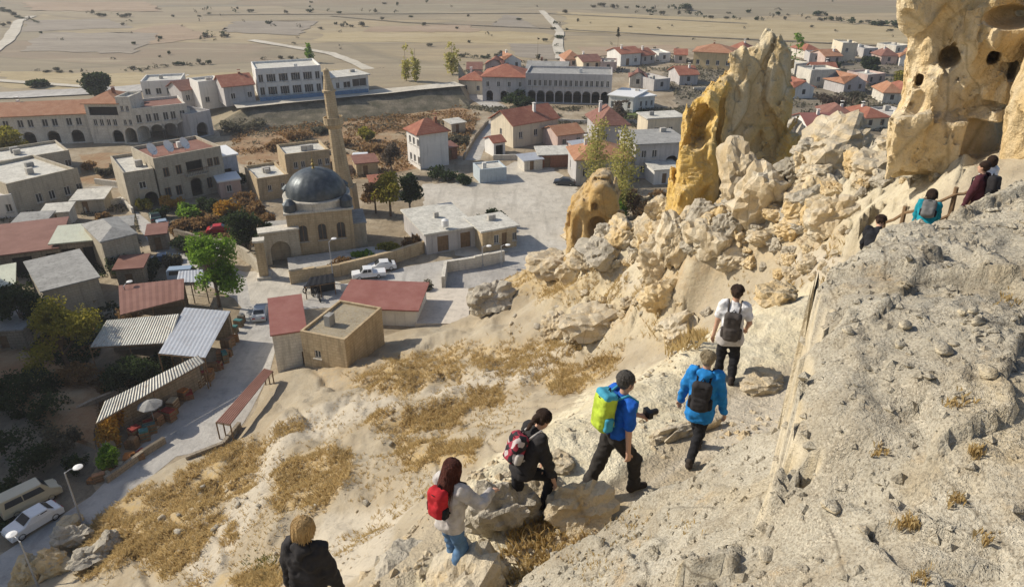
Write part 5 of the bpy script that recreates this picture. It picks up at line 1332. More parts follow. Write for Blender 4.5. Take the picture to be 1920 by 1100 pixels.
# ================================================================== PEOPLE
class Field:
    """distance field on a grid; every shape is written only where it can matter"""
    def __init__(s, lo, hi, h):
        s.lo = np.array(lo, float); s.h = h; s.n = np.maximum(np.ceil((np.array(hi) - s.lo) / h).astype(int) + 1, 3)
        s.D = np.full(tuple(s.n), .3, np.float32); s.ax = [s.lo[i] + h * np.arange(s.n[i]) for i in range(3)]
    def _sub(s, lo, hi):
        a = np.clip(((np.array(lo) - s.lo) / s.h).astype(int) - 1, 0, s.n - 1); b = np.clip(((np.array(hi) - s.lo) / s.h).astype(int) + 2, 1, s.n)
        sl = tuple(slice(a[i], b[i]) for i in range(3)); return sl, np.meshgrid(*[s.ax[i][sl[i]] for i in range(3)], indexing='ij')
    def cone(s, a, b, ra, rb, k=.02, cut=False):
        m = max(ra, rb) + .06 + k; lo = np.minimum(a, b) - m; hi = np.maximum(a, b) + m
        sl, (X, Y, Z) = s._sub(lo, hi); d = sd_cone(X, Y, Z, a, b, ra, rb); s._put(sl, d, k, cut); return s
    def ell(s, c, r, k=.02, cut=False):
        m = max(r) + .06 + k; sl, (X, Y, Z) = s._sub(np.array(c) - m, np.array(c) + m); s._put(sl, sd_ell(X, Y, Z, c, r), k, cut); return s
    def box(s, c, r, rot=0, rd=.03, k=.02, cut=False, M=None):
        m = max(r) * 1.75 + .06 + k; sl, (X, Y, Z) = s._sub(np.array(c) - m, np.array(c) + m)
        if M is not None:
            x, y, z = X - c[0], Y - c[1], Z - c[2]; Mi = np.array(M).T
            X, Y, Z = [Mi[i][0] * x + Mi[i][1] * y + Mi[i][2] * z for i in range(3)]; d = sd_box(X, Y, Z, (0, 0, 0), r, 0, rd)
        else: d = sd_box(X, Y, Z, c, r, rot, rd)
        s._put(sl, d, k, cut); return s
    def _put(s, sl, d, k, cut):
        s.D[sl] = np.maximum(s.D[sl], -d) if cut else smin(s.D[sl], d, max(k, 1e-3))
    def plane(s, p, n):
        X, Y, Z = np.meshgrid(*s.ax, indexing='ij', sparse=True)
        s.D = np.maximum(s.D, ((X - p[0]) * n[0] + (Y - p[1]) * n[1] + (Z - p[2]) * n[2]).astype(np.float32)); return s
    def fold(s, amp, f, seed=0, fz=None):
        m = np.abs(s.D) < .05; I = np.argwhere(m); p = s.lo + I * s.h; fz = fz or f
        s.D[m] += amp * vnoise(p[:, 0] * f + seed, p[:, 1] * f, p[:, 2] * fz); return s
    def mesh(s, name, mat, parent):
        f = lambda X, Y, Z: s.D
        lo = s.lo; hi = lo + s.h * (s.n - 1)
        V, F = surfnets(f, lo, hi - 1e-6, s.h)
        return mesh_np(name, V, F, mat, parent, True)
def cloth(name, c, var=.35, bump=.5, rough=.9):
    t = NT(name); src = t.objco(); n1 = t.noise(9, 4, .6, src); n2 = t.noise(160, 2, .5, src)
    cc = t.mix(t.rng(n1, .35, .7), c, tuple(x * (1 - var) for x in c))
    return t.out(cc, t.bump(t.math('ADD', n1, t.math('MULTIPLY', n2, .1)), bump, .02), rough)
M_skin = plain('skin', (.50, .30, .21), rough=.6, var=.08, scale=6)
def hair_mat(name, a, b):
    t = NT(name); src = t.objco(); n = t.noise(30, 4, .6, t.mapped(src, (3, 3, .35)))
    return t.out(t.mix(t.rng(n, .35, .65), a, b), t.bump(n, 1.0, .03), .6)
def ik(a, b, l1, l2, pole):
    a, b, pole = np.array(a, float), np.array(b, float), np.array(pole, float)
    d = b - a; L = min(np.linalg.norm(d), (l1 + l2) * .998); u = d / np.linalg.norm(d)
    x = (l1 * l1 - l2 * l2 + L * L) / (2 * L); hgt2 = math.sqrt(max(l1 * l1 - x * x, 0)); pv = pole - u * pole.dot(u); pv /= np.linalg.norm(pv)
    return a + u * x + pv * hgt2
A_ = np.array
def figure(loc, rz, label, S=1.0, res=.012, crouch=0.0, lean=0.0, turn=0.0, feetL=(-.1, .18, 0), feetR=(.1, -.18, 0), handL=(-.26, .1, .80), handR=(.26, .1, .80), headyaw=0.0, nod=0.0,
           top=None, top_len='jacket', sleeve=1.0, bottom=None, shoe=None, hair=None, hair_kind='short', loose=0.0, extra=None, build_=1.0):
    o = thing('person', label, 'person', loc, rz); o.scale = (S, S, S)
    ba = float(build_)
    pel = A_([0, 0, .94 - crouch]); up = A_([0, math.sin(lean), math.cos(lean)]); fw = A_([0, math.cos(lean), -math.sin(lean)])
    ct, st = math.cos(turn), math.sin(turn); xr = A_([ct, st, 0])
    sh = {1: pel + up * .50 + xr * .175 * ba, -1: pel + up * .50 - xr * .175 * ba}; neck = pel + up * .55; chest = pel + up * .36
    nd = lean * .55 + nod; hu = A_([math.sin(headyaw) * math.sin(nd) * -1, math.sin(nd) * math.cos(headyaw), math.cos(nd)]); hf = A_([-math.sin(headyaw) * math.cos(nd), math.cos(headyaw) * math.cos(nd), -math.sin(nd)]); hr = np.cross(hf, hu)
    head = neck + hu * .165 + hf * .025
    hip = {1: pel + A_([.085, 0, -.03]), -1: pel + A_([-.085, 0, -.03])}
    foot = {1: A_(feetR, float), -1: A_(feetL, float)}; ank = {s: foot[s] + A_([0, 0, .085]) for s in foot}
    knee = {s: ik(hip[s], ank[s], .43, .42, (0.1 * s, 1, .2)) for s in foot}
    hand = {1: A_(handR, float), -1: A_(handL, float)}
    elb = {s: ik(sh[s], hand[s], .285, .255, (.6 * s, -1, -.35)) for s in hand}
    allp = np.array([pel, head, *sh.values(), *hip.values(), *foot.values(), *knee.values(), *hand.values(), *elb.values()])
    lo = allp.min(0) - .24; hi = allp.max(0) + .26; lo[2] = -.06
    # body: one skin
    f = Field(lo, hi, res)
    f.cone(pel, pel + up * .2, .10, .095, .03)
    for s in (1, -1):
        f.cone(pel + A_([.05 * s, 0, 0]), chest + xr * .07 * s, .085, .10, .05).cone(chest + xr * .07 * s, sh[s] - xr * .03 * s, .09, .06, .05)
        f.cone(sh[s], elb[s], .052, .042, .03).cone(elb[s], hand[s], .042, .028, .02)
        f.cone(hip[s], knee[s], .082, .056, .04).cone(knee[s], ank[s], .056, .038, .03).cone(ank[s] + A_([0, -.03, -.045]), foot[s] + A_([0, .15, .03]), .036, .03, .02)
        # hand: palm, four curled fingers, thumb from the side
        d = (hand[s] - elb[s]); d /= np.linalg.norm(d); side = np.cross(d, A_([0, 0, 1.0])); side = side / (np.linalg.norm(side) + 1e-6); nrm = np.cross(side, d)
        w0 = hand[s]; pal = w0 + d * .085
        f.cone(w0, pal - side * .016, .024, .02, .015).cone(w0, pal + side * .016, .024, .02, .015)
        inw = nrm if nrm[2] < 0 else -nrm
        for q, L in zip((-.03, -.01, .011, .03), (.062, .072, .068, .052)):
            b0 = pal + side * q; b1 = b0 + d * L * .6 + inw * L * .25; b2 = b1 + d * L * .3 + inw * L * .45
            f.cone(b0, b1, .0105, .0095, .006).cone(b1, b2, .0095, .008, .004)
        t0 = w0 + d * .03 + side * .022 * -1; t1 = t0 - side * .032 + d * .03; f.cone(t0, t1, .013, .0105, .008).cone(t1, t1 + d * .03 + inw * .012, .0105, .009, .004)
    f.cone(neck - up * .04, head - hu * .05, .056, .05, .03)
    f.ell(head + hu * .015 - hf * .005, (.082, .098, .11), .02).ell(head - hu * .065 + hf * .035, (.058, .062, .06), .03)
    f.cone(head + hf * .098 + hu * .005, head + hf * .118 - hu * .03, .011, .015, .012)
    for s in (1, -1):
        f.ell(head + hr * .083 * s - hu * .005 - hf * .005, (.014, .024, .033), .008); f.ell(head + hr * .034 * s + hf * .098 + hu * .012, (.015, .013, .010), .004, True)
    f.box(head + hf * .1 - hu * .068, (.024, .012, .003), 0, .002, .002, True)
    f.mesh('body', M_skin, o)
    # trousers
    L = loose
    f = Field(lo, hi, res)
    f.cone(pel + A_([-.045, -.01, .03]), pel + A_([.045, -.01, .03]), .112, .112, .03)
    for s in (1, -1):
        f.cone(hip[s] + A_([-.01 * s, -.02, .0]), knee[s], .100, .076 + L, .05).cone(knee[s], ank[s] + A_([0, 0, .02]), .076 + L, .064 + L, .03)
    f.fold(.014, 9, 3, 18).fold(.009, 22, 8, 30)
    f.plane(pel + up * (.02 if top_len != 'tee' else .08), up).mesh('trousers', bottom, o)
    # shoes
    for s in (1, -1):
        a = foot[s]; f = Field(a - A_([.1, .2, .07]), a + A_([.1, .3, .18]), res * .8)
        f.cone(a + A_([0, -.05, .045]), a + A_([0, .155, .04]), .045, .042, .02).cone(a + A_([0, -.04, .05]), a + A_([0, -.03, .12]), .05, .048, .03)
        f.plane(a + A_([0, 0, .0]), (0, 0, -1.0)).mesh('shoe', shoe, o)
    # top
    f = Field(lo, hi, res); lowk = {'tee': .02, 'jacket': -.12, 'coat': -.22, 'crop': .05}[top_len]; flare = {'tee': .0, 'jacket': .01, 'coat': .02, 'crop': 0}[top_len]
    th = .014 if top_len == 'tee' else .022
    for s in (1, -1):
        f.cone(pel + A_([.055 * s, -.01, lowk + .05]), chest + xr * .065 * s, .105 + th + flare, .10 + th, .06).cone(chest + xr * .07 * s, sh[s] - xr * .035 * s, .10 + th, .065 + th, .06)
        if sleeve > 0:
            e = sh[s] + (elb[s] - sh[s]) * min(1, sleeve * 2)
            f.cone(sh[s], e, .062 + th, .053 + th, .04)
            if sleeve > .5: f.cone(elb[s], elb[s] + (hand[s] - elb[s]) * min(1, (sleeve - .5) * 2) * .97, .053 + th, .04 + th * .7, .03)
    f.cone(neck - up * .07, neck - up * .01, .085 + th * .5, .062 + th * .5, .03)
    f.fold(.018, 8, 1, 13).fold(.011, 19, 5).fold(.005, 42, 9)
    dn = pel + A_([0, 0, lowk]); f.plane(dn, -A_([0, 0, 1.0]))
    f.mesh('jacket' if top_len in ('jacket', 'coat') else 'shirt', top, o)
    if extra == 'hood':
        f = Field(neck - .25, neck + .25, res); f.cone(neck - fw * .07 - xr * .06 - up * .02, neck - fw * .07 + xr * .06 - up * .02, .055, .055, .03).cone(neck - fw * .1 - up * .05, neck - fw * .11 - up * .1, .06, .04, .04).fold(.012, 15).mesh('hood', top, o)
    # hair
    if hair:
        f = Field(head - .34 - (0, 0, .3), head + .25, res)
        f.ell(head + hu * .028 - hf * .018, (.096, .108, .112), .02)
        if hair_kind == 'long':
            f.cone(head - hf * .05, head - hf * .10 - hu * .18, .085, .095, .05).cone(head - hf * .10 - hu * .18, head - hf * .12 - hu * .36, .095, .05, .05)
            for s in (1, -1): f.cone(head + hr * .075 * s, head + hr * .085 * s - hu * .22 - hf * .05, .05, .04, .04)
        elif hair_kind == 'bob':
            f.ell(head - hu * .02 - hf * .02, (.112, .11, .118), .03)
        elif hair_kind == 'bun':
            f.ell(head - hf * .115 + hu * .03, (.055, .05, .055), .02)
        elif hair_kind == 'tail':
            f.ell(head - hf * .1 + hu * .02, (.045, .045, .045), .02).cone(head - hf * .12, head - hf * .17 - hu * .2, .04, .02, .02)
        elif hair_kind == 'medium':
            f.ell(head - hu * .03 - hf * .03, (.104, .105, .115), .03)
        f.fold(.012, 26, 3, 7).fold(.01, 60, 7, 12)
        f.ell(head + hf * .10 - hu * .045, (.078, .085, .095), 0, True)
        f.mesh('hair', hair, o)
        rs = np.random.default_rng(int(abs(loc.x) * 100) + 3); m = MB()
        for _ in range(170):
            th_ = rs.uniform(.5, 2 * math.pi - .5); dirv = -hf * math.cos(th_ - math.pi) * 1.0 + hr * math.sin(th_ - math.pi); dirv = -dirv if dirv @ hf > .75 else dirv
            L_max = {'long': .44, 'bob': .14, 'medium': .12, 'short': .05, 'bun': .05, 'tail': .06}[hair_kind] * rs.uniform(.6, 1.05); ptl = []
            for q in np.linspace(.15, 1.45, 6): ptl.append(head + hu * .028 - hf * .018 + (dirv * math.sin(q) * .112 + hu * math.cos(q) * .116) * rs.uniform(.99, 1.04))
            e = ptl[-1]; out_ = dirv * rs.uniform(-.1, .12)
            if hair_kind in ('long', 'bob', 'medium'):
                back = 1.0 if dirv @ hf < .2 else .55
                for q in (.35, .7, 1.0): ptl.append(e - hu * L_max * q * back + out_ * L_max * q - hf * .05 * q * (hair_kind == 'long'))
            m.tube([tuple(p_) for p_ in ptl], [.0045] * (len(ptl) - 1) + [.0015], 4)
        hs = m.build('hair_strands', hair, o); hs['kind'] = 'stuff'
    o['_chest'] = 0; del o['_chest']
    return o, dict(pel=pel, up=up, fw=fw, sh=sh, chest=chest, xr=xr, neck=neck, head=head, hand=hand)
C_zip = cloth('black_webbing', (.015, .015, .016))
def backpack(person, J, label, mat, size=(.15, .10, .24), lid=None, strap=None, drop=.0, res=.012, pocket=True, bottom=None, single=False):
    o = thing('backpack', label, 'backpack'); o.matrix_basis = person.matrix_basis
    up, fw, xr = J['up'], J['fw'], J['xr']; c = J['chest'] - fw * (.125 + size[1]) + up * (-.02 - drop)
    M = np.stack([xr, np.cross(up, xr), up], 1)
    f = Field(c - .5, c + .5, res); f.box(c, size, M=M, rd=.07, k=.02)
    if pocket: f.box(c - fw * size[1] * .75 - up * size[2] * .4, (size[0] * .75, size[1] * .45, size[2] * .45), M=M, rd=.035, k=.02)
    f.fold(.012, 11, 4).fold(.005, 30, 2)
    b = f.mesh('bag', mat, o)
    zp = [c - fw * (size[1] * 1.0 + .004) + xr * size[0] * .8 * math.cos(q) + up * (size[2] * .25 + size[2] * .55 * math.sin(q)) + fw * size[1] * .35 * abs(math.cos(q)) for q in [math.pi * k / 10 for k in range(11)]]
    MB().tube([tuple(p) for p in zp], .006, 5).build('zip', C_zip, o)
    for s in (1, -1):
        f = Field(c - .5, c + .5, res); f.box(c + xr * size[0] * .98 * s - up * size[2] * .45, (.035, size[1] * .6, size[2] * .38), M=M, rd=.03, k=.02).fold(.006, 20).mesh('side_pocket', strap or mat, o)
    MB().tube([tuple(c + up * size[2] * .93 - xr * .04 + fw * size[1] * .3), tuple(c + up * (size[2] + .05) + fw * size[1] * .3), tuple(c + up * size[2] * .93 + xr * .04 + fw * size[1] * .3)], .009, 6).build('grab_loop', C_zip, o)
    if lid is not None:
        f = Field(c - .5, c + .5, res); f.box(c + up * size[2] * .86, (size[0] * .92, size[1] * .95, size[2] * .22), M=M, rd=.045, k=.02).fold(.01, 14).mesh('lid', lid, o)
    for s in (1, -1):
        pts = [c + xr * .08 * s + up * size[2] * .7 + fw * size[1] * .8, J['sh'][s] - xr * .07 * s + up * .10, J['sh'][s] - xr * .06 * s + fw * .135 + up * .0, J['chest'] + xr * .11 * s + fw * .15, J['chest'] + xr * .155 * s - up * .12, c + xr * .10 * s - up * size[2] * .7 + fw * size[1] * .8]
        m = MB()
        m.tube([tuple(p) for p in pts], [.016] * 6, 8)
        m.build('strap', strap or mat, o, True)
    return o
C_navy = cloth('black_cloth', (.018, .018, .022)); C_black2 = cloth('faded_black_cloth', (.032, .03, .032)); C_trk = cloth('dark_trousers', (.04, .036, .034)); C_jean = cloth('blue_jeans', (.10, .19, .33))
C_blue = cloth('bright_blue_jacket', (.02, .21, .56)); C_tee = cloth('royal_blue_shirt', (.015, .11, .50)); C_white = cloth('white_shirt', (.74, .74, .76)); C_greyc = cloth('light_grey_knit', (.50, .47, .45)); C_maroon = cloth('maroon_jacket', (.075, .022, .03)); C_teal = cloth('teal_jacket', (.01, .25, .33))
C_lime = cloth('lime_pack', (.46, .60, .06)); C_red = cloth('red_pack', (.50, .025, .035)); C_shoe = cloth('dark_shoes', (.05, .04, .035)); C_packg = cloth('grey_brown_pack', (.075, .065, .06)); C_tealb = cloth('teal_blue_lid', (.06, .33, .48))
def patterned():
    t = NT('patterned_pack'); src = t.objco(); v = t.voro(14, src, 'F1', 'Color'); s_ = t.n('ShaderNodeSeparateColor'); t.l(v, s_.inputs[0])
    c = t.ramp(s_.outputs[0], [(0, (.02, .02, .025)), (.34, (.28, .03, .05)), (.55, (.03, .03, .035)), (.72, (.45, .40, .40)), (.86, (.30, .04, .07))])
    for n in t.t.nodes:
        if n.type == 'VALTORGB': n.color_ramp.interpolation = 'CONSTANT'
    return t.out(c, t.bump(t.noise(9, 3, .5, src), .2, .02), .8)
C_pat = patterned()
H_dark = hair_mat('dark_brown_hair', (.028, .016, .011), (.06, .032, .02)); H_grey = hair_mat('dark_grey_hair', (.06, .055, .05), (.11, .10, .09)); H_red = hair_mat('auburn_hair', (.055, .014, .010), (.11, .03, .018)); H_blond = hair_mat('blond_hair', (.38, .23, .09), (.60, .42, .20)); H_ash = hair_mat('ash_blond_hair', (.24, .19, .12), (.38, .31, .20))
def on_ledge(px, py, z=30.2):
    """stand on the ledge: iterate so that feet meet the ground"""
    for _ in range(6):
        p = P(px, py, z); z = float(H(np.array([p.x]), np.array([p.y]))[0])
    return P(px, py, z)
def dz(loc, rz, S, q):
    """ground height under a foot, in the figure's own frame"""
    x = loc.x + S * (q[0] * math.cos(rz) - q[1] * math.sin(rz)); y = loc.y + S * (q[0] * math.sin(rz) + q[1] * math.cos(rz))
    return (float(H(np.array([x]), np.array([y]))[0]) - loc.z) / S
def feet(loc, rz, S, l, r_, lift=(0, 0)):
    return dict(feetL=(*l, dz(loc, rz, S, l) + lift[0]), feetR=(*r_, dz(loc, rz, S, r_) + lift[1]))
# white-shirted walker, standing at the bend
L_ = on_ledge(1356, 714); a = R(-18)
p, J = figure(L_, a, 'walker in white shirt and black trousers at the bend of the path', .90, .0125, **feet(L_, a, .9, (-.1, .1), (.12, -.08)), handL=(-.26, .02, .86), handR=(.24, .16, .98), top=C_white, top_len='tee', sleeve=.36, bottom=C_navy, shoe=C_shoe, hair=H_dark, hair_kind='bun', headyaw=-.2, nod=.15, loose=.004)
backpack(p, J, 'grey-brown backpack hanging low on the white shirt', C_packg, (.135, .09, .24), strap=C_packg, drop=.12)
o = Field((-.3, -.25, .6), (.3, .25, 1.1), .013).cone((-.07, -.02, .80), (-.05, -.01, 1.0), .16, .135, .05).cone((.07, -.02, .84), (.05, -.01, 1.0), .15, .135, .05).fold(.02, 9).plane((0, 0, .76), (0, 0, -1)).plane((0, 0, 1.0), (0, 0, 1)).mesh('tied_cardigan', C_greyc, p)
# blue jacket
L_ = on_ledge(1300, 858); a = R(-22)
p, J = figure(L_, a, 'walker in bright blue jacket seen from behind', .84, .0125, **feet(L_, a, .84, (.02, .26), (-.02, -.30), (0, .03)), handL=(-.30, .16, .86), handR=(.32, .10, .84), top=C_blue, top_len='coat', bottom=C_navy, shoe=C_shoe, hair=H_ash, hair_kind='short', lean=.10, extra='hood', headyaw=-.1)
backpack(p, J, 'black backpack on the bright blue jacket', C_black2, (.135, .085, .22), strap=C_navy, drop=.10)
# man with the lime pack
L_ = on_ledge(1146, 925); a = R(-68)
p, J = figure(L_, a, 'man in royal blue shirt striding along the path', .92, .0125, **feet(L_, a, .92, (-.08, -.36), (.09, .26), (.02, 0)), handL=(-.04, .30, 1.10), handR=(.27, .02, .84), top=C_tee, top_len='tee', sleeve=.42, bottom=C_trk, shoe=C_shoe, hair=H_grey, hair_kind='short', lean=.10, loose=.012, build_=1.08)
backpack(p, J, 'lime green backpack with blue top on the man', C_lime, (.145, .095, .25), lid=C_tealb, strap=C_tealb, drop=-.02)
cm = thing('camera', 'black camera held in front of the man in blue', 'camera'); cm.matrix_basis = p.matrix_basis
MB().box(-.07, .07, .40, .46, 1.07, 1.16).build('camera_body', M_black, cm); MB().lathe([(.035, 0), (.038, .09), (.03, .1)], 14, (-.06, .48, 1.145)).build('lens', M_black, cm).matrix_local = Matrix.Translation((0, .46, 1.115)) @ Matrix.Rotation(-math.pi / 2, 4, 'X') @ Matrix.Translation((.06, -.48, -1.145))
# woman in black, bending forward
L_ = on_ledge(980, 968); a = R(-62)
p, J = figure(L_, a, 'woman in black leaning forward on the climb', .82, .0125, **feet(L_, a, .82, (-.08, -.30), (.09, .28), (0, .12)), crouch=.07, handL=(-.18, .36, .72), handR=(.22, .34, .66), top=C_black2, top_len='jacket', bottom=C_navy, shoe=C_shoe, hair=H_dark, hair_kind='tail', lean=.34, nod=.35)
backpack(p, J, 'red and black patterned backpack on the leaning woman', C_pat, (.13, .09, .21), strap=C_greyc, drop=.05)
# woman with red pack, arm raised
L_ = on_ledge(850, 1075); a = R(-40)
p, J = figure(L_, a, 'woman with long auburn hair raising one hand', .78, .0115, **feet(L_, a, .78, (-.1, .12), (.1, -.12)), handL=(-.12, .40, 1.05), handR=(.30, .42, 1.22), top=C_greyc, top_len='jacket', bottom=C_jean, shoe=C_shoe, hair=H_red, hair_kind='long', lean=.06, nod=.1)
backpack(p, J, 'red backpack on the auburn-haired woman', C_red, (.125, .085, .2), strap=C_navy, drop=-.02)
# blond walker at the bottom edge
L_ = on_ledge(600, 1212, 30.4); a = R(-12)
p, J = figure(L_, a, 'blond walker in black hooded jacket at the bottom edge', .82, .0115, **feet(L_, a, .82, (-.1, .2), (.1, -.2)), handL=(-.28, .08, .84), handR=(.28, .1, .84), top=C_black2, top_len='jacket', bottom=C_trk, shoe=C_shoe, hair=H_blond, hair_kind='bob', lean=.08, extra='hood', build_=.88)
# group further along
L_ = on_ledge(1812, 455, 30.4); a = R(35)
p, J = figure(L_, a, 'walker in maroon jacket on the upper path', .86, .018, **feet(L_, a, .86, (-.1, .1), (.1, -.1)), handL=(-.26, .16, .88), handR=(.26, .14, .86), top=C_maroon, bottom=C_navy, shoe=C_shoe, hair=H_dark, hair_kind='short', lean=.12)
backpack(p, J, 'dark backpack on the maroon jacket', C_black2, (.15, .1, .23), strap=C_navy, res=.018)
L_ = on_ledge(1838, 440, 30.4); a = R(20)
p, J = figure(L_ + Vector((.12, .45, 0)), a, 'walker in white half hidden by the maroon jacket', .78, .018, feetL=(-.1, .1, 0), feetR=(.1, -.1, 0), top=C_white, bottom=C_navy, shoe=C_shoe, hair=H_dark, hair_kind='medium')
L_ = on_ledge(1716, 485, 30.2); a = R(-30)
p, J = figure(L_, a, 'walker bent over in a teal jacket', .84, .018, **feet(L_, a, .84, (-.1, .15), (.1, -.15)), crouch=.14, handL=(-.2, .45, .62), handR=(.22, .45, .60), top=C_teal, bottom=C_navy, shoe=C_shoe, hair=H_dark, hair_kind='medium', lean=.55, nod=.2)
backpack(p, J, 'grey backpack on the teal jacket', cloth('grey_pack', (.16, .16, .16)), (.14, .09, .2), strap=C_navy, res=.018)
L_ = on_ledge(1622, 530, 29.9); a = R(-30)
p, J = figure(L_, a, 'walker in dark jacket crouching behind the outcrop', .9, .018, **feet(L_, a, .9, (-.1, .15), (.1, -.15)), crouch=.30, handL=(-.2, .45, .45), handR=(.22, .45, .45), top=C_navy, bottom=C_trk, shoe=C_shoe, hair=H_dark, hair_kind='short', lean=.75, nod=.2)
# ================================================================== VEGETATION
def leaf_mat(name, a, b, c3=None):
    t = NT(name); g = t.n('ShaderNodeNewGeometry'); rnd = g.outputs['Random Per Island']
    stops = [(0, a), (.55, b), (1, c3 or tuple(x * 1.25 for x in b))]
    c = t.ramp(rnd, stops); n = t.noise(.5, 3, .6)
    c = t.mix(t.rng(n, .35, .7, 0, .5), c, tuple(x * .7 for x in a))
    t.bsdf.inputs['Subsurface Weight'].default_value = 0
    m = t.out(c, None, .75)
    tr = t.n('ShaderNodeBsdfTranslucent'); t.l(c, tr.inputs['Color']); mx = t.n('ShaderNodeMixShader'); mx.inputs[0].default_value = .5
    outn = [n_ for n_ in t.t.nodes if n_.type == 'OUTPUT_MATERIAL'][0]
    t.l(t.bsdf.outputs[0], mx.inputs[1]); t.l(tr.outputs[0], mx.inputs[2]); t.l(mx.outputs[0], outn.inputs[0])
    return m
LV = {
 'green': leaf_mat('fresh_green_leaves', (.10, .20, .018), (.20, .33, .035)),
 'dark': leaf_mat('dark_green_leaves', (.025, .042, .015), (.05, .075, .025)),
 'yg': leaf_mat('yellow_green_leaves', (.20, .20, .025), (.34, .30, .04), (.44, .36, .07)),
 'poplar': leaf_mat('poplar_leaves', (.36, .36, .09), (.48, .44, .14), (.58, .48, .18)),
 'orange': leaf_mat('autumn_orange_leaves', (.34, .17, .02), (.48, .27, .04), (.55, .36, .08)),
 'rust': leaf_mat('rusty_shrub_leaves', (.20, .115, .05), (.29, .18, .075), (.38, .25, .12)),
 'grey': leaf_mat('grey_scrub_leaves', (.10, .095, .065), (.15, .14, .095), (.22, .20, .13)),
 'bare': leaf_mat('bare_twigs', (.10, .078, .055), (.15, .115, .085), (.19, .15, .11)),
}
M_bark = plain('bark', (.14, .105, .075), var=.35, scale=4, bump=.4)
def leaf_cloud(lobes, n, size, seed, shell=.45, elong=1.0):
    """lobes: (cx,cy,cz,rx,ry,rz); many small leaf faces through the crown's volume, clumped"""
    r = np.random.default_rng(seed)
    vol = np.array([l[3] * l[4] * l[5] for l in lobes]) ** .75; pr = vol / vol.sum()
    Vs = []
    k = r.choice(len(lobes), n, p=pr); d = r.normal(size=(n, 3)); d /= np.linalg.norm(d, axis=1)[:, None]
    rad = (shell + (1 - shell) * r.random(n)) ; rad = rad * (1 + .22 * vnoise(d[:, 0] * 2.3 + k * 7, d[:, 1] * 2.3 + seed, d[:, 2] * 2.3))
    L = np.array(lobes)[k]; c = L[:, :3] + d * rad[:, None] * L[:, 3:]
    # clumping: drop leaves where a noise field is low, so that gaps open
    g = vnoise(c[:, 0] / (size * 4.5) + seed, c[:, 1] / (size * 4.5), c[:, 2] / (size * 4.5)); keep = g > -.4; c = c[keep]; m = len(c)
    a = r.normal(size=(m, 3)); a /= np.linalg.norm(a, axis=1)[:, None]; b = np.cross(a, r.normal(size=(m, 3))); b /= np.linalg.norm(b, axis=1)[:, None]
    s = size * r.uniform(.6, 1.3, m)[:, None]
    V = np.stack([c - a * s * .5 * elong, c + b * s * .32, c + a * s * .5 * elong, c - b * s * .32], 1).reshape(-1, 3)
    return V, np.arange(4 * m).reshape(m, 4)
_treeid = [0]
def tree(px, py, wpx, hpx, kind, label, lv, cat='tree', group=None, trunk=True, z=0.0, at=None, n=1600, dense=2.4, leaf=None, name=None, shape='round', parent=None):
    """foot at photo (px,py); crown width and total height in photo pixels"""
    _treeid[0] += 1; sd = _treeid[0]
    p = at or P(px, py, z); s = mpp(p); w = wpx * s; h = hpx * s / max(.5, math.cos(math.asin(min(.9, (CAMZ - p.z) / (p - Vector((0, 0, CAMZ))).length))))
    h = max(h, .3)
    o = thing(name or ('bush' if not trunk else 'tree'), label, cat, p, sd * 1.3, group)
    r = np.random.default_rng(sd * 13)
    lob = []
    if shape == 'poplar':
        for k in range(9):
            zz = h * (.12 + .84 * k / 8); rr = w * .62 * (.6 + .5 * math.sin(math.pi * min(1, (k + 1.6) / 9.5))); lob.append((r.uniform(-.12, .12) * w, r.uniform(-.12, .12) * w, zz, rr * .85, rr * .85, h * .1))
    elif shape == 'bush':
        for k in range(7): lob.append((r.uniform(-.3, .3) * w, r.uniform(-.3, .3) * w, h * r.uniform(.25, .6), w * r.uniform(.18, .3), w * r.uniform(.18, .3), h * r.uniform(.22, .38)))
    else:
        for k in range(11):
            a = r.uniform(0, 6.28); q = r.uniform(.05, .33); zz = h * r.uniform(.36, .84)
            lob.append((math.cos(a) * q * w, math.sin(a) * q * w, zz, w * r.uniform(.18, .28), w * r.uniform(.18, .28), h * r.uniform(.14, .22)))
    lf = leaf or max(.12, 5.0 * s)
    V, F = leaf_cloud(lob, int(n * (1.25 if shape == 'poplar' else dense)), lf, sd, .3, 1.1)
    V[:, 2] = np.maximum(V[:, 2], .02)
    mesh_np('crown', V, F, LV[lv], o)
    if trunk:
        m = MB(); top = h * (.9 if shape == 'poplar' else .6)
        tr = max(.06, w * .035)
        m.tube([(0, 0, -.2), (r.uniform(-.1, .1) * w * .3, 0, top * .4), (r.uniform(-.1, .1) * w * .4, r.uniform(-.1, .1) * w * .3, top)], [tr, tr * .8, tr * .35], 7)
        for l in (lob[:6] if shape != 'poplar' else []): m.tube([(0, 0, min(l[2] * .5, top * .6)), (l[0] * .5, l[1] * .5, l[2] * .8), (l[0], l[1], l[2])], [tr * .5, tr * .3, tr * .12], 5)
        m.build('trunk', M_bark, o)
    return o
tree(412, 575, 105, 135, 0, 'bright green round tree beside the street', 'green', n=4200)
tree(465, 470, 70, 85, 0, 'dark green tree beside the red car', 'dark', n=2200)
tree(510, 470, 40, 55, 0, 'small dark tree beside the courtyard gate', 'dark', n=900)
tree(733, 405, 75, 85, 0, 'olive tree right of the dome', 'yg', n=1500)
tree(770, 400, 60, 75, 0, 'dark shaded tree between dome and lot', 'dark', n=1500)
tree(705, 400, 60, 60, 0, 'rusty half-bare tree right of the minaret foot', 'rust', n=1000)
tree(735, 330, 45, 60, 0, 'bare grey tree beside the white house', 'bare', n=600)
tree(690, 262, 45, 32, 0, 'round yellow-green bush on the red scrub slope', 'yg', 'bush', trunk=False, shape='bush', n=900)
tree(22, 300, 75, 62, 0, 'big yellow-green tree at the left edge', 'yg', n=2600)
tree(185, 188, 80, 52, 0, 'large dark tree clump behind the arcaded hotel', 'dark', n=2400, z=0)
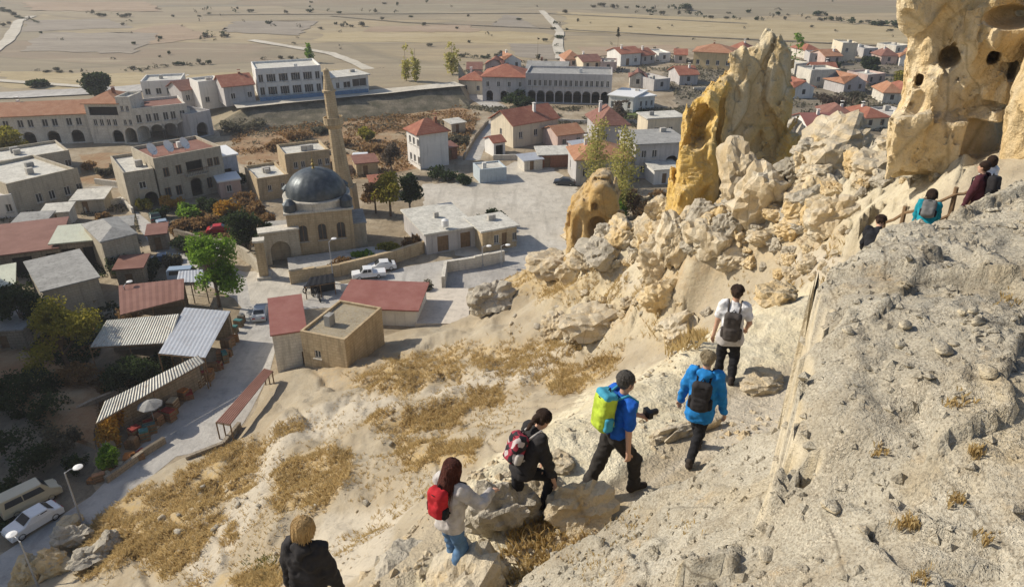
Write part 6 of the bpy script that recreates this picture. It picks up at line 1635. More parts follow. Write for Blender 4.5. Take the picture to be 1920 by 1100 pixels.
tree(75, 163, 42, 16, 0, 'dark low bush beside the valley road', 'dark', 'bush', trunk=False, shape='bush', n=700)
tree(920, 425, 70, 34, 0, 'dark green bush behind the kiosk', 'dark', 'bush', trunk=False, shape='bush', n=1500)
tree(1115, 352, 52, 122, 0, 'left yellowing poplar below the pinnacle', 'poplar', shape='poplar', n=2300, leaf=.34)
tree(1160, 408, 58, 155, 0, 'right yellow-green poplar behind the cave rock', 'poplar', shape='poplar', n=2800, leaf=.34)
tree(1155, 412, 60, 60, 0, 'green shrub at the foot of the poplars', 'green', 'bush', trunk=False, shape='bush', n=1400)
tree(1205, 410, 80, 60, 0, 'brownish shrub between poplars and pinnacle', 'rust', 'bush', trunk=False, shape='bush', n=1400)
tree(762, 152, 18, 62, 0, 'left of two slim poplars beyond the upper road', 'poplar', shape='poplar', z=3.5, n=500)
tree(780, 154, 18, 66, 0, 'right of two slim poplars beyond the upper road', 'poplar', shape='poplar', z=3.5, n=500)
tree(848, 140, 26, 55, 0, 'pale poplar beside the hedge on the plain', 'poplar', shape='poplar', z=3.5, n=600)
tree(582, 118, 14, 34, 0, 'lone slim green tree on the plain', 'green', shape='poplar', n=300)
tree(1488, 128, 24, 60, 0, 'green poplar right of the pinnacle tip', 'green', shape='poplar', n=700)
tree(1008, 112, 10, 36, 0, 'thin bare tree on the plain', 'grey', shape='poplar', n=250)
tree(1157, 108, 8, 52, 0, 'thin dark tree at the village edge', 'grey', shape='poplar', n=250)
tree(1130, 180, 14, 30, 0, 'dark cypress at the end of the grey hotel', 'dark', shape='poplar', n=400)
tree(1060, 146, 22, 22, 0, 'dark tree behind the grey hotel', 'dark', n=500)
tree(975, 198, 60, 30, 0, 'dark climbing hedge on the grey hotel', 'dark', 'bush', trunk=False, shape='bush', n=1200)
tree(1160, 228, 50, 40, 0, 'bare reddish tree in front of the white lodge', 'bare', n=700)
tree(1630, 140, 40, 34, 0, 'round green tree among the far houses', 'dark', n=700)
tree(1690, 165, 40, 30, 0, 'olive tree among the far houses', 'yg', n=600)
tree(1550, 215, 70, 42, 0, 'bare grey trees among the far houses', 'bare', n=900)
tree(1595, 205, 50, 36, 0, 'dark trees among the far houses', 'grey', n=700)
# left side gardens
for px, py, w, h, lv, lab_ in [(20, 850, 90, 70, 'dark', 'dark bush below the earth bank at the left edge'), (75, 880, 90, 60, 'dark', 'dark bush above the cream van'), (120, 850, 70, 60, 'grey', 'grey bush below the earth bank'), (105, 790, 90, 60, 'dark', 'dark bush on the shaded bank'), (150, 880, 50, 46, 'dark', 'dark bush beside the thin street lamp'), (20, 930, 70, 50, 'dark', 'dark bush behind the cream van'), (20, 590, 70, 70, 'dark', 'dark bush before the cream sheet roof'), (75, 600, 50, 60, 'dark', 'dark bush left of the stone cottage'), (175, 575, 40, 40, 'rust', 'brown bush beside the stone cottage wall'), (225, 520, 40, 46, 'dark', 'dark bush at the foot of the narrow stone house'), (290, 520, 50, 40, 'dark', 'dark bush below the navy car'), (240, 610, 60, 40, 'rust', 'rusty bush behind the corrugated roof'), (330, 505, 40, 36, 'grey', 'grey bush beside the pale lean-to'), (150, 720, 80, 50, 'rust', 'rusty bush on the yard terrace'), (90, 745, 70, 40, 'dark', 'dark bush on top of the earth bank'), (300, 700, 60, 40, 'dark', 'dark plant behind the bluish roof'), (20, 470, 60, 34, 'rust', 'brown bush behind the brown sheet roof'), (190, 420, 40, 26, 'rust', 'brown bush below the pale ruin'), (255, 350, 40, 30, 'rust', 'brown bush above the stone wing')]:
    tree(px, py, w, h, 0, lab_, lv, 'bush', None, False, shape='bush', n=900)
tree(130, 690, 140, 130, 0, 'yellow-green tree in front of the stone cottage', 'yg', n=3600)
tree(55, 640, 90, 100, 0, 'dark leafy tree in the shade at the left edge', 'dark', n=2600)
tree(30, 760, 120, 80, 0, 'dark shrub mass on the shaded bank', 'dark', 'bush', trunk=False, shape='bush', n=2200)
tree(218, 830, 75, 62, 0, 'orange-yellow shrub beside the long awning', 'orange', 'bush', trunk=False, shape='bush', n=2200)
tree(205, 880, 60, 50, 0, 'green shrub below the orange shrub', 'green', 'bush', trunk=False, shape='bush', n=1400)
tree(250, 720, 100, 60, 0, 'dark green garden plants behind the long awning', 'dark', 'bush', trunk=False, shape='bush', n=2200)
tree(60, 720, 80, 40, 0, 'olive brush on the earth bank', 'yg', 'bush', trunk=False, shape='bush', n=1200)
tree(350, 470, 60, 30, 0, 'dark shrub beside the lane', 'dark', 'bush', trunk=False, shape='bush', n=800)
for px, py, w, h, lv in [(320, 395, 50, 28, 'orange'), (360, 405, 60, 30, 'green'), (395, 395, 50, 30, 'dark'), (430, 400, 60, 36, 'orange'), (465, 385, 50, 30, 'rust'), (300, 410, 30, 22, 'dark'), (385, 425, 60, 28, 'rust'), (340, 430, 50, 24, 'rust'), (420, 430, 40, 24, 'dark'), (275, 395, 30, 24, 'yg'), (450, 350, 40, 30, 'dark'), (480, 400, 40, 28, 'rust'), (500, 425, 36, 30, 'rust')]:
    tree(px, py, w, h, 0, {'orange': 'orange autumn bush in the garden below the stone hotel', 'green': 'green bush in the garden below the stone hotel', 'dark': 'dark bush in the garden below the stone hotel', 'rust': 'rusty brown bush in the garden below the stone hotel', 'yg': 'yellowish bush beside the stone wing'}[lv], lv, 'bush', 'bushes in the hotel garden', False, shape='bush', n=700)
for px, py, w, h, lv in [(640, 505, 60, 22, 'rust'), (690, 490, 60, 24, 'green'), (730, 478, 60, 28, 'yg'), (770, 470, 60, 30, 'rust'), (800, 462, 40, 26, 'yg')]:
    tree(px, py, w, h, 0, {'rust': 'rusty hedge bush along the mosque wall', 'green': 'green hedge bush along the mosque wall', 'yg': 'yellowish hedge bush along the mosque wall'}[lv], lv, 'bush', 'hedge along the mosque wall', False, shape='bush', n=700)
for px, py, w, h, lv in [(1030, 255, 30, 18, 'grey'), (800, 560 - 10, 40, 22, 'grey'), (700, 285, 40, 18, 'rust'), (560, 260, 60, 16, 'rust'), (600, 250, 40, 14, 'grey'), (640, 275, 50, 16, 'rust'), (520, 280, 50, 18, 'rust'), (860, 270, 40, 20, 'grey'), (170, 320, 40, 26, 'rust'), (200, 330, 40, 24, 'grey'), (1330, 230, 60, 22, 'grey'), (470, 240, 70, 18, 'grey'), (540, 225, 70, 18, 'grey'), (430, 250, 50, 24, 'grey'), (620, 215, 60, 14, 'grey'), (700, 205, 60, 14, 'grey'), (780, 195, 50, 14, 'grey'), (830, 335, 60, 26, 'dark'), (870, 345, 40, 22, 'dark'), (1240, 385, 50, 30, 'rust'), (1500, 160, 30, 20, 'grey'), (1560, 130, 30, 16, 'dark'), (1650, 215, 40, 20, 'grey'), (1680, 235, 40, 18, 'grey'), (1520, 235, 40, 20, 'grey')]:
    tree(px, py, w, h, 0, {'grey': 'grey scrub bush on the village slopes', 'rust': 'rusty scrub bush on the village slopes', 'dark': 'dark scrub bush on the village slopes'}[lv], lv, 'bush', 'scrub bushes on the village slopes', False, shape='bush', n=420)
# scattered bushes of the plain, one by one
r = random.Random(21)
far_meshes = {}
def far_bush(px, py, wpx, hpx, lv, label, group):
    k = (r.randrange(5), lv)
    if k not in far_meshes:
        rr = np.random.default_rng(hash(k[0]) + 5); lob = [(rr.uniform(-.3, .3), rr.uniform(-.3, .3), rr.uniform(.3, .6), .3, .3, .35) for _ in range(5)]
        V, F = leaf_cloud(lob, 260, .2, k[0] + 50, .3); V[:, 2] = np.maximum(V[:, 2], .0)
        me = mesh_np('bush', V, F, LV[lv]); far_meshes[k] = me.data; bpy.data.objects.remove(me)
    p = P(px, py); s = mpp(p); o = link_mesh('bush', far_meshes[k]); o.location = p + Vector((0, 0, -.05)); o.scale = (wpx * s, wpx * s * .8, hpx * s); o.rotation_euler = (0, 0, r.uniform(0, 6))
    tag(o, label, 'bush', group)
lines = [((230, 134), (400, 118), 16), ((60, 134), (160, 136), 6), ((480, 112), (570, 112), 5), ((860, 108), (950, 106), 12), ((1100, 14), (1300, 20), 14), ((1180, 22), (1440, 40), 14), ((1440, 30), (1700, 50), 16), ((160, 28), (250, 32), 7), ((0, 20), (60, 40), 8), ((370, 70), (430, 68), 5), ((330, 22), (720, 24), 9), ((620, 45), (680, 52), 5), ((800, 145), (880, 150), 5), ((680, 138), (740, 140), 4), ((440, 42), (640, 60), 6), ((1040, 55), (1050, 110), 4)]
LNAME = ['in the hedge line behind the dark tree clump', 'in the short row at the left end of the plain', 'beside the lone slim green tree', 'in the hedge beside the pale poplar', 'in the farthest line above the village', 'in the long slanting line above the village', 'in the line behind the carved cliff', 'in the grey row at the upper left', 'in the dark corner at the top left', 'in the thicket on the middle fields', 'along the straight far field bank', 'in the small group above the white hotel', 'beside the end of the upper road', 'below the two slim poplars', 'in the slanting row above the track', 'along the winding track']
for a, b, n in lines:
    for k in range(n):
        t_ = (k + r.random()) / n; px = a[0] + (b[0] - a[0]) * t_ + r.uniform(-4, 4); py = a[1] + (b[1] - a[1]) * t_ + r.uniform(-2, 3)
        far_bush(px, py, r.uniform(8, 18), r.uniform(5, 11), r.choice(['grey', 'dark', 'grey']), 'scrub bush ' + LNAME[lines.index((a, b, n))], 'bushes in lines on the plain')
for k in range(90):
    px, py = r.uniform(0, 1700), r.choice([r.uniform(4, 50), r.uniform(40, 125)])
    far_bush(px, py, r.uniform(6, 13), r.uniform(4, 9), r.choice(['grey', 'dark', 'grey']), 'single scrub bush standing alone on the plain', 'single bushes on the plain')
for px, py, w, h in ((1685, 52, 50, 16), (1640, 48, 40, 12), (1590, 45, 30, 14), (1530, 30, 30, 10), (405, 70, 40, 14), (1290, 20, 30, 14)):
    far_bush(px, py, w, h, 'dark', 'broad dark thicket on the far plain', 'thickets on the far plain')

# low weeds and brush that cover the unbuilt ground of the village
def brush(name, poly, n, size, mat, seed, gate=-.1):
    r_ = np.random.default_rng(seed); W3 = [P(*q) for q in poly]; xs_ = [q.x for q in W3]; ys_ = [q.y for q in W3]
    x = r_.uniform(min(xs_), max(xs_), n * 4); y = r_.uniform(min(ys_), max(ys_), n * 4); k = inpoly(x, y, [(q.x, q.y) for q in W3]) & (fbm2(x * .22, y * .22, 3, seed) > gate); x = x[k][:n]; y = y[k][:n]; m = len(x)
    c = np.c_[x, y, r_.uniform(.02, size * 1.1, m)]; a = r_.normal(size=(m, 3)); a /= np.linalg.norm(a, axis=1)[:, None]; b = np.cross(a, r_.normal(size=(m, 3))); b /= np.linalg.norm(b, axis=1)[:, None]; s_ = size * r_.uniform(.5, 1.5, m)[:, None]
    V = np.stack([c - a * s_ * .5, c + b * s_ * .35, c + a * s_ * .5, c - b * s_ * .35], 1).reshape(-1, 3)
    return tag(mesh_np(name, V, np.arange(4 * m).reshape(m, 4), mat), None, None, None, 'stuff')
brush('red_brush', [(440, 240), (560, 205), (740, 195), (860, 190), (900, 215), (870, 290), (760, 320), (640, 340), (520, 330), (430, 300)], 9000, .45, LV['rust'], 31, .05)
brush('grey_brush', [(440, 240), (560, 205), (740, 195), (860, 190), (900, 215), (870, 290), (760, 320), (640, 340), (520, 330), (430, 300)], 5000, .4, LV['grey'], 32, .1)
brush('garden_brush', [(280, 392), (480, 380), (530, 430), (500, 480), (430, 470), (330, 450)], 7000, .32, LV['rust'], 33, -.2)
brush('garden_leaves', [(280, 392), (480, 380), (530, 430), (500, 480), (430, 470), (330, 450)], 4000, .3, LV['dark'], 34, .1)
brush('village_brush', [(1240, 130), (1720, 100), (1720, 260), (1500, 270), (1280, 230)], 9000, .6, LV['grey'], 35, -.1)
brush('hotel_brush', [(860, 200), (1280, 205), (1280, 240), (1100, 245), (940, 215)], 4500, .45, LV['grey'], 36, 0)
brush('village_edge_brush', [(400, 150), (900, 120), (1300, 100), (1300, 130), (900, 160), (640, 172)], 5000, .6, LV['grey'], 40, .1)
brush('yard_brush', [(0, 600), (200, 600), (180, 700), (330, 690), (190, 800), (0, 720)], 9000, .28, LV['rust'], 37, -.2)
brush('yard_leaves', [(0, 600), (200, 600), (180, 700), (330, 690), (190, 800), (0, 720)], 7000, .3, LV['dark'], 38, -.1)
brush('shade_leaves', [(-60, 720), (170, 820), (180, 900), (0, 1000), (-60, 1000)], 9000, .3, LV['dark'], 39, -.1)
brush('lane_brush', [(0, 400), (250, 380), (280, 520), (0, 600)], 6000, .3, LV['grey'], 41, .05)
brush('lane_leaves', [(0, 470), (250, 470), (330, 540), (220, 620), (0, 620)], 6000, .32, LV['dark'], 42, 0)
# ---- dry grass: tufts of bent blades
M_straw = leaf_mat('dry_grass', (.44, .31, .13), (.55, .41, .19), (.64, .51, .28))
M_straw2 = leaf_mat('green_weeds', (.10, .12, .03), (.16, .17, .05), (.24, .22, .08))
def grass(name, xy, zf, hmin, hmax, width_, mat, blades=7, seed=1):
    r = np.random.default_rng(seed); n = len(xy); zz = zf(xy[:, 0], xy[:, 1])
    b = np.repeat(np.c_[xy, zz], blades, 0); m = len(b)
    b[:, :2] += r.normal(0, 1, (m, 2)) * hmax * .16
    a = r.uniform(0, 6.283, m); l = r.uniform(.25, .9, m); hh = r.uniform(hmin, hmax, m)
    dirx, diry = np.cos(a), np.sin(a); px_, py_ = -diry, dirx; w = width_ * r.uniform(.6, 1.4, m)
    V = np.empty((m, 4, 3))
    V[:, 0] = b + np.c_[px_ * w, py_ * w, np.full(m, -.03)]; V[:, 1] = b + np.c_[-px_ * w, -py_ * w, np.full(m, -.03)]
    V[:, 2] = b + np.c_[dirx * hh * l * .35 - px_ * w * .5, diry * hh * l * .35 - py_ * w * .5, hh * .6]; V[:, 3] = b + np.c_[dirx * hh * l, diry * hh * l, hh]
    i = np.arange(m)[:, None] * 4
    F = np.concatenate([i + [0, 1, 2], i + [0, 2, 3]], 0).astype(int)
    o = mesh_np(name, V.reshape(-1, 3), F, mat); return tag(o, None, None, None, 'stuff')
def scatter(polys, dens_px, seed, zmax=60):
    """tufts per 1000 px2 of the survey sketch, dropped on the hillside"""
    r_ = np.random.default_rng(seed); out = []
    cell = np.stack([XX0, YY0, ZZ0, ix, iy], -1)
    for p in polys:
        m = inpoly(ix + wob, iy + wob * .6, p)
        I = np.argwhere(m)
        if len(I) == 0: continue
        area = abs(sum(p[i][0] * p[(i + 1) % len(p)][1] - p[(i + 1) % len(p)][0] * p[i][1] for i in range(len(p)))) / 2
        n = int(area / 1000 * dens_px); s_ = I[r_.integers(0, len(I), n)]
        x = XX0[s_[:, 0], s_[:, 1]]; y = YY0[s_[:, 0], s_[:, 1]]; j = .004 * y + .04
        g = fbm2(x * .8, y * .8, 2, 5); kk = g > -.25
        out.append(np.c_[x + r_.normal(0, 1, n) * j, y + r_.normal(0, 1, n) * j * 2][kk])
    return np.concatenate(out)
XX0, YY0, ZZ0 = XX, YY, ZZ
xy = scatter([p for i, p in enumerate(GRASS_POLY) if i != 12], 170, 5)
grass('dry_grass', xy, H, .06, .36, .011, M_straw, 7, 2)
xy = scatter([GRASS_POLY[12]], 9, 6); grass('dry_grass', xy, H, .03, .14, .0035, M_straw, 10, 3)
xy = scatter([[(380, 860), (700, 700), (1100, 560), (1300, 560), (1000, 760), (700, 1000), (520, 1100), (250, 1080)], [(1380, 470), (1590, 450), (1590, 520), (1480, 550), (1330, 560)]], 22, 8); grass('sparse_dry_grass', xy, H, .04, .24, .009, M_straw, 6, 4)
xy = scatter([[(470, 1050), (520, 1040), (515, 1090), (465, 1090)], [(1560, 100), (1561, 100), (1561, 101)]], 60, 9); grass('green_weeds', xy, H, .06, .22, .012, M_straw2, 8, 5)
oc = []
for px, py, n, s in ((1830, 850, 26, 10), (1790, 940, 24, 9), (1700, 985, 30, 12), (1890, 560, 22, 12), (1795, 755, 18, 12), (1850, 1010, 14, 10), (1290, 990, 16, 16), (1180, 990, 60, 30), (1110, 1060, 60, 30), (1730, 1080, 16, 12), (1650, 850, 12, 10)):
    for k in range(n):
        q = TO(px + r.gauss(0, s), py + r.gauss(0, s * .6)); oc.append((q.x, q.y))
grass('outcrop_dry_tufts', np.array(oc), OCH, .006, .030, .0006, M_straw, 4, 6)
# loose gravel on the outcrop and the path
def gravel(name, xy, zf, smin_, smax_, mat, seed=1):
    r_ = np.random.default_rng(seed); n = len(xy); z = zf(xy[:, 0], xy[:, 1]); s = (smin_ + (smax_ - smin_) * r_.random(n) ** 3)
    oct_ = np.array([(1, 0, 0), (-1, 0, 0), (0, 1, 0), (0, -1, 0), (0, 0, 1), (0, 0, -1)], float)
    V = oct_[None] * r_.uniform(.55, 1.1, (n, 6, 1)); a = r_.uniform(0, 6.28, n); c, s_ = np.cos(a), np.sin(a)
    V = np.stack([V[:, :, 0] * c[:, None] - V[:, :, 1] * s_[:, None], V[:, :, 0] * s_[:, None] + V[:, :, 1] * c[:, None], V[:, :, 2] * .7 + V[:, :, 0] * .3], -1) * s[:, None, None] + np.c_[xy, z][:, None, :]
    T_ = np.array([(0, 2, 4), (2, 1, 4), (1, 3, 4), (3, 0, 4), (2, 0, 5), (1, 2, 5), (3, 1, 5), (0, 3, 5)])
    F = (np.arange(n)[:, None, None] * 6 + T_[None]).reshape(-1, 3)
    return tag(mesh_np(name, V.reshape(-1, 3), F, mat), None, None, None, 'stuff')
rr = np.random.default_rng(4); xy = np.c_[rr.uniform(-.5, 8, 22000), rr.uniform(.6, 7.5, 22000)]; zz = OCH(xy[:, 0], xy[:, 1]); xy = xy[zz > 31.5]
gravel('outcrop_gravel', xy, OCH, .003, .045, M_outcrop, 3)
xy = scatter([[(380, 860), (700, 700), (1100, 560), (1560, 520), (1560, 780), (1000, 1090), (520, 1100), (250, 1080)]], 16, 18)
gravel('slope_gravel', xy, H, .015, .11, M_tuff, 4)
# ================================================================== FAR HOUSES
r = random.Random(5)
walls_ = [M_plw, M_plc, M_plp, M_plg, M_stone_w]; tiles_ = [M_tile, M_tile, M_tile2, M_tile3]
WN = {M_plw: 'white', M_plc: 'cream', M_plp: 'pinkish', M_plg: 'grey', M_stone_w: 'pale stone', M_ply: 'yellow'}; TN = {M_tile: 'red', M_tile2: 'orange', M_tile3: 'brown'}
FAR = [(1175, 122, 26, 14), (1215, 120, 24, 14), (1245, 118, 22, 13), (1275, 120, 22, 12), (1405, 108, 20, 12), (1502, 138, 26, 12), (1530, 118, 28, 14), (1560, 122, 30, 16), (1665, 122, 30, 14), (1700, 125, 30, 14), (1545, 152, 44, 14), (1600, 175, 40, 16), (1640, 160, 34, 14), (1670, 195, 34, 14), (1700, 190, 30, 14), (1505, 185, 36, 14), (1570, 240, 50, 14), (1640, 245, 44, 12), (1690, 240, 40, 14), (1520, 110, 24, 10), (1580, 105, 24, 12), (1630, 108, 26, 12), (1690, 102, 26, 12), (960, 132, 34, 14), (925, 140, 30, 14), (1075, 128, 30, 14), (1110, 132, 34, 15), (1140, 136, 30, 13), (890, 148, 26, 12), (1195, 165, 30, 12), (1240, 170, 30, 12), (1290, 160, 34, 12)]
for px, py, w, h in FAR:
    wl, tl = r.choice(walls_), r.choice(tiles_); fl = r.random() < .3
    f = ((px - w / 2, py + r.uniform(-1, 2)), (px + w / 2, py + r.uniform(-2, 1))); Wd = width(f)
    hh = max(2.6, hgt(px, py, py - h * .62)); n = max(1, int(Wd / 2.6))
    bldg('house', f'far {WN[wl]} village house with ' + ('pale flat roof' if fl else f'{TN[tl]} tiled roof'), f, r.uniform(6, 9), hh, wl, ('flat',) if fl else (r.choice(['gx', 'hip', 'gy']), r.uniform(1.3, 2.0), .4), M_roofw if fl else tl, row(0, Wd, n, .9, 1.0, 2.2), group='far village houses', cat='house', frame=False)
bldg('yellow_house', 'large yellow house with orange hipped roof above the village edge', ((1298, 128), (1372, 132)), 10, 4.8, M_ply, ('hip', 1.8, .5), M_tile2, row(0, width(((1298, 128), (1372, 132))), 4, 1, 1.2, 2.6), cat='house')
bldg('cream_block', 'tall cream house front among the far roofs', ((1574, 116), (1602, 116)), 8, 5.4, M_plc, ('flat',), M_roofw, [(1.2, 2.1, 3, 4.2)], cat='house')
bldg('stone_block', 'long pale stone house among the far roofs', ((1516, 165), (1570, 163)), 7, 4.2, M_stone_w, ('flat',), M_roofw, [(2, 3, 1.5, 2.8), (5, 6, 1.5, 2.8)], cat='house')
bldg('red_roofed_barn', 'low building with broad red roof right behind the boulders', ((1512, 262), (1580, 262)), 9, 2.6, M_plw, ('gx', 1.6, .5), M_cor_r, [], cat='building')
bldg('white_walled_house', 'white house with green door at the village edge', ((1163, 125), (1200, 122)), 8, 3.6, M_plw, ('gx', 1.4, .4), M_tile, [(2, 3.2, .1, 2.2, 'd'), (5, 6, 1, 2.2)], cat='house')
# ================================================================== SHOPS AND SHEDS ON THE LEFT
def wavy(name, pts, mat, parent, n=40, amp=.05, th=.03):
    """corrugated sheet between four corners (world, a-b front edge, d-c back edge)"""
    a, b, c, d = [Vector(p) for p in pts]; V = []; F = []
    for k in range(n + 1):
        t_ = k / n; e = amp * (1 if k % 2 else -1) * .5
        for q in (a.lerp(b, t_), d.lerp(c, t_)): V.append(q + Vector((0, 0, e)))
    m2 = [v - Vector((0, 0, th)) for v in V]; N_ = len(V)
    for k in range(n): F += [(2 * k, 2 * k + 2, 2 * k + 3, 2 * k + 1), (N_ + 2 * k + 1, N_ + 2 * k + 3, N_ + 2 * k + 2, N_ + 2 * k)]
    m = MB(); m.add(V + m2, F); m.add([V[0], V[-2], m2[-2], m2[0]], [(0, 1, 2, 3)])
    return m.build(name, mat, parent)
def shelter(name, label, corners, zs, mat, cat='shelter', posts=True, back=None, n=44, amp=.06):
    pts = [P(px, py, z) for (px, py), z in zip(corners, zs)]
    o = thing(name, label, cat, (pts[0].x, pts[0].y, 0)); off = Vector((pts[0].x, pts[0].y, 0)); L = [p - off for p in pts]
    wavy('roof_sheet', L, mat, o, n, amp)
    if posts:
        for p in L + [L[0].lerp(L[1], .5), L[2].lerp(L[3], .5)]: MB().tube([(p.x * .98, p.y * .98, -.2), (p.x * .98, p.y * .98, p.z - .05)], .06, 6).build('post', M_wood, o)
    m = MB()
    for a, b in ((L[0], L[1]), (L[3], L[2])): m.tube([a - Vector((0, 0, .12)), b - Vector((0, 0, .12))], .05, 6)
    m.build('beam', M_wood, o)
    if back:
        a, b = L[3] * .97, L[2] * .97; m = MB(); nrm = (b - a).cross(Vector((0, 0, 1))).normalized() * .15
        m.add([(*(a - nrm)[:2], -.2), (*(b - nrm)[:2], -.2), (*(b + nrm)[:2], -.2), (*(a + nrm)[:2], -.2), (*(a - nrm)[:2], a.z - .2), (*(b - nrm)[:2], b.z - .2), (*(b + nrm)[:2], b.z - .2), (*(a + nrm)[:2], a.z - .2)], [(4, 5, 6, 7), (0, 1, 5, 4), (1, 2, 6, 5), (2, 3, 7, 6), (3, 0, 4, 7)])
        m.build('back_wall', back, o)
    return o
shelter('corrugated_shed', 'shed with patchy whitish corrugated roof beside the yellow tree', [(168, 650), (318, 642), (336, 588), (200, 600)], [2.9, 2.9, 3.3, 3.3], M_cor_w, 'shed', back=M_stone_d, n=60)
shelter('shop_shed', 'shop shed with flat bluish sheet roof beside the street', [(297, 662), (385, 670), (432, 583), (346, 576)], [3.0, 3.0, 3.1, 3.1], M_cor_b, 'shed', back=M_stone_d, n=24, amp=.02)
shelter('shop_awning', 'long whitish awning over the souvenir shops', [(180, 792), (384, 678), (372, 665), (196, 752)], [2.7, 2.7, 3.1, 3.1], M_cor_w, 'awning', back=M_stone_d, n=70)
shelter('terrace_roof', 'dark purple-brown flat roof behind the corrugated shed', [(225, 590), (345, 560), (345, 522), (222, 535)], [3.0, 3.0, 3.0, 3.0], M_cor_br, 'shelter', back=M_stone_d, n=20, amp=.02)
shelter('roadside_shelter', 'long red-brown shelter along the right side of the road', [(405, 790), (432, 795), (512, 695), (495, 690)], [1.7, 1.7, 1.7, 1.7], M_cor_br, 'shelter', n=14, amp=.03)
shelter('pale_lean_to', 'small pale blue lean-to roof beside the green tree', [(330, 530), (385, 528), (380, 505), (335, 508)], [2.6, 2.6, 2.8, 2.8], M_cor_b, 'shelter', n=16, amp=.03)
# earth bank behind the shaded corner, and the hill whose shade falls there
def bank():
    top = [(-120, 680), (0, 705), (60, 740), (120, 780), (175, 812)]
    V = []
    for px, py in top:
        p = P(px, py, 1.5 if px < 100 else (1.0 if px < 150 else .4)); V += [(p.x - 3.5, p.y + 9, p.z * .0 - .1), (p.x, p.y, p.z), (p.x + .7, p.y - 1.2, p.z * .45), (p.x + 1.2, p.y - 2.0, -.2)]
    F = []
    for i in range(len(top) - 1):
        for k in range(3): F.append((4 * i + k, 4 * i + k + 1, 4 * i + k + 5, 4 * i + k + 4))
    m = MB(); m.add(V, [f[::-1] for f in F]); return tag(m.build('earth_bank', M_red), kind='structure')
bank()
# steep hill out of view at left, shaped for the shade it casts
yy_, xx_ = np.meshgrid(np.linspace(20, 92, 90), np.linspace(-110, -50, 90))
rise_ = sstep(-52.5, -71, xx_ + .40 * np.maximum(yy_ - 52, 0)) * sstep(22, 38, yy_) * (1 - sstep(66, 90, yy_))
zz_ = 33 * rise_ + 1.2 * rise_ * fbm2(xx_ * .25, yy_ * .25, 4, 3) - .6
tag(grid_mesh('side_hill', xx_, yy_, zz_, M_tuff, None), kind='structure')
# parasol, goods on stalls
o = thing('parasol', 'grey parasol beside the lower end of the awning', 'parasol', P(292, 800))
MB().lathe([(1.0, 2.15), (.95, 2.2), (.5, 2.42), (.05, 2.6)], 8).build('canopy', M_roofg, o); MB().tube([(0, 0, 0), (0, 0, 2.5)], .03, 6).build('pole', M_metal, o); MB().lathe([(.3, 0), (.3, .12), (.05, .15)], 10).build('foot', M_conc, o)
stall_cols = [plain('rug_red', (.30, .05, .04), var=.4, scale=6), plain('clay', (.42, .22, .12), var=.3), plain('cloth_teal', (.07, .20, .20), var=.3), plain('sack_cream', (.55, .47, .34), var=.3), plain('rug_orange', (.42, .17, .05), var=.4, scale=6), M_wood]
r = random.Random(9)
def crate(px, py, c, w, d, h, label, group):
    p = P(px, py); o = thing('market_crate', label, 'crate', p, r.uniform(-.6, .6), group)
    m = MB(); m.box(-w / 2, w / 2, -d / 2, d / 2, 0, .04)
    for k in range(3): m.box(-w / 2, w / 2, -d / 2, -d / 2 + .02, .05 + k * h / 3, .02 + (k + .85) * h / 3).box(-w / 2, w / 2, d / 2 - .02, d / 2, .05 + k * h / 3, .02 + (k + .85) * h / 3).box(-w / 2, -w / 2 + .02, -d / 2 + .021, d / 2 - .021, .05 + k * h / 3, .02 + (k + .85) * h / 3).box(w / 2 - .02, w / 2, -d / 2 + .021, d / 2 - .021, .05 + k * h / 3, .02 + (k + .85) * h / 3)
    m.build('slats', M_wood, o)
    m = MB(); m.box(-w / 2 + .03, w / 2 - .03, -d / 2 + .03, d / 2 - .03, .05, h * r.uniform(.9, 1.25)); m.build('goods', c, o)
cn = ['red', 'clay-coloured', 'teal', 'cream', 'orange', 'wooden']
for k in range(26):
    t_ = k / 25; px = 250 + 175 * t_ + r.uniform(-10, 6); py = 838 - 165 * t_ + r.uniform(-6, 8); j = r.randrange(6)
    crate(px, py, stall_cols[j], r.uniform(.6, 1.1), r.uniform(.5, .9), r.uniform(.4, 1.0), f'crate of {cn[j]} wares standing outside the souvenir shops', 'wares outside the shops')
for k in range(9):
    t_ = k / 8; px = 415 + 38 * t_ + r.uniform(-4, 6); py = 690 - 85 * t_ + r.uniform(-4, 4); j = r.randrange(6)
    crate(px, py, stall_cols[j], r.uniform(.5, .9), r.uniform(.5, .8), r.uniform(.5, 1.2), f'crate of {cn[j]} wares beside the bluish shop shed', 'wares outside the shops')
for k in range(10):
    px, py = 175 + 95 * (k / 9) + r.uniform(-5, 5), 905 - 55 * (k / 9) + r.uniform(-6, 6); j = r.choice([0, 1, 4, 3])
    crate(px, py, stall_cols[j], r.uniform(.5, .9), r.uniform(.4, .8), r.uniform(.3, .6), f'crate of {cn[j]} pots beside the road below the orange shrub', 'pots beside the road')
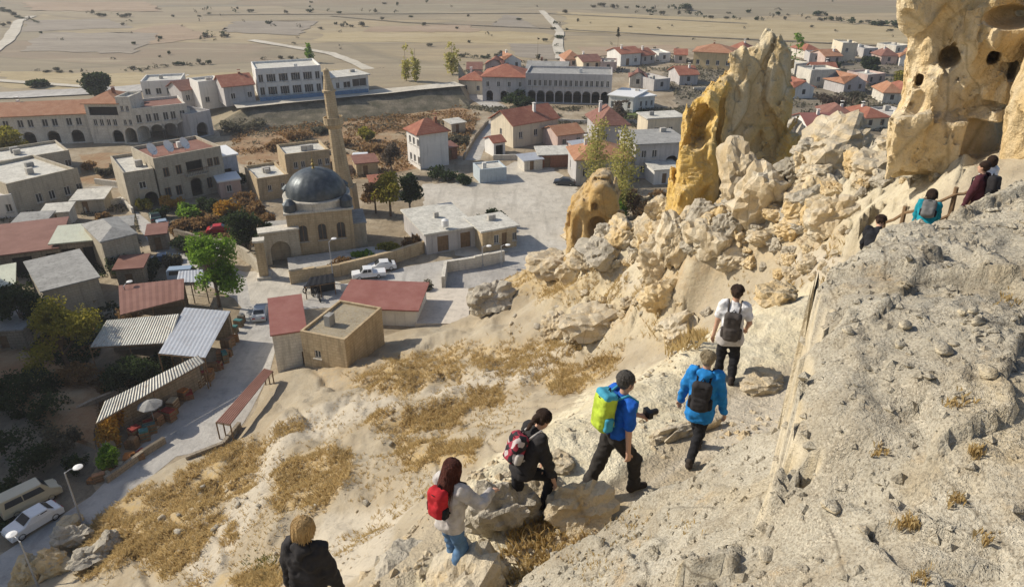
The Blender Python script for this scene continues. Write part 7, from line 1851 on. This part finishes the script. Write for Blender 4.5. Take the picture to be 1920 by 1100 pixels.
for i, (px, py, w, dpt, h_, wl, rf, lab_) in enumerate([(60, 455, 60, 4, 2.4, M_stone_d, M_roofg, 'small grey-roofed hut behind the brown sheet roof'), (170, 400, 60, 4, 2.0, M_stone, M_roofw, 'low pale ruin beside the blue car'), (110, 425, 50, 3, 2.0, M_stone_w, M_roofw, 'roofless pale wall house below the shaded building'), (240, 455, 30, 3, 2.2, M_stone_d, M_roofg, 'tiny hut behind the narrow stone house'), (300, 470, 34, 3, 2.2, M_stone_d, M_cor_br, 'brown-roofed hut beside the lane'), (395, 515, 40, 3, 2.2, M_stone_d, M_cor_w, 'whitish-roofed hut behind the green tree'), (250, 540, 50, 3, 2.4, M_stone_d, M_cor_br, 'dark brown hut below the narrow stone house'), (20, 660, 70, 4, 2.4, M_stone_d, M_roofg, 'grey-roofed hut in the shade at the left edge'), (860, 250, 26, 3, 2.0, M_stone, M_roofw, 'pale hut on the bend of the lane'), (1000, 320, 34, 3, 1.8, M_stone_w, M_cor_b, 'blue-roofed hut beside the brick shed'), (690, 330, 40, 4, 2.2, M_stone_y, M_tile3, 'brown-roofed hut right of the minaret'), (720, 372, 40, 4, 2.2, M_brick, M_tile, 'small red-roofed brick hut beside the olive tree'), (845, 300, 26, 3, 2.2, M_brick, M_cor_br, 'brown brick hut beside the white house'), (1100, 300, 30, 4, 2.2, M_plp, M_cor_b, 'pink hut between the red-roofed houses'), (1250, 345, 50, 4, 2.4, M_plw, M_roofw, 'white porch in front of the grey house')]):
    f = ((px - w / 2, py + 2), (px + w / 2, py - 2)); bldg('hut', lab_, f, dpt, h_, wl, ('shed', .3, .25), rf, [(width(f) * .3, width(f) * .3 + .8, .1, 1.8, 'd')], cat='hut')
for pts_, h_, lab_ in [([(560, 300), (640, 285), (700, 300)], .8, 'dry stone wall across the red scrub'), ([(1090, 255), (1190, 262)], .9, 'garden wall behind the poplars'), ([(940, 225), (1100, 232)], .8, 'pale wall under the grey hotel'), ([(180, 345), (230, 352)], .9, 'pale wall beside the stone wing'), ([(40, 470), (100, 462), (112, 440)], .8, 'broken wall on the brown-roofed house'), ([(120, 790), (180, 760), (240, 735)], .7, 'dark terrace wall behind the long awning'), ([(200, 905), (270, 855), (310, 830)], .6, 'low stone kerb wall below the orange shrub'), ([(1300, 170), (1420, 165)], .8, 'field wall beyond the village houses'), ([(500, 225), (600, 215), (720, 205)], .7, 'dark wall at the foot of the embankment'), ([(350, 865), (420, 838), (450, 800)], .5, 'pale kerb wall along the concrete verge'), ([(250, 770), (330, 715)], .9, 'dark fence wall in the planted yard')]:
    wall_line(pts_, h_, .3, random.choice([M_stone_d, M_stone, M_stone_w]), lab_)
# ================================================================== CARS
def car_paint(name, c): 
    m = plain(name, c, rough=.3, var=.05, spec=.5); return m
PC = {'white': car_paint('white_car_paint', (.72, .73, .74)), 'red': car_paint('red_car_paint', (.42, .02, .02)), 'silver': car_paint('silver_car_paint', (.42, .44, .46)), 'blue': car_paint('pale_blue_car_paint', (.28, .36, .46)), 'dark': car_paint('dark_car_paint', (.03, .035, .045)), 'green': car_paint('dark_green_car_paint', (.03, .06, .055)), 'cream': car_paint('cream_van_paint', (.50, .45, .32)), 'navy': car_paint('navy_car_paint', (.04, .09, .16))}
M_tyre = plain('tyre_rubber', (.02, .02, .02), var=.2); M_rim = plain('wheel_rim', (.45, .45, .46), rough=.35, metal=.6, var=.1)
M_lampw = plain('lamp_glass', (.7, .7, .65), rough=.2, var=.05); M_lampr = plain('tail_lamp_glass', (.35, .02, .02), rough=.3, var=.05)
_cars = {}
def loft(prof_lo, W_, inset):
    pass
def car_mesh(kind):
    if kind in _cars: return _cars[kind]
    if kind == 'van':   prof = [(-2.3, .35), (-2.3, .9), (-2.25, 1.85), (-2.1, 2.0), (1.0, 2.0), (1.5, 1.25), (2.2, 1.0), (2.3, .6), (2.3, .35)]; gl = [(-2.0, 1.2, 1.75), (.95, 1.2, 1.75)]
    elif kind == 'pickup': prof = [(-2.4, .42), (-2.4, .95), (-.6, 1.0), (-.5, 1.62), (.7, 1.66), (1.25, 1.1), (2.3, .98), (2.4, .65), (2.4, .42)]
    else: prof = [(-2.1, .32), (-2.12, .72), (-1.95, .95), (-1.5, 1.02), (-1.0, 1.4), (.25, 1.44), (1.0, 1.0), (1.9, .86), (2.12, .62), (2.12, .32)]
    m = MB(); n = len(prof); V = []; F = []
    ys = [(-.84, .0), (-.80, .04), (.80, .04), (.84, .0)]
    for y, e in [(-.86, 0), (-.78, 1), (.78, 1), (.86, 0)]:
        for x, z in prof:
            top = z > 1.06
            yy = y * (.84 if top else 1.0) ; V.append((x * (1 if e else .985), yy, z - (0 if e else (.05 if z > .5 else 0))))
    for j in range(3):
        for i in range(n): F.append((j * n + i, (j + 1) * n + i, (j + 1) * n + (i + 1) % n, j * n + (i + 1) % n))
    m.add(V, F); m.add([V[i] for i in range(n)], [tuple(range(n))]); m.add([V[3 * n + i] for i in range(n)], [tuple(range(n))[::-1]])
    body = m
    g = MB()
    if kind == 'van':
        xs0, xs1, z0, z1 = -2.0, .9, 1.25, 1.8; rear = (-2.315, 1.25, 1.75); ws = ((1.04, 1.93), (1.46, 1.31))
    elif kind == 'pickup':
        xs0, xs1, z0, z1 = -.42, .72, 1.12, 1.54; rear = None; ws = ((.76, 1.6), (1.2, 1.16))
    else:
        xs0, xs1, z0, z1 = -1.05, .42, 1.04, 1.34; rear = None; ws = ((.31, 1.41), (.93, 1.05))
    k_ = .84 * .86 + .012
    for sg in (-1, 1):
        xm = (xs0 + xs1) / 2
        for a, b in ((xs0 + .02, xm - .03), (xm + .03, xs1)):
            q = [(a - (0.0), sg * (k_ + .075), z0), (b + .18 * (b > xm), sg * (k_ + .075), z0), (b - .05, sg * (k_ - .0), z1), (a + .12 * (a < xm), sg * (k_ - .0), z1)]
            g.quad(*(q if sg < 0 else q[::-1]))
    (x0, z0), (x1, z1) = ws; d = .02
    g.quad((x1 + d, -.66, z1 + d), (x1 + d, .66, z1 + d), (x0 + d, .6, z0 + d), (x0 + d, -.6, z0 + d))
    if kind == 'car': g.quad((-1.48 - d, .64, 1.05 + d), (-1.48 - d, -.64, 1.05 + d), (-1.04 - d, -.58, 1.38 + d), (-1.04 - d, .58, 1.38 + d))
    if rear: x, z0, z1 = rear; g.quad((x, .6, z0), (x, -.6, z0), (x, -.6, z1), (x, .6, z1))
    ty = MB(); 
    prof_t = [(.2, -.1), (.31, -.1), (.32, -.05), (.32, .05), (.31, .1), (.2, .1)]
    V = []; F = []; n2 = 18
    for rr_, y in prof_t:
        for k in range(n2): a = 2 * math.pi * k / n2; V.append((rr_ * math.cos(a), y, rr_ * math.sin(a)))
    for i in range(5):
        for k in range(n2): F.append((i * n2 + k, (i + 1) * n2 + k, (i + 1) * n2 + (k + 1) % n2, i * n2 + (k + 1) % n2))
    ty.add(V, F); rim = MB(); rim.add([(.205 * math.cos(2 * math.pi * k / 12), y, .205 * math.sin(2 * math.pi * k / 12)) for y in (-.08, .08) for k in range(12)], [tuple(range(12)), tuple(range(12, 24))[::-1]] + [(k, (k + 1) % 12, 12 + (k + 1) % 12, 12 + k) for k in range(12)])
    _cars[kind] = (body, g.mesh('car_windows', M_glass), ty.mesh('tyre', M_tyre), rim.mesh('rim', M_rim), MB().box(0, .04, -.2, .2, -.07, .07).mesh('lamp', M_lampw), MB().box(-.04, 0, -.18, .18, -.07, .07).mesh('tail', M_lampr), {})
    return _cars[kind]
def car(px, py, ang, paint, label, kind='car', group=None, S=1.0):
    body, g, ty, rim, hl, tl, cache = car_mesh(kind)
    if paint not in cache: cache[paint] = body.mesh('car_body', PC[paint])
    o = thing('car' if kind == 'car' else ('van' if kind == 'van' else 'pickup_truck'), label, {'car': 'car', 'van': 'van', 'pickup': 'pickup truck'}[kind], P(px, py, .03), ang, group); o.scale = (S * .82, S * .82, S * .82)
    link_mesh('body', cache[paint], o); link_mesh('windows', g, o)
    for x in (-1.32, 1.36):
        for y in (-.76, .76):
            w = link_mesh('wheel', ty, o); w.location = (x, y, .32); link_mesh('rim', rim, w)
    xe = {'car': 2.09, 'van': 2.27, 'pickup': 2.36}[kind]; zl = {'car': .66, 'van': .75, 'pickup': .82}[kind]
    for y in (-.58, .58):
        a = link_mesh('headlight', hl, o); a.location = (xe, y, zl); b = link_mesh('tail_light', tl, o); b.location = (-xe - (.0), y, zl + .08)
    return o
car(66, 985, R(238), 'white', 'white car parked on the shaded road at the bottom left')
car(692, 520, R(195), 'white', 'nearer white car parked below the mosque wall', 'pickup')
car(716, 505, R(195), 'white', 'farther white car parked below the mosque wall')
car(490, 592, R(100), 'silver', 'silver car driving on the street junction')
car(414, 436, R(15), 'red', 'red car parked beside the dark green tree')
car(306, 426, R(120), 'blue', 'pale blue car on the lane below the stone hotel')
car(292, 412, R(120), 'green', 'dark green car behind the pale blue car')
car(312, 492, R(20), 'navy', 'navy car in the shade beside the narrow stone house')
car(350, 525, R(10), 'blue', 'pale car half hidden by the green tree', 'van')
car(1058, 346, R(170), 'dark', 'dark car at the upper edge of the gravel lot')
car(682, 304, R(10), 'white', 'white van parked behind the minaret', 'van')
car(176, 374, R(160), 'navy', 'dark blue car in front of the stone wing')
car(60, 945, R(50), 'cream', 'long cream van parked in the shade at the left edge', 'van', S=1.0)
# black tarpaulin-covered carriage and bikes by the junction
def motorbike(px, py, ang, label):
    o = thing('motorbike', label, 'motorbike', P(px, py), ang, 'motorbikes at the junction')
    for x in (-.65, .65):
        m = MB(); V = []; F = []
        for k in range(14):
            a = 2 * math.pi * k / 14
            for q in range(6): b = 2 * math.pi * q / 6; V.append((x + (.28 + .06 * math.cos(b)) * math.cos(a), .06 * math.sin(b), .34 + (.28 + .06 * math.cos(b)) * math.sin(a)))
        for k in range(14):
            for q in range(6): F.append((k * 6 + q, ((k + 1) % 14) * 6 + q, ((k + 1) % 14) * 6 + (q + 1) % 6, k * 6 + (q + 1) % 6))
        m.add(V, F); m.build('wheel', M_tyre, o)
    MB().tube([(-.65, 0, .34), (-.1, 0, .45), (.3, 0, .7), (.55, 0, .75), (.65, 0, .34)], .05, 6).build('frame', M_black, o)
    MB().tube([(-.7, 0, .78), (-.2, 0, .74), (.05, 0, .8)], [.09, .12, .08], 8).build('seat', M_black, o); MB().tube([(0, 0, .8), (.2, 0, .92), (.42, 0, .86)], [.1, .17, .1], 8).build('tank', M_black, o)
    MB().box(-.15, .25, -.14, .14, .3, .6).build('engine', M_metal, o); MB().tube([(.42, -.36, 1.05), (.5, 0, 1.0), (.42, .36, 1.05)], .02, 6).build('handlebar', M_black, o)
for k, (px, py) in enumerate(((580, 545), (592, 550), (604, 545), (597, 562))): motorbike(px, py, R(60 + 20 * k), ['leftmost black motorbike at the junction', 'second black motorbike from the left at the junction', 'black motorbike right of the group at the junction', 'foremost black motorbike at the junction'][k])
shelter('black_tent', 'black tarpaulin tent beside the mosque retaining wall', [(572, 537), (628, 528), (625, 512), (580, 520)], [1.6, 1.6, 2.0, 2.0], M_black, 'tent', back=M_black, n=10, amp=.03)
# ================================================================== STREET FURNITURE
def lamp(px, py, h, label, ang=0):
    o = thing('street_lamp', label, 'street lamp', P(px, py), ang)
    MB().tube([(0, 0, -.2), (0, 0, h)], [.07, .045], 8).build('pole', M_metal, o); MB().tube([(0, 0, h - .05), (.3, 0, h + .12), (.7, 0, h + .15)], .03, 6).build('arm', M_metal, o)
    MB().lathe([(.05, .12), (.3, .06), (.32, .0), (.26, -.03)], 12, (.8, 0, h + .12)).build('lamp_head', M_white, o); MB().lathe([(.16, 0), (.14, .3), (.08, .32)], 8).build('base', M_metal, o)
lamp(156, 985, 4.6, 'thin street lamp on the shaded road edge', 0.5)
lamp(76, 1110, 4.2, 'street lamp with white head at the bottom left corner', 2.6)
lamp(626, 532, 5.2, 'tall dark street lamp at the junction', 1.0)
lamp(905, 500, 2.6, 'short lamp post at the edge of the lot', 0)
lamp(940, 498, 2.6, 'second short lamp post at the edge of the lot', 0)
lamp(246, 590, 3.4, 'pale lamp post on the brown terrace', 1.2)
# small chimneys and tanks
def tank(loc, label):
    o = thing('water_tank', label, 'water tank', loc); MB().lathe([(.42, .3), (.45, .4), (.45, 1.1), (.2, 1.25), (.1, 1.3)], 14).build('drum', M_white, o); m = MB()
    for a in range(3): m.tube([(.35 * math.cos(a * 2.1), .35 * math.sin(a * 2.1), 0), (.35 * math.cos(a * 2.1), .35 * math.sin(a * 2.1), .35)], .03, 5)
    m.build('stand', M_metal, o)
tank(P(835, 428, 2.95), 'white water tank on the market building roof')
# wooden railing on the upper path
ra = [on_ledge(px, py, 30.2) for px, py in ((1640, 492), (1676, 478), (1712, 466), (1768, 448), (1800, 440), (1836, 432))]
o = thing('wooden_railing', 'rough wooden railing beside the walkers on the upper path', 'railing', ra[0])
for k, p in enumerate(ra):
    q = p - ra[0]; MB().tube([(q.x, q.y, q.z - .2), (q.x + .02, q.y + .02, q.z + .5), (q.x, q.y + .03, q.z + 1.05)], [.055, .05, .042], 7).build('post', M_wood, o)
for a_, b_ in zip(ra[:-1], ra[1:]):
    for hz_ in (.5, .92):
        u_, v_ = a_ - ra[0], b_ - ra[0]; MB().tube([(u_.x, u_.y, u_.z + hz_), ((u_.x + v_.x) / 2, (u_.y + v_.y) / 2, (u_.z + v_.z) / 2 + hz_ - .04), (v_.x, v_.y, v_.z + hz_)], .03, 6).build('rail', M_wood, o)
# ================================================================== HAZE
hz = MB().box(-1200, 1200, -120, 1600, -1.5, 46).build('haze', None)
t = NT('thin_haze'); t.t.nodes.remove(t.bsdf)
pv = t.n('ShaderNodeVolumePrincipled'); pv.inputs['Color'].default_value = (.86, .88, .95, 1); pv.inputs['Density'].default_value = .00032; pv.inputs['Anisotropy'].default_value = .2
t.l(pv.outputs[0], [n for n in t.t.nodes if n.type == 'OUTPUT_MATERIAL'][0].inputs['Volume'])
hz.data.materials.append(t.m); tag(hz, kind='stuff')
